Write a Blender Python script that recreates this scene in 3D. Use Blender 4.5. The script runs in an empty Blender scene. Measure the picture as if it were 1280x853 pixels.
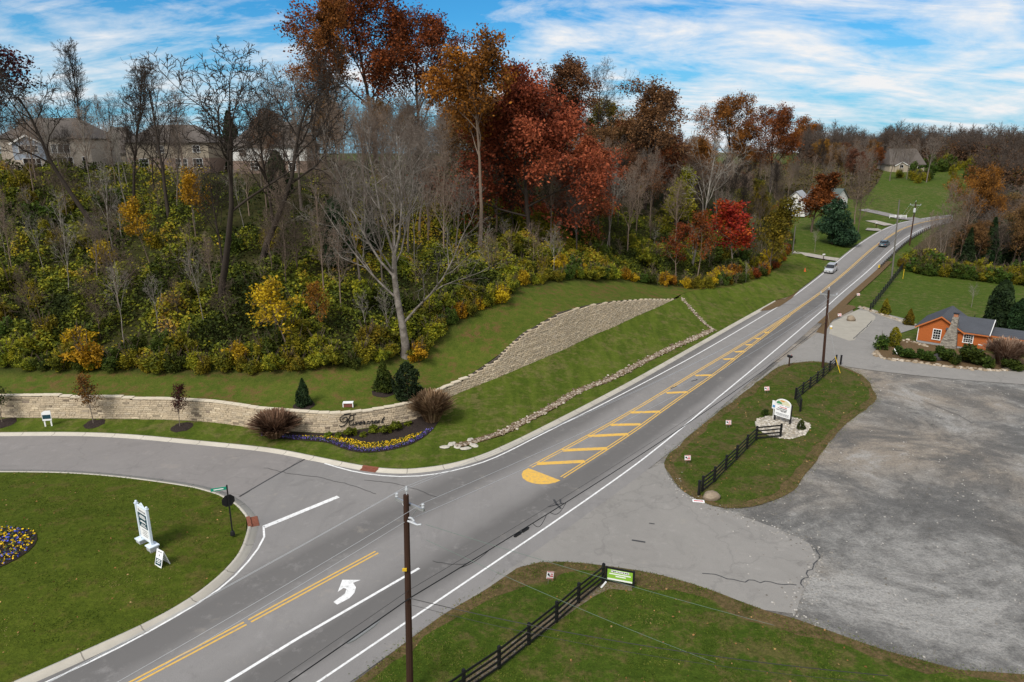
import bpy, math, random
import numpy as np
from mathutils import Vector, Matrix
from mathutils.geometry import delaunay_2d_cdt

# ------------------------------------------------------------------ camera, sky, sun, exposure
S = bpy.context.scene
COL = S.collection
R = math.radians
CAM_H, PITCH, FPX = 26.0, R(15.5), 1280 * 24.0 / 36.0
cam = bpy.data.cameras.new('camera')
cam.lens = 24.0
cam.sensor_width = 36.0
cam.clip_start, cam.clip_end = 0.5, 9000.0
camo = bpy.data.objects.new('camera', cam)
COL.objects.link(camo)
camo.location = (0, 0, CAM_H)
camo.rotation_euler = (R(90) - PITCH, 0, 0)
S.camera = camo

SUN_EL, SUN_AZ = R(47), R(215)          # azimuth measured clockwise from +Y (into the picture)
w = bpy.data.worlds.new('World')
S.world = w
w.use_nodes = True
wn, wl = w.node_tree.nodes, w.node_tree.links
wn.clear()
wo = wn.new('ShaderNodeOutputWorld')
wb = wn.new('ShaderNodeBackground')
wb.inputs['Strength'].default_value = 0.085
sky = wn.new('ShaderNodeTexSky')
sky.sky_type = 'NISHITA'
sky.sun_disc = False
sky.sun_elevation = SUN_EL
sky.sun_rotation = SUN_AZ
sky.altitude = 200
sky.air_density = 1.0
sky.dust_density = 0.6
sky.ozone_density = 1.6


def wmath(op, a, b=None, c=None):
    n = wn.new('ShaderNodeMath')
    n.operation = op
    for i, v in enumerate((a, b, c)):
        if v is None:
            continue
        if isinstance(v, (int, float)):
            n.inputs[i].default_value = v
        else:
            wl.new(v, n.inputs[i])
    return n.outputs[0]


tc = wn.new('ShaderNodeTexCoord')
sep = wn.new('ShaderNodeSeparateXYZ')
wl.new(tc.outputs['Generated'], sep.inputs[0])
den = wmath('ADD', wmath('MAXIMUM', sep.outputs[2], 0.0), 0.24)
cx_ = wmath('DIVIDE', sep.outputs[0], den)
cy_ = wmath('DIVIDE', sep.outputs[1], den)
comb = wn.new('ShaderNodeCombineXYZ')
wl.new(cx_, comb.inputs[0])
wl.new(cy_, comb.inputs[1])


def cloud_noise(scale, loc, rot, stretch, detail, rough, dist):
    m = wn.new('ShaderNodeMapping')
    m.inputs['Location'].default_value = loc
    m.inputs['Rotation'].default_value = (0, 0, rot)
    m.inputs['Scale'].default_value = stretch
    wl.new(comb.outputs[0], m.inputs[0])
    n = wn.new('ShaderNodeTexNoise')
    n.inputs['Scale'].default_value = scale
    n.inputs['Detail'].default_value = detail
    n.inputs['Roughness'].default_value = rough
    n.inputs['Distortion'].default_value = dist
    wl.new(m.outputs[0], n.inputs['Vector'])
    return n.outputs[0]


c1 = cloud_noise(0.8, (1.3, 5.2, 0), R(30), (1.0, 1.15, 1), 10, 0.58, 0.5)     # broad banks
c2 = cloud_noise(2.0, (7.7, 4.1, 0), R(38), (0.6, 1.5, 1), 12, 0.64, 1.0)      # streaks
c3 = cloud_noise(4.6, (2.2, 9.4, 0), R(25), (0.8, 1.2, 1), 9, 0.62, 0.5)        # small puffs
bank = wmath('ADD', wmath('ADD', wmath('MULTIPLY', c1, 0.50), wmath('MULTIPLY', c2, 0.30)), wmath('MULTIPLY', c3, 0.20))
# more veil of cloud to the east (right)
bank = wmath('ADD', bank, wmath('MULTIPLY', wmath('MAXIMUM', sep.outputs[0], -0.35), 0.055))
bank = wmath('ADD', bank, wmath('MULTIPLY', wmath('MAXIMUM', wmath('SUBTRACT', 0.45, sep.outputs[1]), 0.0), 0.16))  # cloud added out of view, behind and overhead, to neutralise the blue light
cr = wn.new('ShaderNodeValToRGB')
cr.color_ramp.elements[0].position = 0.47
cr.color_ramp.elements[0].color = (0, 0, 0, 1)
cr.color_ramp.elements[1].position = 0.585
cr.color_ramp.elements[1].color = (1, 1, 1, 1)
e = cr.color_ramp.elements.new(0.53)
e.color = (0.5, 0.5, 0.5, 1)
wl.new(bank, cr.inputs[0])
SKYTINT = wn.new('ShaderNodeMix')
SKYTINT.data_type = 'RGBA'
SKYTINT.blend_type = 'MULTIPLY'
SKYTINT.inputs[0].default_value = 1.0
wl.new(sky.outputs[0], SKYTINT.inputs[6])
SKYTINT.inputs[7].default_value = (0.19, 0.66, 0.95, 1)
cmix = wn.new('ShaderNodeMix')
cmix.data_type = 'RGBA'
wl.new(cr.outputs[0], cmix.inputs[0])
hz = wn.new('ShaderNodeValToRGB')                  # pale band of air low over the horizon
hz.color_ramp.elements[0].position = 0.0
hz.color_ramp.elements[0].color = (1, 1, 1, 1)
hz.color_ramp.elements[1].position = 0.17
hz.color_ramp.elements[1].color = (0, 0, 0, 1)
wl.new(sep.outputs[2], hz.inputs[0])
hmix = wn.new('ShaderNodeMix')
hmix.data_type = 'RGBA'
wl.new(wmath('MULTIPLY', hz.outputs[0], 0.8), hmix.inputs[0])
wl.new(SKYTINT.outputs[2], hmix.inputs[6])
hmix.inputs[7].default_value = (2.2, 4.2, 5.7, 1)
wl.new(hmix.outputs[2], cmix.inputs[6])
cmix.inputs[7].default_value = (6.5, 6.55, 6.65, 1)
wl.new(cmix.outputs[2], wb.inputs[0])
wl.new(wb.outputs[0], wo.inputs[0])

sl = bpy.data.lights.new('sun', 'SUN')
sl.energy = 2.1
sl.angle = R(20)
sl.color = (1.0, 0.95, 0.87)
so = bpy.data.objects.new('sun', sl)
COL.objects.link(so)
sd = Vector((math.sin(SUN_AZ) * math.cos(SUN_EL), math.cos(SUN_AZ) * math.cos(SUN_EL), math.sin(SUN_EL)))
so.rotation_euler = sd.to_track_quat('Z', 'Y').to_euler()
so.location = (0, -60, 120)
S.view_settings.view_transform = 'Standard'
S.view_settings.look = 'None'
S.view_settings.exposure = 0.68
S.view_settings.gamma = 1.0
S.view_settings.use_curve_mapping = False
S.render.resolution_x, S.render.resolution_y = 1024, 682
# ------------------------------------------------------------------ helpers
def link(o, parent=None):
    COL.objects.link(o)
    if parent is not None:
        o.parent = parent
    return o


def tag(o, label=None, cat=None, group=None, kind=None):
    if label:
        o['label'] = label
    if cat:
        o['category'] = cat
    if group:
        o['group'] = group
    if kind:
        o['kind'] = kind
    return o


def empty(name, loc=(0, 0, 0), rz=0.0, label=None, cat=None, group=None):
    o = bpy.data.objects.new(name, None)
    o.empty_display_size = 0.2
    link(o)
    o.location = loc
    o.rotation_euler = (0, 0, rz)
    return tag(o, label, cat, group)


def np_mesh(name, verts, faces, mats, attrs=None, matidx=None, smooth=False):
    """verts (N,3); faces (M,k) array with one k, or a list of such arrays; attrs {name: per-face array}"""
    me = bpy.data.meshes.new(name)
    fl = faces if isinstance(faces, list) else [faces]
    fl = [np.asarray(f, dtype=np.int32) for f in fl if len(f)]
    verts = np.asarray(verts, dtype=np.float32)
    me.vertices.add(len(verts))
    me.vertices.foreach_set('co', verts.ravel())
    loops = np.concatenate([f.ravel() for f in fl])
    tot = np.concatenate([np.full(len(f), f.shape[1], np.int32) for f in fl])
    start = np.concatenate([[0], np.cumsum(tot)[:-1]]).astype(np.int32)
    me.loops.add(len(loops))
    me.loops.foreach_set('vertex_index', loops)
    me.polygons.add(len(tot))
    me.polygons.foreach_set('loop_start', start)
    me.polygons.foreach_set('loop_total', tot)
    for m in (mats if isinstance(mats, (list, tuple)) else [mats]):
        me.materials.append(m)
    if matidx is not None:
        me.polygons.foreach_set('material_index', np.asarray(matidx, np.int32))
    if smooth:
        me.polygons.foreach_set('use_smooth', np.ones(len(tot), bool))
    me.update(calc_edges=True)
    for k, v in (attrs or {}).items():
        dom = 'FACE' if len(v) == len(tot) else 'POINT'
        a = me.attributes.new(k, 'FLOAT', dom)
        a.data.foreach_set('value', np.asarray(v, np.float32))
    me.validate()
    return me


class MB:
    """collects shapes and links them as ONE mesh object"""
    def __init__(s):
        s.v, s.f, s.m, s.cur, s.r = [], [], [], 0, []

    def add(s, vs, fs, rnd=0.0):
        b = len(s.v)
        s.v += [tuple(v) for v in vs]
        for f in fs:
            s.f.append([i + b for i in f])
            s.m.append(s.cur)
            s.r.append(rnd)
        return s

    def box(s, c, d, rz=0.0, taper=1.0, rnd=0.0, M=None):
        x, y, z = d[0] / 2, d[1] / 2, d[2] / 2
        cs, sn = math.cos(rz), math.sin(rz)
        vs = []
        for dz, t in ((-z, 1.0), (z, taper)):
            for dx, dy in ((-x, -y), (x, -y), (x, y), (-x, y)):
                p = Vector((dx * t, dy * t, dz))
                if M is not None:
                    p = M @ p
                else:
                    p = Vector((p.x * cs - p.y * sn, p.x * sn + p.y * cs, p.z))
                vs.append((p.x + c[0], p.y + c[1], p.z + c[2]))
        return s.add(vs, [(3, 2, 1, 0), (4, 5, 6, 7), (0, 1, 5, 4), (1, 2, 6, 5), (2, 3, 7, 6), (3, 0, 4, 7)], rnd)

    def tube(s, pts, rad, sides=8, cap=True):
        pts = [Vector(p) for p in pts]
        n = len(pts)
        if isinstance(rad, (int, float)):
            rad = [rad] * n
        vs, fs = [], []
        for i, p in enumerate(pts):
            d = (pts[min(i + 1, n - 1)] - pts[max(i - 1, 0)])
            if d.length < 1e-9:
                d = Vector((0, 0, 1))
            d.normalize()
            a = Vector((0, 0, 1)) if abs(d.z) < 0.9 else Vector((1, 0, 0))
            u = d.cross(a).normalized()
            v = d.cross(u)
            for k in range(sides):
                t = 2 * math.pi * k / sides
                vs.append(p + (u * math.cos(t) + v * math.sin(t)) * rad[i])
        for i in range(n - 1):
            for k in range(sides):
                k2 = (k + 1) % sides
                fs.append((i * sides + k, i * sides + k2, (i + 1) * sides + k2, (i + 1) * sides + k))
        if cap:
            fs.append(tuple(range(sides - 1, -1, -1)))
            fs.append(tuple(range((n - 1) * sides, n * sides)))
        return s.add(vs, fs)

    def prism(s, poly, M, depth):
        """outline poly [(x,y)] extruded along local +z by depth, placed by 4x4 M"""
        n = len(poly)
        vs = [M @ Vector((x, y, 0)) for x, y in poly] + [M @ Vector((x, y, depth)) for x, y in poly]
        fs = [tuple(range(n - 1, -1, -1)), tuple(range(n, 2 * n))]
        for i in range(n):
            j = (i + 1) % n
            fs.append((i, j, n + j, n + i))
        return s.add(vs, fs)

    def blob(s, c, r, rng, nu=8, nv=6, jit=0.12, rnd=0.0, base=-1.0):
        vs, fs = [], []
        for j in range(nv + 1):
            ph = -math.pi / 2 + math.pi * j / nv
            for i in range(nu):
                th = 2 * math.pi * i / nu
                k = 1 + rng.uniform(-jit, jit)
                z = max(math.sin(ph), base)
                vs.append((c[0] + r[0] * k * math.cos(ph) * math.cos(th), c[1] + r[1] * k * math.cos(ph) * math.sin(th), c[2] + r[2] * k * z))
        for j in range(nv):
            for i in range(nu):
                i2 = (i + 1) % nu
                fs.append((j * nu + i, j * nu + i2, (j + 1) * nu + i2, (j + 1) * nu + i))
        return s.add(vs, fs, rnd)

    def build(s, name, mats, parent=None, smooth=False, label=None):
        me = bpy.data.meshes.new(name)
        me.from_pydata(s.v, [], s.f)
        for m in (mats if isinstance(mats, (list, tuple)) else [mats]):
            me.materials.append(m)
        me.polygons.foreach_set('material_index', s.m)
        if smooth:
            me.polygons.foreach_set('use_smooth', [True] * len(s.f))
        if any(s.r):
            a = me.attributes.new('rnd', 'FLOAT', 'FACE')
            a.data.foreach_set('value', s.r)
        me.update()
        o = bpy.data.objects.new(name, me)
        link(o, parent)
        if label:
            o['label'] = label
        return o


def MT(loc, rz=0, rx=0, ry=0):
    return Matrix.Translation(loc) @ Matrix.Rotation(rz, 4, 'Z') @ Matrix.Rotation(ry, 4, 'Y') @ Matrix.Rotation(rx, 4, 'X')


# ------------------------------------------------------------------ procedural materials
class NT:
    def __init__(s, name):
        s.mat = bpy.data.materials.new(name)
        s.mat.use_nodes = True
        s.n, s.l = s.mat.node_tree.nodes, s.mat.node_tree.links
        s.n.clear()
        s.out = s.n.new('ShaderNodeOutputMaterial')
        s.p = s.n.new('ShaderNodeBsdfPrincipled')
        s.l.new(s.p.outputs[0], s.out.inputs[0])
        g = s.n.new('ShaderNodeNewGeometry')
        s.pos = g.outputs['Position']

    def val(s, sock, v):
        if hasattr(v, 'is_output'):
            s.l.new(v, sock)
        elif isinstance(v, (tuple, list)):
            sock.default_value = tuple(v) + ((1,) if len(v) == 3 and sock.type == 'RGBA' else ())
        else:
            sock.default_value = v

    def noise(s, scale, detail=4, rough=0.55, vec=None, dist=0.0, stretch=None, rot=0.0, loc=(0, 0, 0)):
        vec = vec or s.pos
        if stretch or loc != (0, 0, 0):
            m = s.n.new('ShaderNodeMapping')
            m.inputs['Scale'].default_value = stretch or (1, 1, 1)
            m.inputs['Rotation'].default_value = (0, 0, rot)
            m.inputs['Location'].default_value = loc
            s.l.new(vec, m.inputs[0])
            vec = m.outputs[0]
        n = s.n.new('ShaderNodeTexNoise')
        n.inputs['Scale'].default_value = scale
        n.inputs['Detail'].default_value = detail
        n.inputs['Roughness'].default_value = rough
        n.inputs['Distortion'].default_value = dist
        s.l.new(vec, n.inputs['Vector'])
        return n.outputs[0]

    def ramp(s, f, pts):
        r = s.n.new('ShaderNodeValToRGB')
        el = r.color_ramp.elements
        while len(el) < len(pts):
            el.new(0.5)
        for q, (p, c) in zip(el, pts):
            q.position = p
            q.color = (c, c, c, 1) if isinstance(c, (int, float)) else tuple(c) + (1,)
        s.l.new(f, r.inputs[0])
        return r.outputs[0]

    def mix(s, f, a, b, mode='MIX'):
        m = s.n.new('ShaderNodeMix')
        m.data_type = 'RGBA'
        m.blend_type = mode
        s.val(m.inputs[0], f)
        s.val(m.inputs[6], a)
        s.val(m.inputs[7], b)
        return m.outputs[2]

    def math(s, op, a, b=0.0):
        m = s.n.new('ShaderNodeMath')
        m.operation = op
        s.val(m.inputs[0], a)
        s.val(m.inputs[1], b)
        return m.outputs[0]

    def attr(s, name):
        a = s.n.new('ShaderNodeAttribute')
        a.attribute_name = name
        return a.outputs['Fac']

    def bump(s, h, strength=0.3, dist=0.05):
        b = s.n.new('ShaderNodeBump')
        b.inputs['Strength'].default_value = strength
        b.inputs['Distance'].default_value = dist
        s.l.new(h, b.inputs['Height'])
        s.l.new(b.outputs[0], s.p.inputs['Normal'])

    def done(s, col, rough=0.8, spec=0.3, metal=0.0):
        s.val(s.p.inputs['Base Color'], col)
        s.val(s.p.inputs['Roughness'], rough)
        s.p.inputs['Specular IOR Level'].default_value = spec
        s.p.inputs['Metallic'].default_value = metal
        return s.mat


def plain(name, col, rough=0.6, var=0.15, scale=6.0, spec=0.3, metal=0.0):
    t = NT(name)
    tcn = t.n.new('ShaderNodeTexCoord')
    n = t.noise(scale, 4, 0.6, vec=tcn.outputs['Object'])
    d = tuple(c * (1 - var) for c in col)
    u = tuple(min(1, c * (1 + var)) for c in col)
    return t.done(t.mix(n, d, u), rough, spec, metal)


# ------------------------------------------------------------------ 2-D geometry
def A(p):
    return np.asarray(p, dtype=float)


def pl_dist(P, L, closed=False):
    """distance of points P (N,2) to polyline L (M,2); also signed (+ = right of the direction) and arc length of the foot"""
    P, L = A(P), A(L)
    if closed:
        L = np.vstack([L, L[:1]])
    a, b = L[:-1], L[1:]
    ab = b - a
    ln = np.hypot(ab[:, 0], ab[:, 1])
    cum = np.concatenate([[0], np.cumsum(ln)])
    D, SG, SS = [], [], []
    for i in range(0, len(P), 20000):
        p = P[i:i + 20000][:, None, :]
        t = np.clip(((p - a) * ab).sum(2) / np.maximum(ln ** 2, 1e-12), 0, 1)
        q = a + ab * t[..., None]
        d = np.hypot(p[..., 0] - q[..., 0], p[..., 1] - q[..., 1])
        k = d.argmin(1)
        r = np.arange(len(k))
        cr_ = ab[k, 0] * (p[:, 0, 1] - a[k, 1]) - ab[k, 1] * (p[:, 0, 0] - a[k, 0])
        D.append(d[r, k])
        SG.append(np.where(cr_ < 0, 1, -1) * d[r, k])
        SS.append(cum[k] + t[r, k] * ln[k])
    return np.concatenate(D), np.concatenate(SG), np.concatenate(SS)


def inside(P, L):
    P, L = A(P), A(L)
    x, y = P[:, 0], P[:, 1]
    r = np.zeros(len(P), bool)
    j = len(L) - 1
    for i in range(len(L)):
        xi, yi, xj, yj = L[i, 0], L[i, 1], L[j, 0], L[j, 1]
        if yi != yj:
            r ^= ((yi > y) != (yj > y)) & (x < (xj - xi) * (y - yi) / (yj - yi) + xi)
        j = i
    return r


def resample(L, step, closed=False):
    L = A(L)
    if closed:
        L = np.vstack([L, L[:1]])
    d = np.hypot(*np.diff(L[:, :2], axis=0).T)
    c = np.concatenate([[0], np.cumsum(d)])
    n = max(2, int(round(c[-1] / step)) + 1)
    s = np.linspace(0, c[-1], n)
    out = np.stack([np.interp(s, c, L[:, k]) for k in range(L.shape[1])], 1)
    return out[:-1] if closed else out


def smooth_pl(L, it=2):
    """Chaikin corner cutting that keeps the end points"""
    L = A(L)
    for _ in range(it):
        q = L[:-1] * 0.75 + L[1:] * 0.25
        r = L[:-1] * 0.25 + L[1:] * 0.75
        m = np.empty((2 * len(q), L.shape[1]))
        m[0::2], m[1::2] = q, r
        L = np.vstack([L[:1], m, L[-1:]])
    return L


def normals(L):
    t = np.gradient(A(L)[:, :2], axis=0)
    t /= np.maximum(np.hypot(t[:, 0], t[:, 1]), 1e-9)[:, None]
    return np.stack([t[:, 1], -t[:, 0]], 1)          # right-hand side


def offset(L, d):
    return A(L)[:, :2] + normals(L) * d


def extend(L, d, at_start=True):
    L = A(L)
    if at_start:
        v = L[0] - L[1]
        return np.vstack([L[0] + v / np.hypot(*v[:2]) * d, L])
    v = L[-1] - L[-2]
    return np.vstack([L, L[-1] + v / np.hypot(*v[:2]) * d])


_rs = np.random.RandomState(5)
_lat = _rs.rand(256, 256)


def vnoise(x, y, sc=1.0, octv=3):
    x, y = A(x) / sc, A(y) / sc
    s, amp, tot = 0, 1.0, 0
    for o in range(octv):
        xi, yi = np.floor(x).astype(int), np.floor(y).astype(int)
        fx, fy = x - xi, y - yi
        fx, fy = fx * fx * (3 - 2 * fx), fy * fy * (3 - 2 * fy)
        g = lambda a, b: _lat[a % 256, b % 256]
        s = s + amp * ((g(xi, yi) * (1 - fx) + g(xi + 1, yi) * fx) * (1 - fy) + (g(xi, yi + 1) * (1 - fx) + g(xi + 1, yi + 1) * fx) * fy)
        tot += amp
        amp *= 0.5
        x, y = x * 2.03 + 17.3, y * 2.03 + 5.1
    return s / tot


def sstep(a, b, x):
    t = np.clip((A(x) - a) / (b - a), 0, 1)
    return t * t * (3 - 2 * t)


def wobble(L, amp, sc, seed=0):
    L = resample(L, 0.8, closed=True)
    s = np.arange(len(L))
    n = normals(L)
    return L + n * ((vnoise(s + seed * 31.0, s * 0 + seed, sc, 3) - 0.5) * 2 * amp)[:, None]


# ------------------------------------------------------------------ lie of the land
_ry = np.arange(-200, 4000.0)
_rz = np.interp(_ry, [122, 142, 163, 184, 200, 212, 278, 330, 400, 600, 900, 2500], [0, 1, 3.2, 5.2, 6.8, 7.6, 15, 19.5, 22, 23, 23, 20])
_k = np.exp(-0.5 * (np.arange(-18, 19) / 6.0) ** 2)
_rz = np.convolve(np.pad(_rz, 18, mode='edge'), _k / _k.sum(), 'valid')


def road_z(y):
    return np.interp(y, _ry, _rz)


def ray(px, py):
    u, v = (px - 640) / FPX, (426.5 - py) / FPX
    c, s = math.cos(PITCH), math.sin(PITCH)
    return np.array([u, c + v * s, -s + v * c])


def G(px, py, z=0.0):
    """point of the level plane z that the photo shows at (px, py)"""
    d = ray(px, py)
    t = (z - CAM_H) / d[2]
    return np.array([d[0] * t, d[1] * t, z])


def march(px, py, surf, t0=20.0, t1=900.0):
    d = ray(px, py)
    t = np.geomspace(t0, t1, 1200)
    P = np.stack([d[0] * t, d[1] * t, CAM_H + d[2] * t], 1)
    g = P[:, 2] - surf(P[:, 0], P[:, 1])
    k = np.argmax(g <= 0)
    if g[k] > 0:
        k = len(t) - 1
    k = max(k, 1)
    f = g[k - 1] / max(g[k - 1] - g[k], 1e-9)
    q = P[k - 1] + (P[k] - P[k - 1]) * f
    return q


def GR(px, py):
    return march(px, py, lambda x, y: road_z(y))


RW = smooth_pl([GR(*p)[:2] for p in [(400, 851), (771, 600), (847, 540), (887, 506), (967, 440), (1032, 384.7), (1048.5, 369.5), (1070.3, 351.3), (1091.4, 333), (1112.5, 313.3), (1126.6, 301.3), (1140.7, 292.2), (1159, 283), (1186, 277)]])
RW = extend(RW, 45)
LW = smooth_pl([GR(*p)[:2] for p in [(405.8, 579.5), (441, 590), (474.7, 595), (517, 596.5), (559, 590.8), (601, 579.5), (629, 568), (680, 541.6), (750.6, 507), (815, 473.5), (880, 438.8), (975.6, 381.9), (1000, 364.6), (1028, 342.8), (1046, 328), (1063, 314), (1079, 302), (1098.5, 290), (1121, 280), (1141, 275.5), (1163, 271.8), (1192, 268.5)]])


def H0(x, y):
    x, y = np.atleast_1d(A(x)), np.atleast_1d(A(y))
    z = road_z(y)
    _, sg, _ = pl_dist(np.stack([x.ravel(), y.ravel()], 1), RW[::4])
    m = sstep(2.5, 20, sg.reshape(x.shape)) * (1 - sstep(215, 300, y))
    return np.minimum(z, 16 + 8 * sstep(20, 90, x)) * (1 - 0.9 * m)


def GG(px, py):
    return march(px, py, H0)
# ------------------------------------------------------------------ retaining wall line, verge and hillside surfaces
WALL_PX = [(-330, 521, .4, 497), (-150, 521.5, .4, 496.5), (0, 522, .4, 495.5), (40, 522.5, .4, 495), (80, 523.2, .4, 494.5), (81, 523.2, .4, 497),
           (160, 524, .4, 496.5), (161, 524, .4, 499), (207, 524.8, .4, 499), (263, 527.5, .38, 502), (300, 532.5, .35, 507), (320, 536, .32, 510.6),
           (345, 538, .3, 512.6), (372, 539.8, .3, 514.5), (404, 541.3, .3, 517), (430, 539.8, .3, 517), (460, 534.5, .3, 514), (490, 530.3, .35, 509),
           (520, 524.5, .4, 502.5), (542, 512, .5, 493), (559, 498, .6, 484), (590, 485, .9, 469.5), (623, 472, 1.2, 449), (660, 456, 1.5, 417),
           (707, 436, 1.8, 390.5), (740, 420, 2.0, 381.5), (767, 409, 2.2, 377), (793, 396.5, 2.4, 374.5), (820, 385, 2.6, 373.2), (834, 378.6, 2.7, 373.6), (846, 373.3, 2.8, 372.6)]
_wb = np.array([np.append(G(x, y, z), yt) for x, y, z, yt in WALL_PX])
WALLB = np.zeros((len(_wb), 5))                      # base x, y, z, top z, px-free: filled below
for i, (x, y, z, yt) in enumerate(_wb):
    d = ray(WALL_PX[i][0], yt)
    WALLB[i, :3] = x, y, z
    WALLB[i, 3] = CAM_H + d[2] * (y + 0.35) / d[1]
WS = resample(WALLB[:, :4], 0.5)
BATTER = 0.13
WN = -normals(WS)                                     # points back, into the hill
for _ in range(6):
    WN[1:-1] = (WN[:-2] + WN[1:-1] + WN[2:]) / 3
WH = np.maximum(WS[:, 3] - WS[:, 2], 0.2)
WBACK = np.column_stack([WS[:, :2] + WN * (BATTER * WH + 0.42)[:, None], WS[:, 3] - 0.06])

KB_PX = [(-330, 543), (-150, 541.8), (0, 540.6), (75, 539.9), (131, 541), (180, 544.2), (240, 550), (320, 557.5), (357, 562.7), (404, 572.5), (449, 581.3), (473, 584.8),
         (495, 586.3), (517, 586.2), (559, 581.0), (601, 569.7), (643, 551), (680, 532.6), (740, 502), (793, 474), (873, 429), (937, 393), (968, 376.5)]
KB = smooth_pl([G(x, y, 0.12)[:2] for x, y in KB_PX])
LWO = offset(LW, -0.4)
_k0 = np.argmin(np.hypot(*(LWO - KB[-1]).T)) + 2
FRONT = np.vstack([KB, LWO[_k0:]])
_kend = np.argmin(np.hypot(*(FRONT - GR(1024, 338)[:2]).T))
FRONT = FRONT[:_kend + 1]

FOOT_PX = [(853, 367), (875, 362), (905, 360), (945, 351), (972, 336), (990, 312), (988, 283), (978, 262)]
FOOT_Z = [2.95, 2.6, 2.3, 2.1, 2.2, None, None, None]
FOOT = np.array([GG(x, y) if z is None else G(x, y, z) for (x, y), z in zip(FOOT_PX, FOOT_Z)])
HB = np.vstack([WBACK, FOOT])                        # front edge of the hillside, with heights
HILL_POLY = np.vstack([HB[:, :2], [[100, 345], [-330, 345]]])
HBR = resample(HB, 1.2)


def idw(P, B, power=4):
    out = np.empty(len(P))
    for i in range(0, len(P), 8000):
        d2 = ((P[i:i + 8000, None, :2] - B[None, :, :2]) ** 2).sum(2) + 0.02
        wgt = d2 ** (-power / 2)
        out[i:i + 8000] = (wgt * B[None, :, 2]).sum(1) / wgt.sum(1)
    return out


def hill_exact(P):
    P = A(P)
    d, _, _ = pl_dist(P, HBR[:, :2])
    z0 = idw(P, HBR)
    cap = 21.9 - 5.0 * sstep(30, 85, P[:, 0])
    shelf = 4.0
    rise = 0.17 * np.minimum(d, shelf) + 0.36 * np.maximum(d - shelf, 0) - 0.0
    lump = (vnoise(P[:, 0] + 400, P[:, 1], 14) - 0.5) * 1.6 * sstep(5, 20, d)
    z = z0 + rise
    k = 1.4
    z = -np.logaddexp(-z / k, -cap / k) * k
    return z + lump


_gx, _gy = np.arange(-330, 104, 1.0), np.arange(52, 348, 1.0)
_GX, _GY = np.meshgrid(_gx, _gy)
_gp = np.stack([_GX.ravel(), _GY.ravel()], 1)
_gin = inside(_gp, HILL_POLY)
_hz = np.full(len(_gp), -50.0)
_near = _gin | (pl_dist(_gp, HBR[:, :2])[0] < 2.5)
_hz[_near] = hill_exact(_gp[_near])
_HZ = _hz.reshape(_GX.shape)


def hill_z(x, y):
    x, y = np.atleast_1d(A(x)), np.atleast_1d(A(y))
    fx, fy = np.clip(x - _gx[0], 0, len(_gx) - 2.001), np.clip(y - _gy[0], 0, len(_gy) - 2.001)
    i, j = fx.astype(int), fy.astype(int)
    fx, fy = fx - i, fy - j
    return (_HZ[j, i] * (1 - fx) + _HZ[j, i + 1] * fx) * (1 - fy) + (_HZ[j + 1, i] * (1 - fx) + _HZ[j + 1, i + 1] * fx) * fy


SWALE = smooth_pl([G(x, y, z)[:2] for x, y, z in [(572, 556, .2), (598, 549, .2), (630, 539, .2), (665, 519.5, .3), (695, 504, .35), (725, 485, .4), (760, 473, .5), (800, 451, .6), (835, 433, .7), (868, 418, .8), (892, 406, .9)]])
SWALE2 = smooth_pl([G(x, y, z)[:2] for x, y, z in [(892, 406, .9), (884, 401, 1.1), (868, 388, 1.6), (852, 377, 2.0)]])
BACK = np.vstack([np.column_stack([WS[:, :2], WS[:, 2]]), FOOT])
VERGE_POLY = np.vstack([FRONT, FOOT[:6, :2][::-1], WS[:, :2][::-1]])
BACKR = resample(BACK, 1.5)


def verge_z(P):
    P = A(P)
    dk, _, _ = pl_dist(P, FRONT)
    db, _, _ = pl_dist(P, BACK[:, :2])
    zb = idw(P, BACKR)
    zk = road_z(P[:, 1]) + 0.12
    t = dk / np.maximum(dk + db, 1e-6)
    z = zk + (zb - zk) * (t * t * 0.55 + t * 0.45)
    ds, _, _ = pl_dist(P, SWALE)
    ds2, _, _ = pl_dist(P, SWALE2)
    return z - 0.22 * np.exp(-(np.minimum(ds, ds2) / 1.0) ** 2)


def surf(x, y):
    """height of whatever ground is uppermost"""
    x, y = np.atleast_1d(A(x)), np.atleast_1d(A(y))
    P = np.stack([x, y], 1)
    z = H0(x, y)
    m = inside(P, VERGE_POLY)
    if m.any():
        z[m] = verge_z(P[m])
    m = inside(P, HILL_POLY)
    if m.any():
        z[m] = hill_z(x[m], y[m])
    return z


def GS(px, py):
    """point of the ground, whichever ground it is, that shows at (px, py)"""
    return march(px, py, surf)


def hill_pt(px, py):
    def f(x, y):
        m = inside(np.stack([x, y], 1), HILL_POLY)
        return np.where(m, hill_z(x, y), -60)
    return march(px, py, f)


def sz(x, y):
    return float(surf([x], [y])[0])


def fix_up(me):
    nz = np.empty(len(me.polygons) * 3, np.float32)
    me.polygons.foreach_get('normal', nz)
    if nz[2::3].mean() < 0:
        me.flip_normals()


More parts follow.
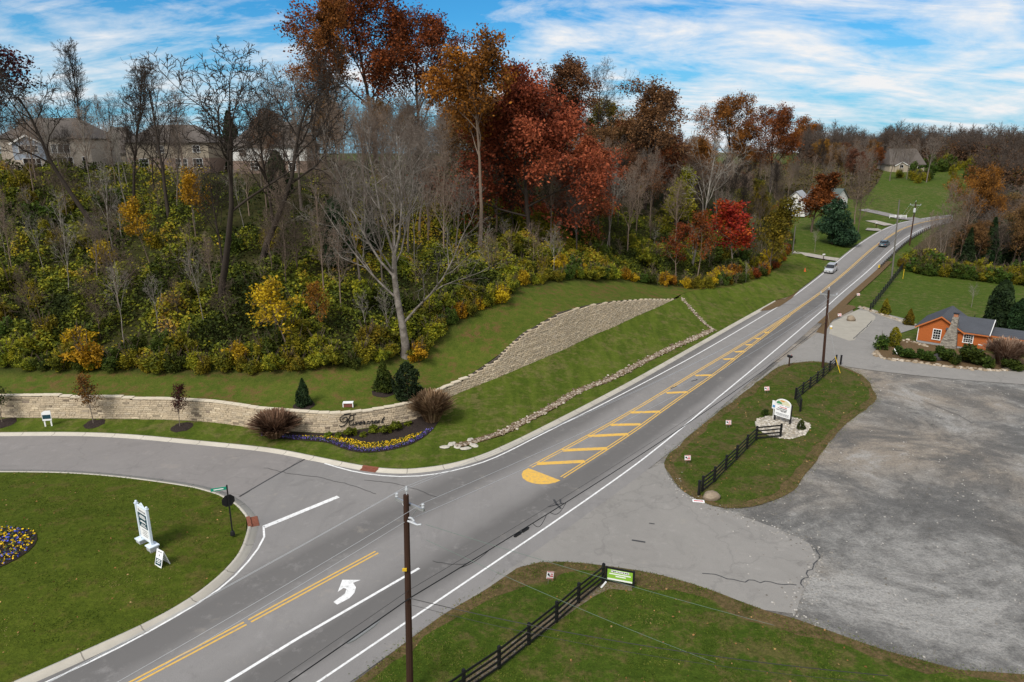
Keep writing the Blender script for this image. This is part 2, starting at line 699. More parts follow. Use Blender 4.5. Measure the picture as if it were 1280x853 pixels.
def zone(name, poly, zf, step, mat, kind='structure', attrs=None, jitter=0.25, label=None, smooth=True):
    """a sheet cut exactly to an outline and draped on heights zf(P)"""
    poly = resample(A(poly)[:, :2], step, closed=True)
    lo, hi = poly.min(0), poly.max(0)
    gx, gy = np.meshgrid(np.arange(lo[0], hi[0], step), np.arange(lo[1], hi[1], step * 0.9))
    gx[1::2] += step / 2
    P = np.stack([gx.ravel(), gy.ravel()], 1)
    P += np.random.RandomState(3).uniform(-jitter, jitter, P.shape) * step
    P = P[inside(P, poly)]
    if len(P):
        P = P[pl_dist(P, poly, closed=True)[0] > step * 0.45]
    V = [Vector(p) for p in poly] + [Vector(p) for p in P]
    n = len(poly)
    v, _, f, *_ = delaunay_2d_cdt(V, [], [list(range(n))], 1, 1e-5)
    v = np.array([tuple(q) for q in v])
    Z = zf(v) if callable(zf) else np.full(len(v), float(zf))
    f = np.array([t for t in f if len(t) == 3])
    me = np_mesh(name, np.column_stack([v, Z]), f, mat, {k: fn(v) for k, fn in (attrs or {}).items()}, smooth=smooth)
    o = link(bpy.data.objects.new(name, me))
    fix_up(me)
    return tag(o, kind=kind)


def flat(P):
    return road_z(A(P)[:, 1])


# ------------------------------------------------------------------ ground materials
def grass_mat(name, g1, g2, dead, dead_amt=0.5, patch=0.12, stripe=None, leaf=0.0):
    t = NT(name)
    big = t.noise(patch, 4, 0.6)
    mid = t.ramp(t.noise(0.75, 5, 0.72, loc=(31, 7, 0)), [(0.34, 0), (0.66, 1)])
    tuft = t.ramp(t.noise(2.6, 4, 0.75, loc=(11, 3, 8)), [(0.38, 1), (0.62, 0)])
    fine = t.noise(9.0, 3, 0.75, loc=(3, 17, 5))
    c = t.mix(mid, g1, g2)
    dm = t.ramp(t.math('ADD', t.math('MULTIPLY', big, 0.6), t.math('MULTIPLY', mid, 0.4)), [(0.60 - 0.16 * dead_amt, 0), (0.72 - 0.16 * dead_amt, 1)])
    c = t.mix(t.math('MULTIPLY', dm, 0.8), c, dead)
    c = t.mix(t.math('MULTIPLY', tuft, 0.55), c, tuple(x * 0.55 for x in g1))
    if stripe:
        ang, wd = stripe
        s = t.noise(1.0 / wd, 1, 0.4, stretch=(1.0, 0.045, 1), rot=ang, dist=0.6)
        c = t.mix(t.ramp(s, [(0.35, 0), (0.65, 0.30)]), c, tuple(x * 1.45 for x in g2))
    if leaf:
        lf = t.noise(3.3, 2, 0.8, loc=(90, 3, 1))
        c = t.mix(t.ramp(lf, [(0.70, 0), (0.74, leaf)]), c, (0.17, 0.085, 0.03))
    c = t.mix(t.ramp(fine, [(0.3, 0.45), (0.75, 0.0)]), c, (0.012, 0.02, 0.003), 'MIX')
    t.bump(t.math('ADD', t.math('MULTIPLY', fine, 0.6), mid), 0.6, 0.12)
    return t.done(c, 0.95, 0.08)


M_LAWN = grass_mat('mown_lawn', (0.052, 0.090, 0.009), (0.095, 0.135, 0.016), (0.15, 0.115, 0.045), 0.6, 0.10, leaf=0.25)
M_ISLAND = grass_mat('island_lawn', (0.072, 0.102, 0.009), (0.112, 0.138, 0.015), (0.13, 0.105, 0.03), 0.4, 0.08, leaf=0.2)
M_VERGE = grass_mat('verge_grass', (0.066, 0.104, 0.010), (0.112, 0.142, 0.018), (0.17, 0.145, 0.055), 0.6, 0.10, stripe=(R(-36), 1.1))
M_ROUGH = grass_mat('rough_grass', (0.056, 0.090, 0.010), (0.102, 0.130, 0.019), (0.15, 0.105, 0.05), 0.85, 0.16, leaf=0.5)
M_FIELD = grass_mat('field_grass', (0.066, 0.108, 0.014), (0.108, 0.150, 0.021), (0.18, 0.155, 0.065), 0.5, 0.05)


def hill_material():
    t = NT('hillside_ground')
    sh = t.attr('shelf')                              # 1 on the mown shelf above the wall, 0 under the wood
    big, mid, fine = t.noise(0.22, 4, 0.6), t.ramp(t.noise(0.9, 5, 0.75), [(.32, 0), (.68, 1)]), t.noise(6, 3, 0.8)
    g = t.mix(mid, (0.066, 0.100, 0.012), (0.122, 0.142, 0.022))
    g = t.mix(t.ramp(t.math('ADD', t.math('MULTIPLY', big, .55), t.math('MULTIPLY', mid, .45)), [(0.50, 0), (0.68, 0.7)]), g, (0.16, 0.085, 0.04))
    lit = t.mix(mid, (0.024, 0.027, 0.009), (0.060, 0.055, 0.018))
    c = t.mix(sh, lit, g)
    c = t.mix(t.ramp(fine, [(0.3, 0.4), (0.7, 0)]), c, (0.012, 0.016, 0.004))
    t.bump(t.math('ADD', fine, mid), 0.6, 0.15)
    return t.done(c, 0.95, 0.08)


def asphalt_mat(name, base, lat=False, crack=0.0):
    t = NT(name)
    d = tuple(b * 0.80 for b in base)
    u = tuple(min(1, b * 1.18) for b in base)
    n1, n2, n3 = t.noise(0.18, 5, 0.6), t.noise(1.6, 5, 0.7), t.noise(22, 2, 0.8)
    c = t.mix(t.math('ADD', t.math('MULTIPLY', n1, .6), t.math('MULTIPLY', n2, .4)), d, u)
    if lat:
        la = t.attr('lat')                            # metres left of the right-hand edge line
        wob = t.math('ADD', la, t.math('MULTIPLY', t.math('SUBTRACT', n1, 0.5), 1.2))
        wear = t.ramp(t.math('DIVIDE', wob, 14.0), [(0.0, 0.1), (0.05, 0.2), (0.11, 0.95), (0.21, 1.0), (0.28, 0.35), (0.38, 0.0), (0.52, 0.05), (0.62, 0.85), (0.74, 0.9), (0.86, 0.1)])
        c = t.mix(wear, c, tuple(b * 0.50 for b in base))
        st = t.noise(0.5, 4, 0.7, stretch=(1.0, 0.06, 1), rot=R(-36))
        c = t.mix(t.ramp(st, [(0.5, 0), (0.75, 0.35)]), c, tuple(b * 0.6 for b in base))
    else:
        st = t.noise(0.25, 5, 0.75, dist=1.5)
        c = t.mix(t.ramp(st, [(0.5, 0), (0.72, 0.4)]), c, tuple(b * 0.7 for b in base))
    c = t.mix(t.ramp(n3, [(0.35, 0.4), (0.65, 0)]), c, tuple(b * 0.5 for b in base))
    c = t.mix(t.ramp(t.noise(0.7, 6, 0.8, loc=(2, 8, 1)), [(0.56, 0), (0.7, 0.35)]), c, tuple(b * 1.35 for b in base))
    c = t.mix(t.ramp(t.noise(5.5, 2, 0.6, loc=(5, 5, 5)), [(0.76, 0), (0.80, 0.5)]), c, tuple(b * 0.3 for b in base))
    if crack:
        v = t.n.new('ShaderNodeTexVoronoi')
        v.feature = 'DISTANCE_TO_EDGE'
        v.inputs['Scale'].default_value = 0.13
        nz = t.n.new('ShaderNodeTexNoise')
        nz.inputs['Scale'].default_value = 0.5
        nz.inputs['Detail'].default_value = 6
        t.l.new(t.pos, nz.inputs['Vector'])
        wv = t.mix(1.0, t.pos, t.mix(1.0, nz.outputs[1], (4, 4, 4), 'MULTIPLY'), 'ADD')
        t.l.new(wv, v.inputs['Vector'])
        c = t.mix(t.math('MULTIPLY', t.ramp(v.outputs[0], [(0.006, 1), (0.016, 0)]), crack), c, (0.03, 0.03, 0.03))
    c = t.mix(t.ramp(t.noise(0.34, 7, 0.8, loc=(6, 1, 9), dist=1.0), [(0.56, 0), (0.70, 0.4)]), c, tuple(b * 0.52 for b in base))
    c = t.mix(t.ramp(t.noise(0.5, 6, 0.75, loc=(16, 41, 9)), [(0.60, 0), (0.74, 0.45)]), c, (base[0] * 1.25, base[1] * 1.18, base[2] * 1.05))
    t.bump(n3, 0.25, 0.02)
    return t.done(c, 0.85, 0.25)


M_ROAD = asphalt_mat('road_asphalt', (0.255, 0.243, 0.234), lat=True)
M_ENTRY = asphalt_mat('entry_asphalt', (0.245, 0.228, 0.218), crack=0.10)
M_DRIVE = asphalt_mat('drive_asphalt', (0.275, 0.260, 0.240), crack=0.13)


def gravel_mat():
    t = NT('gravel_lot')
    n0, n1, n2, n3 = t.noise(0.04, 4, 0.6), t.noise(0.10, 10, 0.74, dist=0.6), t.noise(0.8, 7, 0.75), t.noise(6, 3, 0.8)
    c = t.mix(t.ramp(n2, [(0.32, 0), (0.68, 1)]), (0.145, 0.140, 0.133), (0.35, 0.34, 0.318))
    c = t.mix(t.ramp(n0, [(0.44, 0), (0.58, 0.75)]), c, (0.32, 0.265, 0.205))
    c = t.mix(t.ramp(n1, [(0.48, 0), (0.54, 0.6), (0.62, 0.9)]), c, (0.11, 0.107, 0.103))
    c = t.mix(t.ramp(n1, [(0.38, 0.7), (0.46, 0)]), c, (0.42, 0.405, 0.38))
    c = t.mix(t.ramp(n3, [(0.30, 0.5), (0.58, 0)]), c, (0.07, 0.067, 0.063))
    c = t.mix(t.ramp(t.noise(14, 2, 0.7, loc=(9, 2, 4)), [(0.62, 0), (0.75, 0.6)]), c, (0.45, 0.43, 0.40))
    t.bump(t.math('ADD', t.math('MULTIPLY', n2, 2.0), n3), 0.8, 0.15)
    return t.done(c, 0.95, 0.15)


M_GRAVEL = gravel_mat()


def dirt_mat(name, a, b, c3):
    t = NT(name)
    c = t.mix(t.noise(0.8, 5, 0.7), a, b)
    c = t.mix(t.ramp(t.noise(6, 3, 0.8), [(0.5, 0), (0.68, 0.8)]), c, c3)
    c = t.mix(t.ramp(t.noise(9, 3, 0.8, loc=(4, 4, 4)), [(0.3, 0.6), (0.5, 0)]), c, (0.03, 0.022, 0.015))
    t.bump(t.noise(7, 4, 0.8), 0.8, 0.12)
    return t.done(c, 0.95, 0.1)


M_EDGE = dirt_mat('roadside_dirt', (0.13, 0.095, 0.05), (0.21, 0.16, 0.105), (0.27, 0.25, 0.22))
M_DEAD = dirt_mat('dead_leaf_litter', (0.125, 0.075, 0.04), (0.17, 0.115, 0.065), (0.10, 0.09, 0.03))
M_MARGIN = grass_mat('dry_margin_grass', (0.065, 0.072, 0.016), (0.11, 0.105, 0.028), (0.20, 0.125, 0.068), 1.75, 0.35, leaf=0.6)
M_MULCH = dirt_mat('mulch', (0.022, 0.017, 0.016), (0.045, 0.034, 0.03), (0.06, 0.045, 0.04))
M_PEBBLE = dirt_mat('pebble_bed', (0.30, 0.27, 0.22), (0.42, 0.38, 0.32), (0.55, 0.52, 0.47))
M_CONC = plain('concrete', (0.42, 0.39, 0.34), 0.85, 0.15, 1.5)


def kerb_mat():
    t = NT('kerb_concrete')
    s = t.attr('run')
    c = t.mix(t.noise(1.2, 4, 0.7), (0.36, 0.335, 0.285), (0.55, 0.515, 0.45))
    c = t.mix(t.ramp(t.noise(0.3, 3, 0.6), [(0.5, 0), (0.7, 0.35)]), c, (0.27, 0.245, 0.21))
    fr = t.math('FRACT', t.math('DIVIDE', s, 3.0))
    c = t.mix(t.math('MULTIPLY', t.math('LESS_THAN', fr, 0.022), 0.65), c, (0.10, 0.09, 0.08))
    return t.done(c, 0.85, 0.2)


M_KERB = kerb_mat()

# ------------------------------------------------------------------ ground sheet to the horizon
_ax = np.concatenate([-np.geomspace(3500, 300, 22), np.arange(-290, 340, 4.0), np.geomspace(345, 3500, 22)])
_ay = np.concatenate([np.array([-200, -120, -70, -40]), np.arange(-24, 420, 4.0), np.geomspace(425, 4500, 26)])
_X, _Y = np.meshgrid(_ax, _ay)
_P = np.stack([_X.ravel(), _Y.ravel()], 1)
_Z = H0(_P[:, 0], _P[:, 1]) - 0.07
_m = inside(_P, HILL_POLY) & (pl_dist(_P, HILL_POLY, closed=True)[0] > 6)
_Z[_m] = -2.0
_m = inside(_P, VERGE_POLY)
_Z[_m] -= 0.45
_, _sg, _ = pl_dist(_P, RW[::4])
_m = (np.abs(_sg + 3.5) < 9) & (_P[:, 1] < 260)        # kept a little low under the road itself
_Z[_m] -= 0.12
nx, ny = len(_ax), len(_ay)
_i = np.arange((ny - 1) * (nx - 1))
_r, _c = _i // (nx - 1), _i % (nx - 1)
_q = _r * nx + _c
go = link(bpy.data.objects.new('ground', np_mesh('ground', np.column_stack([_P, _Z]), np.stack([_q, _q + 1, _q + nx + 1, _q + nx], 1), M_FIELD, smooth=True)))
tag(go, kind='structure')
zone('roadside_apron', [G(x, y)[:2] for x, y in [(150, 1000), (404, 851), (771, 600), (847, 540), (967, 440), (1036, 381), (1062, 383), (1100, 430), (1330, 470), (1330, 500), (1000, 780), (640, 712), (443, 860), (250, 1000)]], -0.042, 3.0, M_GRAVEL)
zone('entry_apron', [G(x, y)[:2] for x, y in [(270, 618), (300, 598), (378, 566), (415, 572), (410, 600), (345, 650), (318, 640)]], -0.02, 2.0, M_ENTRY)

M_HILL = hill_material()
EDGE_PX = [(-330, 463), (0, 465), (100, 467), (200, 470), (300, 472), (380, 470), (440, 463), (505, 452), (527, 455), (545, 428), (575, 408), (605, 392), (635, 372), (660, 359), (700, 353), (765, 350), (815, 357)]
FEDGE = np.vstack([[hill_pt(x, y) for x, y in EDGE_PX], FOOT[1:] + [0, 0, 0]])     # front edge of the wood


def wood_d(P):
    """metres into the wood (negative = out on the open shelf)"""
    return -pl_dist(P, FEDGE[:, :2])[1]


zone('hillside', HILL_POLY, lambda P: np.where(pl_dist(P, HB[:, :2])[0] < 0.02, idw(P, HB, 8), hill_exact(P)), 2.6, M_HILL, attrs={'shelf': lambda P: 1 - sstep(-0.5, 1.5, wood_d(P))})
zone('verge', VERGE_POLY, verge_z, 1.6, M_VERGE)

# ------------------------------------------------------------------ roads
KBR = smooth_pl([G(x, y, 0.12)[:2] for x, y in KB_PX])
GUT = offset(KBR, 0.62)                                # road edge of the gutter pan
ISL_IN_PX = [(-330, 592), (-150, 590.5), (0, 590), (60, 590.5), (106, 592.5), (160, 597.5), (212, 604.5), (240, 609), (265.6, 615.5), (285, 624), (299, 634.5), (308, 646), (311, 656), (308, 668), (303, 683), (295, 697.5), (272, 722), (234, 750.6), (184, 778), (133, 801), (76, 826.5), (18.6, 851.5)]
ISL_IN = smooth_pl([G(x, y, 0.12)[:2] for x, y in ISL_IN_PX])
ISL_IN = extend(ISL_IN, 40, False)
ISL_OUT = offset(ISL_IN, -0.66)
kA = np.argmin(np.hypot(*(ISL_OUT - G(299, 621)[:2]).T))
kB = np.argmin(np.hypot(*(GUT - G(380, 573)[:2]).T))
k1 = np.argmin(np.hypot(*(GUT - G(968, 381)[:2]).T))
_lw0 = np.argmin(np.hypot(*(LWO - GUT[k1]).T)) + 2
RWO = offset(RW, 1.25)
ROAD_POLY = np.vstack([ISL_OUT[kA:][::-1], GUT[kB:k1 + 1], LWO[_lw0:], RWO[::-1]])
zone('road', ROAD_POLY, flat, 1.8, M_ROAD, attrs={'lat': lambda P: -pl_dist(P, RW)[1]})
ENTRY_POLY = np.vstack([ISL_OUT[:kA + 1], GUT[:kB + 1][::-1]])
zone('entry_road', ENTRY_POLY, 0.0, 2.5, M_ENTRY)


def sweep(name, L, prof, mat, zf=None, run=True, kind='structure', parent=None):
    """profile [(offset right, height)] swept along a plan line"""
    L = A(L)[:, :2]
    nrm = normals(L)
    z0 = zf(L) if zf else np.zeros(len(L))
    V = np.concatenate([np.column_stack([L + nrm * o, z0 + h]) for o, h in prof])
    n = len(L)
    s = np.concatenate([[0], np.cumsum(np.hypot(*np.diff(L, axis=0).T))])
    F = []
    for k in range(len(prof) - 1):
        a = np.arange(n - 1) + k * n
        F.append(np.stack([a, a + n, a + n + 1, a + 1], 1))
    me = np_mesh(name, V, np.vstack(F), mat, {'run': np.tile(s, len(prof))} if run else None)
    o = link(bpy.data.objects.new(name, me), parent)
    return tag(o, kind=kind)


kerb_prof = [(-0.02, -0.15), (-0.02, 0.125), (0.17, 0.13), (0.21, 0.02), (0.66, 0.006), (0.66, -0.05)]
sweep('kerb', resample(KBR, 0.75), kerb_prof, M_KERB, flat)
sweep('kerb', resample(ISL_IN, 0.75), [(-o, h) for o, h in kerb_prof], M_KERB)
ISLAND_POLY = np.vstack([ISL_IN, [[-120, ISL_IN[-1, 1]], [-120, ISL_IN[0, 1]]]])
zone('island_lawn', ISLAND_POLY, lambda P: 0.115 + 0.5 * sstep(0, 9, pl_dist(P, ISL_IN)[0]), 2.5, M_ISLAND)
# ------------------------------------------------------------------ painted markings
def paint_mat(name, col):
    t = NT(name)
    n = t.noise(3.5, 7, 0.82)
    return t.done(t.mix(t.ramp(n, [(0.44, 0), (0.56, 0.25), (0.66, 0.75)]), col, (0.22, 0.21, 0.20)), 0.7, 0.3)


M_WHITE, M_YELLOW = paint_mat('white_paint', (0.80, 0.80, 0.79)), paint_mat('yellow_paint', (0.72, 0.43, 0.075))


def strip(name, L, width, mat, lift=0.008, step=1.5):
    L = resample(A(L)[:, :2], step)
    nrm = normals(L)
    lf = lift + 0.014 * sstep(100, 130, L[:, 1])
    V = np.vstack([np.column_stack([L - nrm * width / 2, road_z(L[:, 1]) + lf]), np.column_stack([L + nrm * width / 2, road_z(L[:, 1]) + lf])])
    n = len(L)
    a = np.arange(n - 1)
    o = link(bpy.data.objects.new(name, np_mesh(name, V, np.stack([a, a + n, a + n + 1, a + 1], 1), mat)))
    return tag(o, kind='structure')


def patch(name, pts, mat, lift=0.008):
    m = MB()
    m.add([(p[0], p[1], road_z(p[1]) + lift) for p in pts], [tuple(range(len(pts)))])
    o = m.build(name, mat)
    if o.data.polygons[0].normal.z < 0:
        o.data.flip_normals()
    return tag(o, kind='structure')


def gl(pts):
    return A([GR(*p)[:2] for p in pts])


strip('edge_line', RW, 0.15, M_WHITE)
strip('edge_line', LW, 0.15, M_WHITE)
isl_line = smooth_pl(gl([(329.4, 658), (331.5, 667), (329, 676), (324.4, 683.7), (307.5, 706), (282, 731.6), (240, 759.7), (150, 810), (58, 853)]))
strip('edge_line', extend(isl_line, 30, False), 0.14, M_WHITE)
strip('stop_line', gl([(330, 659), (422.8, 621)]), 0.42, M_WHITE)
strip('lane_line', extend(gl([(524, 710.5), (369.4, 800), (283, 853)]), 30, False), 0.2, M_WHITE)
for s_ in (-0.15, 0.15):
    y1 = smooth_pl(gl([(471, 690.5), (312, 776.5)]))
    y2 = extend(gl([(306.5, 779.5), (167, 853)]), 30, False)
    strip('centre_line', offset(y1, s_), 0.13, M_YELLOW)
    strip('centre_line', offset(y2, s_), 0.13, M_YELLOW)
HL = smooth_pl(gl([(663, 584), (745, 540), (802.5, 507), (873, 463.5), (919, 436.5), (952.8, 415.7), (985, 394.5)]))
HR = smooth_pl(gl([(702.6, 597), (791.8, 540), (836, 507), (899.6, 463.6), (931, 438.5), (960.8, 415.7), (987, 394.5)]))
CEN = smooth_pl(gl([(986, 394.3), (1006, 379.8), (1021, 369.5), (1046.4, 349.2), (1070.3, 328.8), (1091.4, 309.8), (1105.5, 300), (1123.8, 288), (1140.7, 281.6), (1160.3, 276.4), (1190, 272)]))
for s_ in (-0.14, 0.14):
    strip('centre_line', offset(HL, s_), 0.12, M_YELLOW)
    strip('centre_line', offset(HR, s_), 0.12, M_YELLOW)
    strip('centre_line', offset(CEN, s_ * 1.15), 0.14, M_YELLOW)
for a, b in [((671, 580), (731, 577)), ((703, 563.3), (759, 560.7)), ((735.5, 545.5), (785, 543)), ((763, 531.5), (801, 530.7)), ((788.5, 516), (825, 514.8)),
             ((833, 491.5), (859, 490.3)), ((869, 469.7), (890, 469.2)), ((904, 449.5), (918, 448.5)), ((918.5, 440.3), (930, 439.2)), ((932, 431.5), (940, 431)), ((944, 423.7), (950, 423.2)), ((955.5, 416), (961, 415.5))]:
    strip('hatch_bar', gl([a, b]), 0.58, M_YELLOW, lift=0.012)
nose = gl([(660.5, 585.5), (654, 589), (652, 593.5), (653.5, 598), (659, 602), (667, 604.6), (676, 605.6), (685, 605.4), (694, 603.6), (700.5, 600.8)])
patch('median_nose', nose, M_YELLOW)
arrow = gl([(416.8, 752.8), (421.5, 756.2), (437, 748), (443, 741.5), (445, 734.5), (441.3, 728.8), (451, 725.3), (428, 725), (422.2, 740.3), (429.5, 735.2), (433, 736.5), (431.5, 742)])
patch('turn_arrow', arrow, M_WHITE)
M_TAR = plain('tar_seam', (0.05, 0.05, 0.052), 0.6, 0.3)
strip('tar_seam', gl([(299, 621), (340, 597), (381, 574)]), 0.14, M_TAR, lift=0.006)
strip('tar_seam', gl([(972, 381), (1003, 381.5), (1043, 386)]), 0.10, M_TAR, lift=0.006)

# ------------------------------------------------------------------ drive, gravel lot, slab
k2a = np.argmin(np.hypot(*(RWO - G(500, 810)[:2]).T))
near_edge = smooth_pl([G(x, y)[:2] for x, y in [(560, 764), (610, 737), (643, 711), (660, 705.5), (679, 702.2), (715, 702.5), (754, 707), (820, 716.5), (890, 737.5), (950, 762), (992.5, 774)]])
isle_px = [(832, 585), (829.5, 577.5), (833, 570), (848, 558), (890, 521), (932.5, 489.5), (966, 463), (977.6, 456.5), (1000, 452.8), (1022.6, 451.8), (1047, 456), (1064, 462), (1080, 470), (1091, 486), (1096, 499), (1090, 507), (1070, 521), (1045, 541), (1028, 563.5), (1011, 589), (989, 617), (955, 631), (918.5, 636.7), (890, 634), (854, 617), (836, 596)]
ISLE = smooth_pl([G(x, y)[:2] for x, y in isle_px + isle_px[:1]])[:-1]
RWO_near = [p for p in RWO if 30 < p[1] < 62]
k_s = lambda px, py: np.argmin(np.hypot(*(RWO - G(px, py)[:2]).T))
a_, b_ = sorted((k_s(560, 770), k_s(826, 578)))
DRIVE = np.vstack([RWO[a_:b_ + 1], [G(x, y)[:2] for x, y in [(829.5, 579), (836, 597), (854, 617.5), (890, 634.5), (920, 643), (960, 656), (1000, 673), (1024, 686), (1021, 712), (1006, 730), (1001, 748), (992.5, 774)]], near_edge[::-1]])
zone('driveway', DRIVE, 0.004, 2.2, M_DRIVE)
UP = [(905, 508), (932.5, 489), (966, 462.5), (1000, 452.5), (1024, 451.5), (1060, 459), (1100, 464.5), (1141, 469), (1190, 474), (1240, 478), (1330, 484), (1330, 466), (1280, 463.5), (1232, 462.5), (1180, 455.5), (1130, 448), (1111, 445), (1094, 437), (1098, 428), (1118, 419), (1146, 410), (1141, 401), (1105, 392), (1090, 388), (1075, 386), (1058, 394), (1040, 403), (1022, 416), (1005, 428), (975, 452), (940, 481)]
zone('driveway', [G(x, y)[:2] for x, y in UP], 0.006, 2.5, M_DRIVE)
zone('concrete_slab', [G(x, y)[:2] for x, y in [(1040, 403), (1072, 387.5), (1083, 388), (1096, 397), (1090, 403), (1083, 411), (1071, 421), (1066, 428), (1052, 423), (1036, 417.5)]], 0.016, 2.0, plain('slab_concrete', (0.34, 0.315, 0.265), 0.9, 0.2, 0.8))
LOT = [G(x, y)[:2] for x, y in [(960, 640), (1000, 590), (1030, 520), (1060, 462.5), (1141, 470), (1240, 480), (1330, 487), (1560, 500), (1700, 850), (1330, 856), (1280, 843), (1200, 838), (1100, 812), (1040, 790), (992, 773), (900, 720), (850, 640)]]
zone('gravel_lot', LOT, lambda P: -0.02 + 0.03 * (vnoise(P[:, 0], P[:, 1], 3) - 0.5), 2.0, M_GRAVEL)
DR_EDGE = smooth_pl([G(x, y)[:2] for x, y in [(836, 596), (854, 618.5), (890, 636), (920, 645), (960, 658), (1000, 676)]])
# grass isle between road and lot, with its dry margin
zone('dry_margin', wobble(ISLE, .3, 2.5, 6), 0.022, 1.0, M_MARGIN)


_in = offset(np.vstack([ISLE, ISLE[:1]]), -0.75)[:-1]
if not inside(_in[:1], ISLE)[0]:
    _in = offset(np.vstack([ISLE, ISLE[:1]]), 0.75)[:-1]
zone('grass_patch', wobble(_in, 0.85, 2.2, 1), 0.036, 1.2, M_ROUGH)
# lawn below the drive
LOWER = np.vstack([[G(x, y)[:2] for x, y in [(1330, 856), (1280, 843), (1200, 838), (1100, 812), (1040, 790), (992, 773)]], near_edge[::-1], [G(560, 764)[:2], G(515, 797)[:2], G(443, 853)[:2], G(300, 945)[:2], G(300, 1250)[:2], G(1700, 1250)[:2], G(1500, 900)[:2]]])
zone('dry_margin', LOWER, 0.018, 1.6, M_MARGIN)
LOW_IN_PX = [(1330, 870), (1270, 853), (1180, 848), (1090, 822), (1030, 803), (985, 787), (940, 774), (890, 752), (840, 737), (805, 731), (790, 729), (760, 727), (742, 718), (718, 713), (695, 718), (652, 735), (608, 758), (550, 790), (505, 820), (462, 853), (345, 945), (340, 1250), (1700, 1250), (1500, 915)]
zone('grass_patch', wobble([G(x, y)[:2] for x, y in LOW_IN_PX], 0.8, 2.2, 2), 0.032, 1.3, M_LAWN)
strip('dirt_path', gl([(575, 862), (625, 823), (672, 789), (700, 768), (728, 748), (752, 734), (765, 731), (790, 735)]), 0.75, M_EDGE, lift=0.045)
# bare strip along the road beyond the slab
strip('dirt_strip', offset(RW, 1.9)[k_s(1022, 408):k_s(1095, 333)], 1.3, M_DEAD, lift=0.012)
strip('dirt_strip', offset(LW, -1.1)[np.argmin(np.hypot(*(LW - GR(985, 375)[:2]).T)):np.argmin(np.hypot(*(LW - GR(1040, 333)[:2]).T))], 1.1, M_EDGE, lift=0.05)
zone('kerb_end_earth', [GR(x, y)[:2] for x, y in [(950, 389), (963, 378), (975, 372.5), (992, 364), (1000, 362), (990, 373), (975, 383), (962, 388)]], lambda P: road_z(P[:, 1]) + .03, .8, M_DEAD)
zone('dirt_patch', [G(x, y)[:2] for x, y in [(1030, 418), (1040, 401), (1072, 384), (1060, 381), (1045, 386), (1028, 404), (1020, 416)]], 0.02, 1.5, M_DEAD)
# crack in the drive
for pts in ([(1024, 688), (1021, 700), (1013, 714), (1006, 722), (1000, 733)], [(1000, 733), (985, 731), (965, 728), (940, 726), (918, 727), (905, 722), (890, 718), (880, 717)]):
    L = resample([G(x, y)[:2] for x, y in pts], 0.4)
    L = L + np.random.RandomState(7).uniform(-.2, .2, L.shape)
    strip('asphalt_crack', L, 0.08, M_TAR, lift=0.014, step=0.4)

# scuffs and sealed cracks in the paving
rsc = np.random.RandomState(12)
for pts, w_ in (([(693, 625), (697, 632), (700, 636)], .16), ([(686, 634), (694, 632), (704, 629)], .10), ([(700, 624), (702, 630)], .12), ([(790, 676), (798, 677), (806, 678)], .16), ([(812, 655), (818, 656)], .12), ([(540, 702), (560, 706), (585, 705)], .05), ([(455, 600), (490, 604), (520, 612), (545, 622)], .05), ([(330, 585), (360, 592), (400, 597), (440, 607), (470, 618)], .05), ([(865, 477), (872, 474.5)], .14), ([(838, 486), (846, 483)], .12), ([(1067, 424), (1075, 416), (1084, 408), (1090, 401)], .13), ([(1150, 500), (1165, 506), (1180, 512), (1200, 520), (1215, 529)], .05)):
    L = resample(gl(pts), .35)
    L = L + rsc.uniform(-.07, .07, L.shape)
    strip('asphalt_crack', L, w_, M_TAR, lift=.022, step=.35)

# faint wheel tracks across the gravel
t = NT('wheel_track_dirt')
n_ = t.noise(1.3, 6, 0.8)
t.val(t.p.inputs['Alpha'], t.math('MULTIPLY', t.ramp(n_, [(0.45, 0), (0.68, 1)]), 0.22))
M_TRACK = t.done((0.075, 0.072, 0.068), .95, .1)
for pts in ([(1010, 715), (1070, 690), (1130, 640), (1165, 580), (1160, 530), (1120, 480)], [(1015, 745), (1110, 745), (1210, 730), (1300, 690)], [(1130, 500), (1190, 540), (1240, 600), (1290, 690)]):
    L = smooth_pl(A([G(x, y)[:2] for x, y in pts]), 3)
    for s_ in (-.8, .8):
        strip('wheel_track', offset(L, s_), .42, M_TRACK, lift=.03, step=.8)
# ------------------------------------------------------------------ stone retaining wall
def stone_mat():
    t = NT('wall_stone')
    r = t.attr('rnd')
    c = t.ramp(r, [(0.0, (0.20, 0.155, 0.115)), (0.12, (0.36, 0.30, 0.22)), (0.36, (0.50, 0.41, 0.295)), (0.62, (0.60, 0.49, 0.345)), (0.8, (0.52, 0.44, 0.335)), (0.93, (0.74, 0.62, 0.45)), (1.0, (0.25, 0.20, 0.16))])
    n = t.noise(7, 4, 0.7)
    c = t.mix(t.ramp(n, [(0.3, 0.45), (0.65, 0)]), c, (0.16, 0.13, 0.10))
    t.bump(t.noise(9, 5, 0.75), 0.9, 0.08)
    return t.done(c, 0.9, 0.15)


M_STONE = stone_mat()
M_COPE = plain('coping_stone', (0.58, 0.51, 0.40), 0.85, 0.15, 3.0)
M_SOIL = plain('backing_soil', (0.06, 0.05, 0.04), 0.95, 0.3)
wall = empty('retaining_wall', tuple(WS[len(WS) // 2, :3]), 0, 'long curving tan stone retaining wall with stepped top between verge and wooded hill', 'wall')
_off = Vector(wall.location)


def wall_at(s):
    """x, y, base z, top z, back normal at arc length s"""
    f = s / WSTEP
    i = int(np.clip(math.floor(f), 0, len(WS) - 2))
    f = min(max(f - i, 0), 1)
    p = WS[i] * (1 - f) + WS[i + 1] * f
    n = WN[i] * (1 - f) + WN[i + 1] * f
    return p, n / np.hypot(*n)


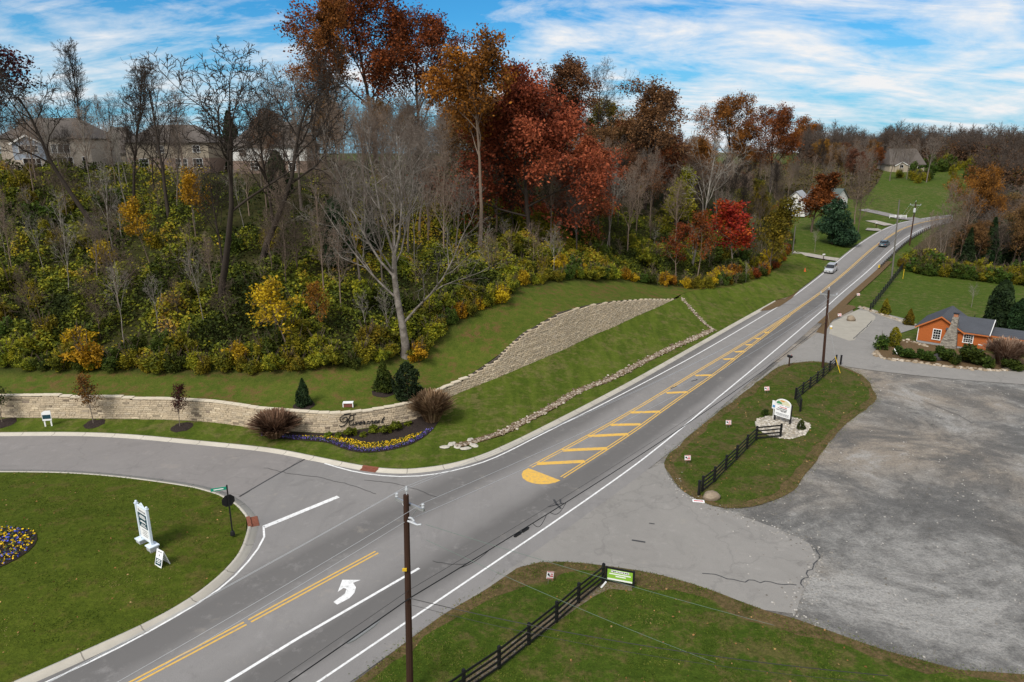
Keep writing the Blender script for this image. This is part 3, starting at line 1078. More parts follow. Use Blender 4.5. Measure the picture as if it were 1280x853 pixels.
_seg = np.hypot(*np.diff(WS[:, :2], axis=0).T)
WSTEP = _seg.mean()
WLEN = _seg.sum()
rng = random.Random(11)
mb, cope, back = MB(), MB(), MB()
CH = 0.21
# arc length where the sign section ends and the rough boulder wall begins
S_ROUGH = np.argmin(np.hypot(*(WS[:, :2] - G(557, 497, .6)[:2]).T)) * WSTEP
kz = int(round(0.0 / CH))
for k in range(0, 36):
    z = k * CH
    s = rng.uniform(-0.4, 0.0)
    while s < WLEN:
        rough = s > S_ROUGH
        L = rng.uniform(0.35, 0.75) if rough else rng.uniform(0.28, 0.85)
        s0, s1 = max(s, 0), min(s + L, WLEN)
        s += L
        if s1 - s0 < 0.05:
            continue
        pm, nm = wall_at((s0 + s1) / 2)
        if z + CH < pm[2] - 0.25 or z + CH > pm[3] + (0.10 if not rough else 0.02):
            continue
        pa, na = wall_at(s0 + 0.006)
        pb, nb = wall_at(s1 - 0.006)
        j = rng.uniform(-0.025, 0.025)
        def pt(p, n, zz, dep):
            o = BATTER * max(zz - p[2], 0) + dep
            return (p[0] + n[0] * o - _off.x, p[1] + n[1] * o - _off.y, zz - _off.z)
        gapz = 0.012
        zt = z + CH - gapz
        b = 0.03 if rough else 0.012
        v = [pt(pa, na, z, j + b), pt(pb, nb, z, j + b), pt(pb, nb, zt, j + b), pt(pa, na, zt, j + b),
             pt(pa, na, z, 0.36), pt(pb, nb, z, 0.36), pt(pb, nb, zt, 0.40), pt(pa, na, zt, 0.40)]
        # raised, slightly chiselled face
        c = [(0.12, 0.15), (0.88, 0.15), (0.88, 0.85), (0.12, 0.85)]
        fr = []
        for u, w_ in c:
            u += rng.uniform(-.05, .05)
            q = pa * (1 - u) + pb * u
            n_ = na * (1 - u) + nb * u
            fr.append(pt(q, n_, z + (zt - z) * w_, j - (0.035 if rough else 0.02) * rng.uniform(0.3, 1.2)))
        v += fr
        F = [(8, 9, 10, 11), (0, 1, 9, 8), (1, 2, 10, 9), (2, 3, 11, 10), (3, 0, 8, 11), (3, 2, 6, 7), (0, 3, 7, 4), (2, 1, 5, 6)]
        base = rng.random()
        if rough:
            base = 0.36 + 0.57 * base
        elif rng.random() < 0.5:
            base = 0.3 + 0.45 * base
        mb.add(v, F, max(0.01, base))
mb.build('stonework', M_STONE, wall)
# backing so that no light passes the joints
bs = np.arange(0, WLEN, 0.5)
vs, fs = [], []
for q, s in enumerate(bs):
    p, n = wall_at(s)
    for zz, dep in ((p[2] - 0.4, 0.12), (p[3] - 0.05, 0.12 + BATTER * max(p[3] - p[2], 0)), (p[3] - 0.08, 0.5 + BATTER * max(p[3] - p[2], 0))):
        vs.append((p[0] + n[0] * dep - _off.x, p[1] + n[1] * dep - _off.y, zz - _off.z))
    if q:
        a = 3 * (q - 1)
        fs += [(a, a + 3, a + 4, a + 1), (a + 1, a + 4, a + 5, a + 2)]
back.add(vs, fs)
back.build('backing', M_SOIL, wall)
# coping slabs along the lower wall
s = 0.0
while s < S_ROUGH + 3:
    L = rng.uniform(0.9, 1.2)
    pa, na = wall_at(s + 0.008)
    pb, nb = wall_at(min(s + L, WLEN) - 0.008)
    zt = max(pa[3], pb[3]) if abs(pa[3] - pb[3]) < 0.12 else (pa[3] + pb[3]) / 2
    def cp(p, n, zz, dep):
        o = BATTER * max(zz - p[2], 0) + dep
        return (p[0] + n[0] * o - _off.x, p[1] + n[1] * o - _off.y, zz - _off.z)
    v = [cp(pa, na, zt - .01, -0.07), cp(pb, nb, zt - .01, -0.07), cp(pb, nb, zt - .01, 0.42), cp(pa, na, zt - .01, 0.42),
         cp(pa, na, zt + .10, -0.07), cp(pb, nb, zt + .10, -0.07), cp(pb, nb, zt + .10, 0.42), cp(pa, na, zt + .10, 0.42)]
    cope.add(v, [(0, 1, 5, 4), (4, 5, 6, 7), (1, 2, 6, 5), (3, 0, 4, 7), (2, 3, 7, 6), (3, 2, 1, 0)])
    s += L
cope.build('coping', M_COPE, wall)


def wall_pt(px, py, out=0.05):
    d = ray(px, py)
    az = np.arctan2(WS[:, 0], WS[:, 1]) - math.atan2(d[0], d[1])
    k = np.argmax(az >= 0)
    f = az[k - 1] / (az[k - 1] - az[k])
    p = WS[k - 1] * (1 - f) + WS[k] * f
    n = WN[k]
    z = CAM_H + d[2] * p[1] / d[1]
    for _ in range(3):
        o = BATTER * (z - p[2]) - out
        y = p[1] + n[1] * o
        z = CAM_H + d[2] * y / d[1]
    return Vector((p[0] + n[0] * o, y, z))


# script lettering, stroke by stroke (coordinates measured on the wall face)
strokes = [[(352, 328), (362, 300), (392, 280), (428, 276), (442, 296), (428, 335), (392, 358), (350, 356), (318, 330), (318, 292), (350, 258), (405, 240), (470, 233), (525, 245), (548, 275), (536, 315), (500, 342), (455, 346), (474, 352), (470, 385), (480, 408), (510, 396)],
           [(498, 246), (475, 285), (448, 340), (415, 388), (370, 420), (330, 428), (304, 410)], [(526, 246), (545, 236), (575, 230)]]
UL = {'i': [[(.5, 1), (.35, .12), (.6, 0), (1, .4)], [(.72, 1.42), (.76, 1.5)]],
      'v': [[(0, .8), (.3, 1), (.42, .1), (.58, .06), (.95, .9), (1.1, .8)]],
      'e': [[(0, .4), (.5, .5), (.75, .8), (.55, 1), (.22, .7), (.17, .2), (.45, 0), (1, .35)]],
      'r': [[(0, .3), (.35, 1.1), (.4, .85), (.75, .95), (.6, .3), (.72, 0), (1.1, .35)]],
      'c': [[(.75, .8), (.55, 1), (.2, .7), (.15, .2), (.45, 0), (1, .35)]],
      's': [[(0, .2), (.5, 1.1), (.66, .5), (.5, .05), (.12, .1)]],
      't': [[(.75, 2.0), (.35, .2), (.5, 0), (.95, .3)], [(.25, 1.12), (1.0, 1.2)]]}
xs = [498, 548, 612, 668, 735, 795, 852, 908, 958]
for ch, x0 in zip('ivercrest', xs):
    for st in UL[ch]:
        strokes.append([(x0 + 54 * u + 17 * v_, 407 - (x0 - 500) * 0.086 - 50 * v_) for u, v_ in st])
lm = MB()
for st in strokes:
    P = smooth_pl(A(st), 2)
    P = [wall_pt(400 + x / 12.8, 500 + y / 12.8) - _off for x, y in P]
    lm.tube(P, [0.034 + 0.018 * abs(math.sin(3.1 * i / len(P) * 2)) for i in range(len(P))], 5)
lm.build('lettering', plain('black_metal', (0.008, 0.008, 0.009), 0.4), wall, label='raised black script letters reading Rivercrest')
# ------------------------------------------------------------------ plants
def rot_about(d, ang, az):
    d = d / np.linalg.norm(d)
    a = np.array([0, 0, 1.0]) if abs(d[2]) < 0.9 else np.array([1.0, 0, 0])
    u = np.cross(d, a)
    u /= np.linalg.norm(u)
    v = np.cross(d, u)
    return d * math.cos(ang) + (u * math.cos(az) + v * math.sin(az)) * math.sin(ang)


def grow(rs, p, d, L, r, lev, sp, out):
    n = sp['seg'][lev]
    pts, rad = [p.copy()], [r]
    end = sp['end'][lev]
    for i in range(n):
        d = d + rs.normal(0, sp['wan'][lev], 3)
        d[2] += sp['up'][lev]
        d /= np.linalg.norm(d)
        p = p + d * (L / n)
        pts.append(p.copy())
        rad.append(r + (r * end - r) * ((i + 1) / n) ** 0.8)
    pts, rad = np.array(pts), np.array(rad)
    out.append((pts, rad, lev))
    if lev + 1 >= len(sp['seg']):
        return
    m = sp['n'][lev]
    f0 = sp['fs'][lev]
    az0 = rs.uniform(0, 6.28)
    for k in range(m):
        f = f0 + (1 - f0) * (k + rs.uniform(0.1, 0.9)) / m
        f = min(f, 0.99)
        x = f * n
        i = int(x)
        q = pts[i] + (pts[i + 1] - pts[i]) * (x - i)
        dd = pts[i + 1] - pts[i]
        rr = rad[i] * sp['rr'][lev]
        ang = R(sp['ang'][lev]) * rs.uniform(0.65, 1.25) * (1 - 0.35 * f if lev == 0 else 1)
        ll = L * sp['rat'][lev] * rs.uniform(0.7, 1.2) * (1 - sp['sh'][lev] * (f - f0) / (1 - f0 + 1e-6))
        grow(rs, q, rot_about(dd, ang, az0 + 2.4 * k + rs.uniform(-.5, .5)), ll, max(rr, sp['rmin']), lev + 1, sp, out)


def skel_mesh(lines, sides=(7, 5, 4, 3, 3)):
    V, F, b = [], [], 0
    for pts, rad, lev in lines:
        k = sides[min(lev, 4)]
        n = len(pts)
        t = np.gradient(pts, axis=0)
        t /= np.maximum(np.linalg.norm(t, axis=1), 1e-9)[:, None]
        a = np.where(np.abs(t[:, 2:3]) < 0.9, np.array([[0, 0, 1.0]]), np.array([[1.0, 0, 0]]))
        u = np.cross(t, a)
        u /= np.maximum(np.linalg.norm(u, axis=1), 1e-9)[:, None]
        v = np.cross(t, u)
        th = np.arange(k) * 2 * math.pi / k
        ring = pts[:, None, :] + rad[:, None, None] * (u[:, None, :] * np.cos(th)[None, :, None] + v[:, None, :] * np.sin(th)[None, :, None])
        V.append(ring.reshape(-1, 3))
        i, j = np.meshgrid(np.arange(n - 1), np.arange(k), indexing='ij')
        i, j = i.ravel(), j.ravel()
        j2 = (j + 1) % k
        F.append(np.stack([b + i * k + j, b + i * k + j2, b + (i + 1) * k + j2, b + (i + 1) * k + j], 1))
        b += n * k
    return np.vstack(V), np.vstack(F)


def leaf_quads(rs, C, size, flat=0.0, elong=0.62):
    """one rhombic leaf (or leaf spray) per centre"""
    n = len(C)
    a = rs.normal(0, 1, (n, 3))
    a[:, 2] *= (1 - flat)
    a /= np.linalg.norm(a, axis=1)[:, None]
    b = rs.normal(0, 1, (n, 3))
    b -= a * (a * b).sum(1)[:, None]
    b /= np.linalg.norm(b, axis=1)[:, None]
    s = size * rs.uniform(0.6, 1.35, (n, 1))
    V = np.stack([C - a * s, C - b * s * elong, C + a * s, C + b * s * elong], 1).reshape(-1, 3)
    return V, np.arange(4 * n).reshape(n, 4)


def leaf_mat(name, c0, c1, c2, trans=0.25):
    t = NT(name)
    r = t.attr('rnd')
    oi = t.n.new('ShaderNodeObjectInfo')
    c = t.ramp(r, [(0.0, c0), (0.5, c1), (1.0, c2)])
    hv = t.n.new('ShaderNodeHueSaturation')
    t.l.new(t.math('ADD', t.math('MULTIPLY', oi.outputs['Random'], 0.045), 0.4775), hv.inputs['Hue'])
    t.l.new(t.math('ADD', t.math('MULTIPLY', oi.outputs['Random'], 0.5), 0.75), hv.inputs['Value'])
    t.l.new(c, hv.inputs['Color'])
    tr = t.n.new('ShaderNodeBsdfTranslucent')
    mx = t.n.new('ShaderNodeMixShader')
    mx.inputs[0].default_value = trans
    t.l.new(hv.outputs[0], t.p.inputs['Base Color'])
    t.l.new(hv.outputs[0], tr.inputs[0])
    t.p.inputs['Roughness'].default_value = 0.7
    t.p.inputs['Specular IOR Level'].default_value = 0.15
    t.l.new(t.p.outputs[0], mx.inputs[1])
    t.l.new(tr.outputs[0], mx.inputs[2])
    t.l.new(mx.outputs[0], t.out.inputs[0])
    return t.mat


LEAF = {
    'rust': leaf_mat('rust_leaves', (0.055, 0.025, 0.008), (0.20, 0.075, 0.016), (0.36, 0.135, 0.022)),
    'orange': leaf_mat('orange_leaves', (0.06, 0.024, 0.007), (0.21, 0.072, 0.012), (0.38, 0.125, 0.016)),
    'red': leaf_mat('dark_red_leaves', (0.060, 0.010, 0.009), (0.215, 0.030, 0.022), (0.37, 0.068, 0.045)),
    'maroon': leaf_mat('maroon_leaves', (0.025, 0.008, 0.008), (0.07, 0.018, 0.014), (0.12, 0.03, 0.02)),
    'scarlet': leaf_mat('scarlet_leaves', (0.15, 0.02, 0.01), (0.38, 0.05, 0.018), (0.50, 0.15, 0.02)),
    'brown': leaf_mat('brown_leaves', (0.06, 0.03, 0.014), (0.165, 0.08, 0.034), (0.28, 0.14, 0.058)),
    'yellow': leaf_mat('yellow_leaves', (0.17, 0.10, 0.008), (0.42, 0.25, 0.012), (0.55, 0.36, 0.02)),
    'yolive': leaf_mat('olive_yellow_leaves', (0.05, 0.05, 0.007), (0.155, 0.135, 0.012), (0.33, 0.25, 0.018)),
    'shrub': leaf_mat('honeysuckle_leaves', (0.045, 0.060, 0.008), (0.165, 0.172, 0.014), (0.36, 0.305, 0.022)),
    'green': leaf_mat('green_leaves', (0.016, 0.030, 0.006), (0.050, 0.080, 0.012), (0.105, 0.135, 0.02)),
    'conifer': leaf_mat('conifer_needles', (0.006, 0.013, 0.005), (0.017, 0.034, 0.011), (0.035, 0.06, 0.018), 0.1),
    'pine': leaf_mat('pine_needles', (0.008, 0.020, 0.010), (0.024, 0.055, 0.024), (0.06, 0.105, 0.05), 0.1),
    'box': leaf_mat('boxwood_leaves', (0.05, 0.075, 0.006), (0.15, 0.20, 0.012), (0.26, 0.32, 0.03)),
    'grassy': leaf_mat('dry_ornamental_grass', (0.08, 0.045, 0.025), (0.22, 0.135, 0.075), (0.42, 0.29, 0.18)),
    'plume': leaf_mat('pale_grass_plumes', (0.16, 0.095, 0.05), (0.36, 0.25, 0.15), (0.60, 0.47, 0.33)),
}


def bark_mat(name, c, pale=None):
    t = NT(name)
    tcn = t.n.new('ShaderNodeTexCoord')
    n = t.noise(3.0, 5, 0.7, vec=tcn.outputs['Object'], stretch=(1, 1, 0.25))
    oi = t.n.new('ShaderNodeObjectInfo')
    c1 = t.mix(n, tuple(x * 0.6 for x in c), tuple(x * 1.35 for x in c))
    c1 = t.mix(t.math('MULTIPLY', oi.outputs['Random'], 0.5), c1, tuple(x * 0.5 for x in c))
    if pale:
        c1 = t.mix(t.ramp(t.noise(1.2, 3, 0.6, vec=tcn.outputs['Object']), [(0.45, 0), (0.6, 1)]), c1, pale)
    t.bump(n, 0.5, 0.05)
    return t.done(c1, 0.9, 0.1)


BARK = {'dark': bark_mat('dark_bark', (0.050, 0.040, 0.033)), 'grey': bark_mat('grey_bark', (0.20, 0.165, 0.14)), 'tan': bark_mat('tan_bark', (0.24, 0.18, 0.14)), 'silver': bark_mat('silver_bark', (0.155, 0.135, 0.118), (0.23, 0.205, 0.182)),
        'pale': bark_mat('pale_bark', (0.21, 0.185, 0.16), (0.31, 0.285, 0.25)), 'brown': bark_mat('brown_bark', (0.13, 0.098, 0.075))}

BASE = dict(seg=[7, 5, 4, 3, 2], n=[11, 7, 5, 4], ang=[50, 46, 46, 46], rat=[0.56, 0.54, 0.52, 0.5], sh=[0.55, 0.4, 0.3, 0.2], fs=[0.30, 0.25, 0.2, 0.15],
            up=[0.02, 0.10, 0.06, 0.03, 0.02], wan=[0.05, 0.13, 0.16, 0.2, 0.2], rr=[0.55, 0.6, 0.6, 0.6], end=[0.28, 0.25, 0.3, 0.4, 0.5], rmin=0.019)


def spec(**k):
    s = {q: (list(v) if isinstance(v, list) else v) for q, v in BASE.items()}
    s.update(k)
    return s


PROTO = {}


def proto(key, seed, H, r0, sp, bark, leaf=None, per=0, spread=0.5, size=0.2, lean=(0, 0), cut=None, minlev=3, trunk_curve=None):
    """unit prototypes: trunk mesh (trunk and limbs), crown mesh (twigs and leaves)"""
    rs = np.random.RandomState(seed)
    out = []
    grow(rs, np.zeros(3), np.array([lean[0], lean[1], 1.0]), H * 0.86, r0, 0, sp, out)
    zmax = max(l[0][:, 2].max() for l in out)
    k = H / zmax
    out = [(p * k, r, l) for p, r, l in out]
    wood = [l for l in out if l[2] <= 2]
    twig = [l for l in out if l[2] > 2]
    v, f = skel_mesh(wood)
    trunk = np_mesh(key + '_trunk', v, f, BARK[bark], smooth=True)
    V, F, mi, rn = [], [], [], []
    b = 0
    if twig:
        v, f = skel_mesh(twig)
        V.append(v); F.append(f); mi.append(np.zeros(len(f), int)); rn.append(np.zeros(len(f)))
        b = len(v)
    if leaf and per:
        C = []
        for p, r, l in out:
            if l >= minlev:
                m = rs.poisson(per)
                t = rs.uniform(0.25, 1.0, m) * (len(p) - 1)
                i = np.minimum(t.astype(int), len(p) - 2)
                q = p[i] + (p[i + 1] - p[i]) * (t - i)[:, None]
                C.append(q + rs.normal(0, spread, (m, 3)) * [1, 1, 0.7])
        C = np.vstack(C)
        if cut:
            C = C[cut(C)]
        v, f = leaf_quads(rs, C, size, 0.3)
        V.append(v); F.append(f + b); mi.append(np.ones(len(f), int))
        tone = vnoise(C[:, 0] * 1.0 + C[:, 2] * 0.7 + 50, C[:, 1] + C[:, 2] * 0.4 + 50, 1.6, 2)
        rn.append(np.clip(0.5 + (tone - 0.5) * 1.1 + rs.normal(0, 0.17, len(C)), 0, 1))
    crown = np_mesh(key + '_crown', np.vstack(V), np.vstack(F), [BARK[bark]] + ([LEAF[leaf]] if leaf else []), {'rnd': np.concatenate(rn)}, np.concatenate(mi))
    PROTO[key] = (trunk, crown, H)


def crown_of_points(key, C, rs, size, leaf, H, bark='brown', stems=None, flat=0.2, elong=0.62, tone_sc=1.0, normals_out=None):
    tone = vnoise(C[:, 0] + C[:, 2] * 0.7 + 50, C[:, 1] + C[:, 2] * 0.4 + 50, tone_sc, 2)
    v, f = leaf_quads(rs, C, size, flat, elong)
    crown = np_mesh(key + '_foliage', v, f, LEAF[leaf], {'rnd': np.clip(0.5 + (tone - 0.5) * 1.2 + rs.normal(0, 0.16, len(C)), 0, 1)})
    trunk = None
    if stems:
        v, f = skel_mesh(stems)
        trunk = np_mesh(key + '_stem', v, f, BARK[bark], smooth=True)
    PROTO[key] = (trunk, crown, H)


def lobes(rs, n, lobe_list, shell=0.55, fuzz=0.05):
    """points near the surface of a union of ellipsoids [(cx,cy,cz,rx,ry,rz)]"""
    w_ = np.array([l[3] * l[4] + l[5] * l[3] for l in lobe_list])
    k = rs.choice(len(lobe_list), n, p=w_ / w_.sum())
    d = rs.normal(0, 1, (n, 3))
    d /= np.linalg.norm(d, axis=1)[:, None]
    rad = 1 - shell * rs.uniform(0, 1, (n, 1)) ** 1.8 + rs.normal(0, fuzz, (n, 1))
    L = np.array(lobe_list)[k]
    P = L[:, :3] + d * rad * L[:, 3:]
    return P[P[:, 2] > 0.05]


# bare trees
proto('bare_a', 1, 20, 0.26, spec(), 'dark')
proto('bare_b', 2, 20, 0.22, spec(n=[12, 7, 5, 4], ang=[44, 44, 46, 46], fs=[0.35, .25, .2, .15], up=[0.02, 0.16, 0.08, .04, .02]), 'grey')
proto('bare_c', 3, 18, 0.18, spec(n=[13, 7, 5, 4], ang=[40, 44, 46, 46], rat=[0.46, .52, .5, .5], up=[0.02, 0.2, 0.1, .05, .02]), 'tan')
proto('bare_d', 4, 15, 0.13, spec(n=[13, 7, 5, 4], ang=[50, 46, 46, 46], fs=[0.2, .2, .2, .1], rat=[0.48, .52, .5, .5]), 'brown')
proto('bare_pale', 6, 17, 0.17, spec(n=[8, 5, 4, 4], ang=[35, 40, 40, 40], fs=[0.4, .25, .2, .15]), 'pale', lean=(0.22, 0.05))
proto('bare_upright', 7, 21, 0.20, spec(n=[20, 7, 6, 5], rmin=0.022, ang=[30, 32, 36, 40], rat=[0.36, .5, .5, .5], fs=[0.25, .2, .2, .1], up=[0.02, 0.18, .1, .05, .02]), 'dark')
proto('thicket', 8, 7, 0.05, spec(seg=[5, 4, 3, 2], n=[9, 6, 5], ang=[40, 42, 40], rat=[0.6, .55, .5], fs=[0.1, .15, .1], rmin=0.012), 'tan')
proto('leaning_dark', 21, 19, 0.30, spec(n=[8, 7, 6, 5], rmin=0.026, ang=[55, 46, 42, 40], fs=[0.5, .2, .2, .1], rat=[0.62, .52, .5, .5], wan=[0.10, .2, .2, .2, .2], up=[0.02, .10, .06, .03, .02]), 'dark', lean=(-0.32, 0.0))
proto('leaning_dark_b', 25, 20, 0.30, spec(n=[8, 7, 6, 5], rmin=0.026, ang=[50, 46, 42, 40], fs=[0.48, .2, .2, .1], rat=[0.62, .52, .5, .5], wan=[0.09, .2, .2, .2, .2], up=[0.03, .10, .06, .03, .02]), 'dark', lean=(-0.22, 0.0))
# leafed trees
proto('oak_rust', 31, 24, 0.38, spec(n=[12, 7, 5, 4], ang=[58, 46, 44, 42], fs=[0.25, .2, .2, .1], rat=[0.62, .54, .52, .5], up=[0.02, .10, .04, .0, .0]), 'dark', 'rust', 9.5, 0.55, 0.175)
proto('oak_tall', 32, 26, 0.30, spec(n=[15, 6, 5, 3], ang=[40, 42, 42, 40], fs=[0.28, .25, .2, .1], rat=[0.40, .52, .5, .5]), 'dark', 'rust', 8, 0.5, 0.17)
proto('oak_orange', 33, 22, 0.26, spec(n=[8, 7, 5, 3], ang=[48, 45, 42, 40], fs=[0.55, .25, .2, .1], rat=[0.52, .54, .52, .5], up=[0.02, .13, .05, .0, .0]), 'tan', 'orange', 12, 0.5, 0.16)
proto('oak_brown', 34, 20, 0.30, spec(n=[11, 7, 5, 4], ang=[54, 46, 44, 42], fs=[0.3, .22, .2, .1], rat=[0.6, .54, .52, .5], up=[0.02, .11, .05, .0, .0]), 'dark', 'brown', 8, 0.5, 0.16)
proto('maple_red', 35, 21, 0.34, spec(n=[15, 7, 5, 4], ang=[66, 46, 44, 42], fs=[0.17, .2, .2, .1], rat=[0.60, .54, .52, .5], up=[0.02, .06, .0, -.03, -.05], sh=[.62, .4, .3, .2]), 'dark', 'red', 15, 0.6, 0.175)
proto('oak_maroon', 36, 20, 0.26, spec(n=[9, 6, 5, 3], ang=[52, 45, 42, 40], fs=[0.35, .25, .2, .1]), 'dark', 'maroon', 7, 0.42, 0.19)
proto('small_scarlet', 37, 9, 0.10, spec(seg=[6, 4, 3, 3], n=[10, 6, 5], ang=[55, 45, 40], fs=[0.2, .2, .1], rat=[0.5, .5, .5], wan=[.08, .15, .2, .2]), 'grey', 'scarlet', 13, 0.35, 0.16, minlev=2)
proto('small_yellow', 38, 8, 0.08, spec(seg=[6, 4, 3, 3], n=[10, 6, 4], ang=[50, 45, 40], fs=[0.4, .2, .1], rat=[0.42, .5, .5], wan=[.08, .15, .2, .2]), 'tan', 'yellow', 6, 0.28, 0.13, lean=(-0.35, 0.0), minlev=2)
proto('small_tawny', 39, 10, 0.10, spec(seg=[6, 4, 3, 3], n=[11, 6, 5], ang=[50, 45, 40], fs=[0.2, .2, .1], rat=[0.48, .5, .5], wan=[.08, .15, .2, .2]), 'tan', 'orange', 6, 0.32, 0.15, minlev=2)
proto('olive_tree', 40, 12, 0.15, spec(seg=[6, 4, 3, 3], n=[13, 7, 5], ang=[50, 45, 40], fs=[0.15, .2, .1], rat=[0.42, .5, .5]), 'brown', 'yolive', 10, 0.38, 0.17, minlev=2)
proto('street_tree', 41, 3.4, 0.035, spec(seg=[6, 4, 3, 2], n=[18, 6, 4], ang=[42, 40, 40], fs=[0.28, .15, .1], rat=[0.40, .45, .5], sh=[.7, .3, .3, .2], rmin=0.005), 'grey', 'red', 2.2, 0.10, 0.06, minlev=2)
proto('burgundy_tree', 42, 12, 0.18, spec(seg=[6, 4, 3, 3], n=[15, 7, 6], ang=[48, 42, 40], fs=[0.15, .15, .1], rat=[0.42, .5, .5], sh=[.55, .3, .3, .2]), 'brown', 'maroon', 14, 0.35, 0.17, minlev=2)
proto('sapling', 43, 6, 0.06, spec(seg=[5, 4, 3, 2], n=[9, 6, 4], ang=[42, 40, 40], fs=[0.3, .2, .1], rat=[0.5, .5, .5], rmin=0.012), 'pale')

# grey many-stemmed sycamore at the foot of the hill
rs = np.random.RandomState(77)
syc = []
sp_s = spec(seg=[6, 6, 5, 4, 3], n=[0, 9, 6, 4], wan=[.04, .09, .15, .18, .2], up=[.02, .10, .07, .04, .02], ang=[40, 40, 40, 40], rat=[.5, .46, .5, .5], fs=[.3, .22, .2, .15], rmin=0.016)
tr = np.array([[0, 0, -.2], [0.15, 0, 1.5], [-.1, 0, 4.0], [-.55, 0, 7], [-.75, 0, 9.5], [-.7, .1, 12]])
syc.append((tr, np.array([.58, .48, .42, .37, .32, .26]), 0))
for (q, d, L, r) in [((-.1, 0, 4.0), (.55, -.15, .62), 15, .17), ((-.55, 0, 7), (-1.0, -.2, .75), 13, .15), ((-.75, 0, 9.5), (-.75, .1, .95), 14, .17), ((-.7, .1, 12), (.28, .1, 1), 13, .18),
                     ((-.7, .1, 12), (-.22, -.2, 1), 13, .17), ((-.72, 0, 10.8), (.62, .2, .85), 11, .14), ((-.7, .1, 11.5), (-.1, .6, 1), 11, .13), ((-.75, 0, 9.8), (-.25, -.6, .9), 10, .12)]:
    grow(rs, np.array(q, float), np.array(d, float) / np.linalg.norm(d), L, r, 1, sp_s, syc)
v, f = skel_mesh([l for l in syc if l[2] <= 2])
t_ = np_mesh('sycamore_trunk', v, f, BARK['silver'], smooth=True)
v2, f2 = skel_mesh([l for l in syc if l[2] > 2])
zs = max(l[0][:, 2].max() for l in syc)
PROTO['sycamore'] = (t_, np_mesh('sycamore_twigs', v2, f2, BARK['silver']), zs)


def conifer(key, seed, H, Rr, n, leaf='conifer', prof=None, size=0.2):
    rs = np.random.RandomState(seed)
    h = 0.04 + 0.96 * rs.uniform(0, 1, n) ** 1.25
    base = prof or (lambda t: (1 - t) ** 0.75 * np.minimum(1, 0.55 + t * 3))
    th = rs.uniform(0, 6.283, n)
    lob = 0.82 + 0.18 * np.sin(th * 3 + h * 9) + 0.16 * (vnoise(th * 2 + 9, h * H * 1.2 + 4, 0.8, 2) - 0.5) * 2
    rr = base(h) * Rr * lob * (1 - 0.5 * rs.uniform(0, 1, n) ** 2.0)
    C = np.column_stack([rr * np.cos(th), rr * np.sin(th), h * H - 0.1 * rr])
    st = [(np.array([[0, 0, 0], [0, 0, H * 0.5], [0, 0, H * .96]]), np.array([0.03 * H, 0.02 * H, 0.005 * H]) * 0.6, 0)]
    crown_of_points(key, C, rs, size, leaf, H, 'brown', st, 0.0, 0.45, tone_sc=0.7)


conifer('cedar', 51, 9, 2.3, 5200, size=0.26)
conifer('wide_cedar', 52, 8, 2.9, 7000, size=0.24, prof=lambda t: np.sqrt(np.clip(1 - t ** 1.6, 0, 1)) * np.minimum(1, 0.6 + t * 3))
conifer('spruce_shrub', 53, 2.3, 0.85, 3000, size=0.09)
conifer('arborvitae', 54, 1.4, 0.62, 2200, size=0.07, prof=lambda t: np.sqrt(np.clip(1 - t ** 2, 0, 1)) * np.minimum(1, 0.7 + t * 2))
rs = np.random.RandomState(61)
lb = [(rs.uniform(-2.6, 2.6), rs.uniform(-2.6, 2.6), z, rr, rr, rr * .62) for z, rr in [(1.3, 2.4), (1.6, 2.5), (2.0, 2.3), (3.0, 2.6), (3.4, 2.3), (4.2, 2.4), (4.8, 2.2), (5.8, 2.0), (6.4, 1.9), (7.4, 1.7), (8.1, 1.4), (8.9, 1.0)]]
lb = [(x * (1 - z / 12), y * (1 - z / 12), z, a, b, c) for x, y, z, a, b, c in lb]
crown_of_points('big_pine', lobes(rs, 9000, lb, 0.45), rs, 0.27, 'pine', 9.8, 'brown', [(np.array([[0, 0, 0], [0, 0, 9]]), np.array([.25, .06]), 0)], 0.0, 0.4, 1.3)


def shrub(key, seed, n, wd, h, leaf, size, nl=9, bark='brown'):
    rs = np.random.RandomState(seed)
    lb = []
    for i in range(int(nl * 1.9)):
        a, q = rs.uniform(0, 6.28), rs.uniform(0, 0.62) * wd
        r_ = rs.uniform(0.16, 0.42) * wd
        lb.append((q * math.cos(a) * 1.15, q * math.sin(a) * 1.15, rs.uniform(0.22, 0.82) * h * (1 - 0.25 * q / wd), r_, r_ * rs.uniform(.7, 1.2), rs.uniform(.12, .30) * h))
    C = lobes(rs, n, lb, 0.6, 0.16 if wd > 1.3 else 0.06)
    stems = []
    for i in range(13 if wd > 1.3 else 5):
        a = rs.uniform(0, 6.28)
        e = np.array([math.cos(a) * wd * .5, math.sin(a) * wd * .5, h * rs.uniform(.75, 1.25)])
        stems.append((np.array([[0, 0, 0], e * [.4, .4, .6], e]), np.array([.05, .035, .012]) * h / 3 + 0.004, 2))
    crown_of_points(key, C, rs, size, leaf, h, bark, stems, 0.25, 0.6, tone_sc=0.7 * wd / 2 + .2)


shrub('honeysuckle_a', 71, 2600, 2.0, 3.0, 'shrub', 0.14)
shrub('honeysuckle_b', 72, 2400, 1.8, 2.6, 'shrub', 0.14, 11)
shrub('honeysuckle_c', 73, 2200, 1.9, 3.4, 'yolive', 0.14, 10)
shrub('green_shrub', 74, 2400, 1.9, 2.8, 'green', 0.15, 9)
shrub('yellow_shrub', 75, 1500, 1.4, 2.4, 'yellow', 0.12, 8)
shrub('box_shrub', 76, 700, 0.36, 0.5, 'box', 0.05, 7)
shrub('juniper', 77, 2600, 1.2, 1.15, 'green', 0.10, 10)
shrub('round_box', 78, 2000, 0.62, 1.15, 'green', 0.06, 12)
shrub('orange_shrub', 79, 1700, 1.5, 2.6, 'orange', 0.13, 8)


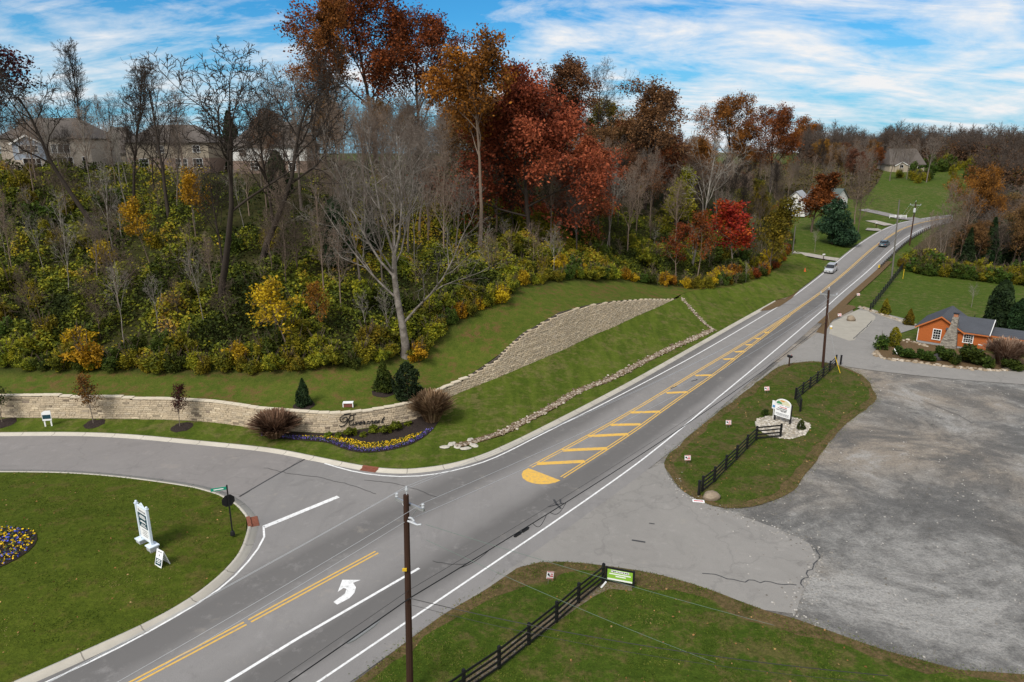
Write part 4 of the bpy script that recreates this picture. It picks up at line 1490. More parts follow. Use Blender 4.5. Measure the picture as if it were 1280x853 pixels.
def grass_clump(key, seed, n, rr, h, leaf, plume=0):
    rs = np.random.RandomState(seed)
    a, q = rs.uniform(0, 6.28, n), np.sqrt(rs.uniform(0, 1, n)) * rr * 0.35
    out_ = rs.uniform(0.15, 1.0, n) * rr
    hh = h * rs.uniform(0.6, 1.0, n) * (1 - 0.35 * (out_ / rr) ** 2)
    ca, sa = np.cos(a), np.sin(a)
    wdt = 0.018 * h
    P0 = np.column_stack([ca * q, sa * q, np.zeros(n)])
    P1 = np.column_stack([ca * (q + out_ * .35), sa * (q + out_ * .35), hh * .7])
    P2 = np.column_stack([ca * (q + out_), sa * (q + out_), hh])
    s = np.column_stack([-sa, ca, np.zeros(n)]) * wdt
    V = np.stack([P0 - s, P0 + s, P1 + s, P1 - s, P2 + s * .6, P2 - s * .6], 1).reshape(-1, 3)
    b = np.arange(n)[:, None] * 6
    F = np.vstack([b + [0, 1, 2, 3], b + [3, 2, 4, 5]])
    rn = np.tile(rs.uniform(0, 1, n), 2)
    PROTO[key] = (None, np_mesh(key + '_blades', V, F, LEAF[leaf], {'rnd': rn}), h)


grass_clump('ornamental_grass', 81, 1500, 1.05, 1.45, 'grassy')
grass_clump('plume_grass', 82, 1500, 1.5, 2.0, 'plume')


def plant(name, key, loc, H=None, rz=0.0, label=None, cat='tree', group=None, leaf=None, wide=1.0, parts=('trunk', 'crown')):
    tm, cm, h0 = PROTO[key]
    k = (H / h0) if H else 1.0
    r = empty(name, tuple(loc), rz, label, cat, group)
    r.scale = (k * wide, k * wide, k)
    if tm is not None:
        o = link(bpy.data.objects.new(parts[0], tm), r)
    o = link(bpy.data.objects.new(parts[1], cm), r)
    if leaf:
        i = len(cm.materials) - 1
        o.material_slots[i].link = 'OBJECT'
        o.material_slots[i].material = LEAF[leaf]
    return r


def top_h(p, top_row):
    """height of something that stands at p and reaches up to that row of the photo"""
    d = ray(640, top_row)
    return CAM_H + d[2] / d[1] * p[1] - p[2]
# ------------------------------------------------------------------ the wooded hillside
# undergrowth nobody could count: one mass of leaves over the slope
rs = np.random.RandomState(9)
N = 1500000
X, Y = rs.uniform(-140, 95, N), rs.uniform(64, 150, N)
P = np.stack([X, Y], 1)
k_ = (np.abs(X) < 0.80 * Y + 12) & inside(P, HILL_POLY)
P = P[k_]
wd = wood_d(P)
keep = (wd > 1.0) & (wd < np.where(P[:, 0] < -28, 44, 62)) & (rs.uniform(0, 1, len(P)) < np.clip(1.1 - wd / 42, 0.12, 1))
P, wd = P[keep], wd[keep]
m1 = vnoise(P[:, 0] + 300, P[:, 1] + 90, 4.2, 2)
m2 = vnoise(P[:, 0] + 500, P[:, 1] + 10, 1.5, 2)
hgt = 0.15 + 2.9 * np.clip((m1 - 0.34) * 2.0, 0, 1) * (0.55 + 0.9 * m2) * sstep(0, 4, wd)
keep = rs.uniform(0, 1, len(P)) < np.clip((m1 - 0.25) * 3.0, 0.12, 1)
P, wd, hgt, m1, m2 = P[keep], wd[keep], hgt[keep], m1[keep], m2[keep]
zz = hill_z(P[:, 0], P[:, 1]) + hgt * (1 - 0.5 * rs.uniform(0, 1, len(P)) ** 1.6) + rs.normal(0, .12, len(P))
C = np.column_stack([P, zz])
v, f = leaf_quads(rs, C, 0.19, 0.35)
hue = vnoise(P[:, 0] + 40, P[:, 1] + 220, 9, 3)
tone = np.clip(0.42 + (hue - .5) * 1.5 + (m2 - .5) * 0.9 + rs.normal(0, .15, len(P)) - 0.004 * wd, 0, 1)


def under_mat():
    t = NT('undergrowth_leaves')
    c = t.ramp(t.attr('rnd'), [(0.0, (0.024, 0.034, 0.007)), (0.3, (0.075, 0.094, 0.012)), (0.55, (0.155, 0.168, 0.015)), (0.8, (0.29, 0.245, 0.018)), (1.0, (0.33, 0.20, 0.025))])
    return t.done(c, 0.8, 0.12)


u = link(bpy.data.objects.new('undergrowth', np_mesh('undergrowth', v, f, under_mat(), {'rnd': tone})))
tag(u, 'dense green and yellow undergrowth covering the wooded slope above the stone wall', 'undergrowth', kind='stuff')

R2 = random.Random(4)
# --- trees one can point to --------------------------------------------------
HERO = [
    # name, proto, base px, top row, width, rz, label
    ('bare_tree', 'leaning_dark', (119, 291), 52, 1.0, 0.3, 'bare grey tree leaning left with its trunk crossing in front of the blue gabled house', None),
    ('oak_tree', 'oak_maroon', (-12, 226), 16, 1.05, 1.0, 'oak with thin dark maroon leaves at the left edge beside the blue gabled house', None),
    ('bare_tree', 'bare_upright', (107, 212), 48, 1.0, 0.0, 'tall upright bare tree with fine twigs right of the blue gabled house', None),
    ('bare_tree', 'leaning_dark_b', (277, 388), 55, 1.12, 2.9, 'large dark bare tree whose bent trunk stands in front of the brown brick house', None),
    ('bare_tree', 'leaning_dark', (326, 334), 42, 1.05, 3.3, 'large dark bare tree with crooked top in front of the white sided hill house', None),
    ('bare_tree', 'bare_b', (377, 262), 74, 1.1, 0.0, 'slender bare tree between the hill houses and the tall rust oaks', None),
    ('cedar_tree', 'cedar', (292, 214), 138, 1.1, 0.0, 'dark cedar standing between the brick house and the white sided house', None),
    ('sycamore_tree', 'sycamore', (506, 446), 128, 1.0, 0.0, 'large pale grey bare sycamore with spreading limbs behind the evergreen shrubs', None),
    ('oak_tree', 'oak_tall', (408, 215), -12, 0.9, 0.0, 'tall thin rust oak left of the biggest oak on the hilltop', None),
    ('oak_tree', 'oak_rust', (470, 205), -30, 1.02, 0.4, 'tallest oak on the hilltop with a dense rust and orange crown', None),
    ('oak_tree', 'oak_rust', (524, 205), 4, 0.95, 2.0, 'rust oak close against the right side of the tallest hilltop oak', None),
    ('oak_tree', 'oak_orange', (600, 312), 38, 0.95, 0.9, 'oak with a bare tan trunk and an orange crown above the grey woods', None),
    ('maple_tree', 'maple_red', (664, 312), 82, 0.98, 0.0, 'large dark red maple standing above the yellow bushes', None),
    ('maple_tree', 'maple_red', (726, 300), 172, 0.95, 1.8, 'lower dark red maple close to the right of the large red maple', None),
    ('oak_tree', 'oak_brown', (700, 215), 68, 1.1, 0.0, 'brown oak rising behind the large red maple', None),
    ('bare_tree', 'bare_a', (742, 215), 66, 0.9, 0.5, 'bare grey topped tree on the skyline right of the red maple', None),
    ('oak_tree', 'oak_brown', (806, 262), 96, 1.05, 1.3, 'broad brown oak with dark limbs showing on the skyline', None),
    ('oak_tree', 'oak_rust', (912, 235), 114, 0.95, 0.0, 'rounded rust oak on the skyline above the pale leaning trunk', None),
    ('oak_tree', 'oak_rust', (962, 240), 128, 0.95, 1.0, 'rust oak between the rounded oak and the last oak of the skyline', None),
    ('oak_tree', 'oak_orange', (990, 252), 146, 1.1, 2.0, 'orange oak standing last on the skyline above the white house', None),
    ('bare_tree', 'bare_pale', (864, 336), 158, 1.0, 0.1, 'pale trunk leaning right among the orange and yellow bushes', None),
    ('bare_tree', 'bare_pale', (757, 322), 205, 0.7, 0.3, 'thin pale leaning trunk below the brown oak', None),
    ('maple_tree', 'small_scarlet', (915, 338), 252, 1.15, 0.0, 'bright scarlet small maple at the edge of the wood near the road', None),
    ('young_tree', 'small_tawny', (872, 345), 262, 0.9, 0.0, 'orange leaved small tree left of the scarlet maple', None),
    ('young_tree', 'small_tawny', (845, 345), 278, 1.0, 2.0, 'tawny yellow small tree furthest left of the scarlet maple group', None),
    ('olive_tree', 'olive_tree', (962, 340), 245, 0.95, 0.0, 'olive yellow tree at the right end of the wood beside the road', None),
    ('olive_tree', 'olive_tree', (845, 300), 208, 0.9, 1.0, 'olive yellow tree halfway up the slope behind the orange small tree', None),
    ('young_tree', 'small_yellow', (366, 452), 345, 1.15, 0.0, 'bright yellow leaning small tree left of the grey sycamore', None),
    ('young_tree', 'small_yellow', (190, 335), 245, 0.9, 0.6, 'yellow small tree with a pale trunk high on the left slope', None),
    ('young_tree', 'small_yellow', (245, 300), 208, 0.9, 2.0, 'yellow leaved small tree below the brown brick house', None),
    ('young_tree', 'small_tawny', (398, 418), 350, 0.9, 0.5, 'small orange leaved tree between the yellow small tree and the sycamore', None),
    ('bare_tree', 'bare_pale', (10, 330), 250, 0.6, 2.5, 'thin pale bare tree at the left edge of the slope', None),
    ('bare_tree', 'bare_d', (150, 395), 262, 0.95, 0.5, 'bushy bare tree low on the slope above the small red tree', None),
    ('bare_tree', 'bare_pale', (258, 415), 305, 0.6, 3.0, 'thin pale bare tree beside the bent trunk of the large dark tree', None),
    ('bare_tree', 'bare_d', (42, 415), 322, 0.9, 1.5, 'bare tangled small tree at the lower left of the slope', None),
    ('bare_tree', 'bare_upright', (168, 262), 68, 1.2, 1.0, 'airy bare tree standing in front of the left end of the brick house', None),
    ('bare_tree', 'bare_a', (212, 285), 62, 1.0, 2.0, 'bare tree with a straight dark trunk before the middle of the brick house', None),
    ('bare_tree', 'bare_a', (345, 300), 96, 1.0, 4.0, 'bare tree at the right side of the white sided hill house', None),
    ('dead_tree', 'sapling', (932, 354), 322, 0.5, 0.0, 'short dead snag at the edge of the wood', None),
]
for nm, key, (bx, by), top, wdt, rz, lab, leaf in HERO:
    p = hill_pt(bx, by)
    h = top_h(p, top)
    plant(nm, key, (p[0], p[1], p[2] - 0.15), h, rz, lab, 'tree', leaf=leaf, wide=wdt)

# --- the wood behind and between them ----------------------------------------
heroP = np.array([hill_pt(*h[2])[:2] for h in HERO])
placed = [tuple(q) for q in heroP]


def scatter(n, keys, box, name, label, group, hr, cond=None, gap=3.0, wide=(0.8, 1.15), cat='tree', leafs=None, zf=None, base=-0.2, parts=('trunk', 'crown')):
    got, tries = 0, 0
    while got < n and tries < n * 60:
        tries += 1
        x, y = R2.uniform(box[0], box[1]), R2.uniform(box[2], box[3])
        if abs(x) > 0.80 * y + 10:
            continue
        if cond is not None and not cond(x, y):
            continue
        if any((x - a) ** 2 + (y - b) ** 2 < gap * gap for a, b in placed):
            continue
        placed.append((x, y))
        z = zf(x, y) if zf else sz(x, y)
        plant(name, R2.choice(keys), (x, y, z + base), R2.uniform(*hr), R2.uniform(0, 6.28), label, cat, group, leaf=R2.choice(leafs) if leafs else None, wide=R2.uniform(*wide), parts=parts)
        got += 1


def in_wood(a, b, x0=-999, x1=999):
    def f(x, y):
        if not inside([[x, y]], HILL_POLY)[0]:
            return False
        q = float(wood_d(np.array([[x, y]]))[0])
        u = x / y * FPX * 0.985 + 640
        return a < q < b and x0 < u < x1
    return f


BOX = (-140, 95, 66, 200)
scatter(60, ['bare_b', 'bare_c', 'bare_d'], BOX, 'bare_tree', 'bare brown grey tree in the thick wood between the hill houses and the red maple', 'bare trees of the middle slope', (12, 19), in_wood(10, 55, 335, 640), 2.8)
scatter(66, ['bare_b', 'bare_c', 'bare_d', 'bare_upright'], BOX, 'bare_tree', 'bare brown tree in the wood between the red maple and the white house', 'bare trees of the right slope', (12, 18), in_wood(6, 60, 640, 1000), 2.8)
scatter(34, ['bare_a', 'bare_c', 'bare_d', 'bare_b'], BOX, 'bare_tree', 'bare tree on the slope below the hill houses', 'bare trees below the houses', (9, 17), in_wood(10, 52, -20, 345), 3.4)
scatter(44, ['oak_brown', 'oak_rust', 'oak_brown', 'oak_tall'], BOX, 'autumn_tree', 'brown leaved tree on the hilltop behind the red maple and the skyline oaks', 'brown trees on the hilltop', (14, 20), in_wood(22, 78, 560, 1010), 4.0, leafs=['brown', 'rust', 'brown', 'rust', 'yolive'])
scatter(7, ['oak_brown'], BOX, 'autumn_tree', 'rust brown tree in the middle wood behind the grey sycamore', 'brown trees of the middle wood', (12, 16), in_wood(30, 70, 330, 560), 4.5, leafs=['brown', 'rust'])
scatter(9, ['olive_tree'], BOX, 'autumn_tree', 'olive yellow tree among the bare trees of the right slope', 'olive trees of the wood', (8, 12), in_wood(8, 45, 640, 990), 4)
scatter(10, ['cedar', 'wide_cedar'], BOX, 'cedar_tree', 'dark cedar half hidden among the bare trees of the middle slope', 'cedars in the wood', (6, 11), in_wood(12, 45, 330, 640), 4)
scatter(110, ['thicket', 'bare_d', 'sapling'], BOX, 'bare_shrub', 'bare grey twiggy shrub or sapling in the undergrowth of the slope', 'twiggy shrubs on the slope', (3.5, 8), in_wood(3, 40), 2.0, cat='shrub', parts=('stem', 'crown'))
scatter(120, ['honeysuckle_c', 'green_shrub', 'honeysuckle_a', 'honeysuckle_b'], BOX, 'leafy_shrub', 'leafy green or olive shrub up on the wooded slope', 'shrubs up on the slope', (2.2, 4.4), in_wood(5, 28), 2.8, cat='shrub', parts=('stem', 'foliage'))
scatter(26, ['bare_pale', 'bare_c'], BOX, 'bare_tree', 'slender pale trunked bare tree on the lower slope above the long wall', 'pale slender trees of the lower slope', (8, 14), in_wood(5, 34, -20, 640), 3.0, wide=(.5, .8))
# row of honeysuckle along the front of the wood
fl = resample(FEDGE[:, :2], 1.75)
fn = -normals(fl)
for i, p in enumerate(fl):
    for row in (0, 1):
        if row and R2.random() < 0.62:
            continue
        d = (0.9 if row == 0 else 3.0) + R2.uniform(-.5, .5)
        q = p + fn[i] * d + np.array([R2.uniform(-.4, .4), 0])
        u = q[0] / q[1] * FPX * 0.985 + 640
        if u < -40 or u > 990 or (500 < u < 512 and row == 0):
            continue
        keys = ['honeysuckle_a', 'honeysuckle_b', 'honeysuckle_b', 'honeysuckle_c', 'green_shrub'] if u < 540 else ['honeysuckle_a', 'honeysuckle_c', 'honeysuckle_b', 'yellow_shrub', 'green_shrub']
        if u > 800:
            keys = ['green_shrub', 'honeysuckle_c', 'orange_shrub', 'yellow_shrub', 'thicket']
        kk = R2.choice(keys)
        part = 'left' if u < 330 else 'mid'
        lab = 'leafy yellow green shrub along the foot of the wood above the long stone wall' if u < 540 else ('yellow green shrub in the row below the red maple and above the high stone wall' if u < 800 else 'mixed autumn shrub at the wood edge below the scarlet maple')
        grp = 'shrubs above the long wall' if u < 540 else ('shrubs above the high wall' if u < 800 else 'shrubs at the wood edge by the road')
        plant('leafy_shrub', kk, (q[0], q[1], sz(q[0], q[1]) - .15), R2.uniform(1.7, 2.7) + row * 0.7, R2.uniform(0, 6.28), lab, 'shrub', grp, wide=R2.uniform(0.85, 1.2), parts=('stem', 'foliage'))
for (bx, by), H, lab in [((112, 462), 3.4, 'bright yellow shrub at the foot of the wood above the small red tree'), ((100, 440), 3.0, 'yellow shrub just behind the bright yellow one at the left foot of the wood'), ((130, 330), 3.5, 'yellow shrub high on the left slope below the brick house'),
                         ((298, 455), 2.6, 'small yellow shrub between the bent dark trunk and the yellow leaning tree'), ((523, 452), 2.4, 'golden yellow shrub at the foot of the grey sycamore'), ((627, 380), 2.6, 'yellow shrub at the lower end of the row below the red maple')]:
    p = hill_pt(bx, by)
    plant('yellow_shrub', 'yellow_shrub', (p[0], p[1], p[2] - .1), H, R2.uniform(0, 6), lab, 'shrub', wide=1.1, parts=('stem', 'foliage'))

# --- beyond: the white house garden, the right-hand wood, the far ridge --------
def at(nm, key, px, top, lab, cat='tree', wide=1.0, rz=0.0, leaf=None, parts=('trunk', 'crown'), grp=None):
    p = GS(*px)
    return plant(nm, key, (p[0], p[1], p[2] - 0.1), top_h(p, top), rz, lab, cat, grp, leaf=leaf, wide=wide, parts=parts)


at('pine_tree', 'big_pine', (1040, 305), 246, 'large round dark green pine beside the far road near the white house', wide=1.05)
at('maple_tree', 'burgundy_tree', (1014, 290), 216, 'dark rusty red tree standing behind the large round pine', wide=1.25, leaf='rust')
at('young_tree', 'sapling', (1018, 315), 284, 'small bare tree in front of the large round pine', wide=0.9)
at('bare_tree', 'bare_d', (1072, 296), 196, 'bare brown tree just right of the large round pine', wide=0.9, rz=1)
at('bare_tree', 'bare_c', (1068, 280), 185, 'taller bare tree behind the green roofed house', wide=0.9, rz=2)
at('oak_tree', 'oak_rust', (1214, 322), 204, 'rust oak standing by the road right of the far utility poles', wide=0.78, rz=0.5)
at('bare_tree', 'bare_c', (1180, 318), 222, 'bare tree in front of the rust oak by the road bend', wide=0.9)
at('cedar_tree', 'cedar', (1233, 338), 272, 'dark cedar in the wood behind the small orange house', wide=0.95)
at('cedar_tree', 'cedar', (1206, 338), 285, 'smaller dark cedar left of the cedar behind the orange house', wide=0.9)
at('evergreen_tree', 'wide_cedar', (1246, 416), 350, 'tall dark evergreen behind the annex of the orange house', wide=0.9)
at('evergreen_tree', 'wide_cedar', (1272, 422), 372, 'lower dark evergreen right of the tall one behind the orange house annex', wide=1.0, rz=2)
at('young_tree', 'sapling', (1214, 384), 352, 'thin bare bush on the field behind the orange house', wide=1.1)
def in_right(x, y):
    u = x / y * FPX * 0.985 + 640
    return 1118 < u < 1330 and float(pl_dist([[x, y]], RW)[1][0]) > 9 and GREDGE(u) + 3 < y


_ge = np.array([GG(*p)[:2] for p in [(1110, 328), (1122, 332), (1150, 343), (1200, 347), (1290, 357), (1400, 365)]])
GREDGE = lambda u: float(np.interp(u, _ge[:, 0] / _ge[:, 1] * FPX * 0.985 + 640, _ge[:, 1]))
scatter(10, ['cedar', 'olive_tree', 'cedar', 'wide_cedar'], (90, 260, 142, 215), 'wood_tree', 'dark green or olive tree in the wood behind the green field', 'green trees of the right wood', (8, 13), in_right, 4.0)
scatter(11, ['oak_brown', 'oak_rust', 'oak_brown'], (90, 260, 146, 225), 'autumn_tree', 'brown leaved tree in the wood behind the green field', 'brown trees of the right wood', (11, 17), in_right, 4.0, leafs=['brown'])
scatter(84, ['bare_b', 'bare_c', 'bare_d', 'bare_a'], (90, 280, 146, 235), 'bare_tree', 'bare grey brown tree in the wood behind the green field', 'bare trees of the right wood', (10, 18), in_right, 2.8)
scatter(90, ['bare_b', 'bare_c', 'bare_d', 'bare_upright', 'bare_c'], (25, 200, 195, 330), 'bare_tree', 'bare brown tree in the woods behind the white house and left of the far field', 'bare trees behind the white house', (10, 16), lambda x, y: x / y * FPX * 0.985 + 640 < 1098 + max(0, (y - 290) * 0.8) and x / y * FPX * 0.985 + 640 > 780 and (y > 238 or x / y * FPX * 0.985 + 640 < 978) and not (1040 < x / y * FPX * 0.985 + 640 < 1100 and y < 262), 3.4)
scatter(16, ['oak_brown', 'oak_rust'], (25, 200, 200, 330), 'autumn_tree', 'brown leaved tree in the woods behind the white house', 'brown trees behind the white house', (10, 15), lambda x, y: 780 < x / y * FPX * 0.985 + 640 < 1098 and (y > 245 or x / y * FPX * 0.985 + 640 < 975), 4.2, leafs=['brown', 'rust'])
scatter(14, ['honeysuckle_c', 'green_shrub'], (160, 240, 285, 330), 'leafy_shrub', 'dark green shrub along the top edge of the far field', 'shrubs above the far field', (4, 7), lambda x, y: 1115 < x / y * FPX * 0.985 + 640 < 1190 and y > 292, 3.5, cat='shrub', parts=('stem', 'foliage'))

# the far ridge reads as one mass of bare wood
rs = np.random.RandomState(15)
tv = {}
V, F, MI, RN, b = [], [], [], [], 0
small = []
for sd_ in range(4):
    out = []
    grow(np.random.RandomState(90 + sd_), np.zeros(3), np.array([0, 0, 1.0]), 15, 0.2, 0, spec(seg=[4, 3, 2, 2], n=[12, 6, 6], ang=[42, 42, 42], rat=[.5, .55, .55], rmin=0.05), out)
    small.append(skel_mesh(out, (4, 3, 3, 3)))
cnt = 0
while cnt < 760:
    x, y = rs.uniform(70, 520), rs.uniform(250, 560)
    u_ = x / y * FPX * .985 + 640
    if u_ < 985 or u_ > 1340:
        continue
    if y < 335 and u_ < 1195:
        continue
    if y < 300 and u_ < 1180 or float(pl_dist([[x, y]], RW)[0][0]) < 14:
        continue
    v, f = small[rs.randint(4)]
    a = rs.uniform(0, 6.28)
    k = 0.74 * rs.choice([rs.uniform(0.7, 1.1), rs.uniform(1.0, 1.55)], p=[.78, .22]) * (1.0 if y < 420 else 1.1)
    q = np.column_stack([v[:, 0] * math.cos(a) - v[:, 1] * math.sin(a), v[:, 0] * math.sin(a) + v[:, 1] * math.cos(a), v[:, 2]]) * k
    z0 = float(H0([x], [y])[0])
    V.append(q + [x, y, z0 - .3])
    F.append(f + b)
    b += len(v)
    MI.append(np.zeros(len(f), int))
    hue_ = rs.uniform(0, 1)
    RN.append(np.full(len(f), hue_))
    if rs.uniform() < 0.6:
        C = np.clip(rs.normal(0, 1, (240, 3)), -1.7, 1.7) * [2.0, 2.0, 2.6] * k + [x, y, z0 + 9.6 * k]
        v, f = leaf_quads(rs, C, 0.34)
        V.append(v); F.append(f + b); b += len(v)
        MI.append(np.ones(len(f), int)); RN.append(np.clip(hue_ + rs.normal(0, .15, len(f)), 0, 1))
    C = rs.uniform(-1, 1, (150, 3)) * [4.2, 4.2, 3.6] + [x, y, z0 + 3.4]
    v, f = leaf_quads(rs, C, 0.55)
    V.append(v); F.append(f + b); b += len(v)
    MI.append(np.ones(len(f), int)); RN.append(np.clip(.25 + rs.normal(0, .2, len(f)), 0, 1))
    cnt += 1
t = NT('far_wood_leaves')
M_FARL = t.done(t.ramp(t.attr('rnd'), [(0, (0.05, 0.032, 0.022)), (.6, (0.10, 0.052, 0.026)), (.85, (0.15, 0.07, 0.025)), (1, (0.06, 0.06, 0.02))]), 0.9, 0.1)
fw = link(bpy.data.objects.new('far_woods', np_mesh('far_woods', np.vstack(V), np.vstack(F), [bark_mat('far_bark', (0.11, 0.085, 0.07)), M_FARL], {'rnd': np.concatenate(RN)}, np.concatenate(MI))))
tag(fw, 'far brown wood of bare trees covering the ridge under the sky', 'woods', kind='stuff')

# woodland floor behind the white house and right of the bend
M_FLOOR = dirt_mat('woodland_floor', (0.06, 0.045, 0.026), (0.10, 0.075, 0.042), (0.07, 0.07, 0.02))
gg = lambda L: [GG(*p)[:2] for p in L]
FL1 = gg([(968, 262), (985, 250), (1010, 247), (1045, 246), (1075, 250), (1088, 240), (1098, 228), (1104, 215)]) + [(175, 345), (40, 345), (40, 215)]
zone('woodland_floor', FL1, lambda P: H0(P[:, 0], P[:, 1]) + .06, 4.0, M_FLOOR)
FL2 = gg([(1122, 332), (1150, 343), (1200, 347), (1290, 357), (1400, 365)]) + [(330, 150), (330, 250)] + gg([(1235, 262), (1205, 272), (1185, 280), (1160, 296), (1140, 312)])
FL2 = [p for p in FL2]
zone('woodland_floor', FL2, lambda P: H0(P[:, 0], P[:, 1]) + .05, 3.5, M_FLOOR)
# leaves of the low growth on those floors
Vs = []
for poly, n_, hh in ((FL1, 26000, 1.6), (FL2, 26000, 1.5)):
    poly = A(poly)
    lo, hi = poly.min(0), poly.max(0)
    q = np.column_stack([rs.uniform(lo[0], hi[0], n_), rs.uniform(lo[1], hi[1], n_)])
    q = q[inside(q, poly) & (np.abs(pl_dist(q, RW)[0]) > 9) & (q[:, 0] / q[:, 1] < 0.80)]
    m_ = vnoise(q[:, 0], q[:, 1], 5, 2)
    Vs.append(np.column_stack([q, H0(q[:, 0], q[:, 1]) + hh * np.clip((m_ - .3) * 2, 0, 1.3) * rs.uniform(.2, 1, len(q))]))
Vs = np.vstack(Vs)
v, f = leaf_quads(rs, Vs, .34, .3)
t = NT('low_growth_leaves')
M_LOW = t.done(t.ramp(t.attr('rnd'), [(0, (.03, .028, .012)), (.45, (.075, .06, .024)), (.75, (.09, .09, .018)), (1, (.16, .09, .03))]), .85, .1)
u2 = link(bpy.data.objects.new('low_growth', np_mesh('low_growth', v, f, M_LOW, {'rnd': rs.uniform(0, 1, len(f))})))
tag(u2, 'brown and olive low growth under the far woods on both sides of the road bend', 'undergrowth', kind='stuff')

# row of shrubs where the right-hand wood meets the field
fr2 = resample(A(gg([(1121, 333), (1150, 344), (1200, 348.5), (1290, 358.5)])), 1.9)
fn2 = normals(fr2)
for i, p in enumerate(fr2):
    for row in (0, 1, 2):
        q = p - fn2[i] * (.6 + 2.4 * row + R2.uniform(-.5, .5))
        if inside([q], FL2)[0] or row == 0:
            plant('wood_edge_shrub', R2.choice(['honeysuckle_c', 'honeysuckle_a', 'green_shrub', 'honeysuckle_b', 'thicket' if row else 'green_shrub']), (q[0], q[1], sz(q[0], q[1]) - .1), R2.uniform(1.5, 3.4) + .9 * row, R2.uniform(0, 6.28), 'leafy olive shrub at the wood edge beyond the green field', 'shrub', 'shrubs behind the field', wide=R2.uniform(.9, 1.25), parts=('stem', 'foliage'))

for px, top, lab in (((1112, 226), 168, 'bare tree standing before the left end of the distant wide roofed house'), ((1133, 224), 178, 'bare tree standing before the middle of the distant wide roofed house'), ((1158, 228), 165, 'tall bare tree at the right end of the distant wide roofed house')):
    at('bare_tree', 'bare_b', px, top, lab, wide=1.1, rz=px[0])
scatter(9, ['honeysuckle_c', 'green_shrub', 'honeysuckle_a'], (150, 215, 268, 288), 'leafy_shrub', 'olive shrub on the upper slope of the far field below the distant house', 'shrubs below the distant house', (3, 5), lambda x, y: 1100 < x / y * FPX * 0.985 + 640 < 1192, 3.2, cat='shrub', parts=('stem', 'foliage'))
# ------------------------------------------------------------------ buildings
def siding_mat(name, c, pitch=0.16, dark=0.55):
    t = NT(name)
    tcn = t.n.new('ShaderNodeTexCoord')
    sp = t.n.new('ShaderNodeSeparateXYZ')
    t.l.new(tcn.outputs['Object'], sp.inputs[0])
    f = t.math('FRACT', t.math('DIVIDE', sp.outputs[2], pitch))
    n = t.noise(1.5, 4, 0.6, vec=tcn.outputs['Object'], stretch=(1, 1, 6))
    c1 = t.mix(n, tuple(x * 0.8 for x in c), tuple(min(1, x * 1.15) for x in c))
    c1 = t.mix(t.math('MULTIPLY', t.math('LESS_THAN', f, 0.12), 0.7), c1, tuple(x * dark for x in c))
    t.bump(f, 0.5, 0.02)
    return t.done(c1, 0.75, 0.25)


def shingle_mat(name, c):
    t = NT(name)
    tcn = t.n.new('ShaderNodeTexCoord')
    n = t.noise(5, 4, 0.7, vec=tcn.outputs['Object'])
    m = t.noise(0.7, 3, 0.6, vec=tcn.outputs['Object'])
    sp = t.n.new('ShaderNodeSeparateXYZ')
    t.l.new(tcn.outputs['Object'], sp.inputs[0])
    f = t.math('FRACT', t.math('DIVIDE', sp.outputs[2], 0.11))
    c1 = t.mix(t.math('ADD', t.math('MULTIPLY', n, .6), t.math('MULTIPLY', m, .4)), tuple(x * 0.65 for x in c), tuple(x * 1.35 for x in c))
    c1 = t.mix(t.math('MULTIPLY', t.math('LESS_THAN', f, 0.16), 0.45), c1, tuple(x * 0.4 for x in c))
    return t.done(c1, 0.9, 0.15)


def brick_mat(name, a, b, mortar, sc=1.0):
    t = NT(name)
    tcn = t.n.new('ShaderNodeTexCoord')
    n = t.noise(4 * sc, 3, 0.7, vec=tcn.outputs['Object'], stretch=(1, 1, 3))
    v = t.n.new('ShaderNodeTexVoronoi')
    v.inputs['Scale'].default_value = 3.2 * sc
    mp = t.n.new('ShaderNodeMapping')
    mp.inputs['Scale'].default_value = (1, 1, 2.4)
    t.l.new(tcn.outputs['Object'], mp.inputs[0])
    t.l.new(mp.outputs[0], v.inputs['Vector'])
    sx = t.n.new('ShaderNodeSeparateColor')
    t.l.new(v.outputs['Color'], sx.inputs[0])
    c = t.mix(sx.outputs[0], a, b)
    c = t.mix(t.ramp(n, [(0.35, 0.5), (0.6, 0)]), c, mortar)
    t.bump(v.outputs['Distance'], 0.6, 0.05)
    return t.done(c, 0.9, 0.15)


M_ORANGE = siding_mat('orange_siding', (0.42, 0.115, 0.028))
M_ROOF = shingle_mat('slate_shingles', (0.075, 0.08, 0.092))
M_BROOF = shingle_mat('brown_shingles', (0.115, 0.10, 0.09))
M_GROOF = shingle_mat('green_grey_shingles', (0.10, 0.125, 0.12))
M_WROOF = shingle_mat('pale_grey_shingles', (0.33, 0.345, 0.37))
M_TRIM = plain('white_trim', (0.78, 0.78, 0.76), 0.5, 0.06)
M_OTRIM = plain('orange_trim', (0.45, 0.14, 0.04), 0.6, 0.1)
M_GLASS = NT('window_glass').done((0.012, 0.014, 0.017), 0.08, 0.6)
M_FOUND = plain('foundation', (0.30, 0.30, 0.31), 0.9, 0.15)
M_ROCK = brick_mat('field_stone', (0.14, 0.125, 0.105), (0.36, 0.33, 0.28), (0.10, 0.09, 0.08), 1.1)
M_BRICK = brick_mat('brown_brick', (0.22, 0.14, 0.11), (0.33, 0.24, 0.19), (0.30, 0.27, 0.24), 1.3)
M_TANST = brick_mat('tan_stone', (0.44, 0.38, 0.31), (0.60, 0.53, 0.45), (0.3, 0.27, 0.23), 1.0)
M_BLUES = siding_mat('blue_grey_siding', (0.30, 0.35, 0.42), 0.2)
M_WHITES = siding_mat('white_siding', (0.70, 0.70, 0.68), 0.2, 0.8)
M_TANS = siding_mat('tan_siding', (0.42, 0.36, 0.28), 0.2)
M_BLACKM = plain('black_paint', (0.010, 0.010, 0.011), 0.55, 0.3)
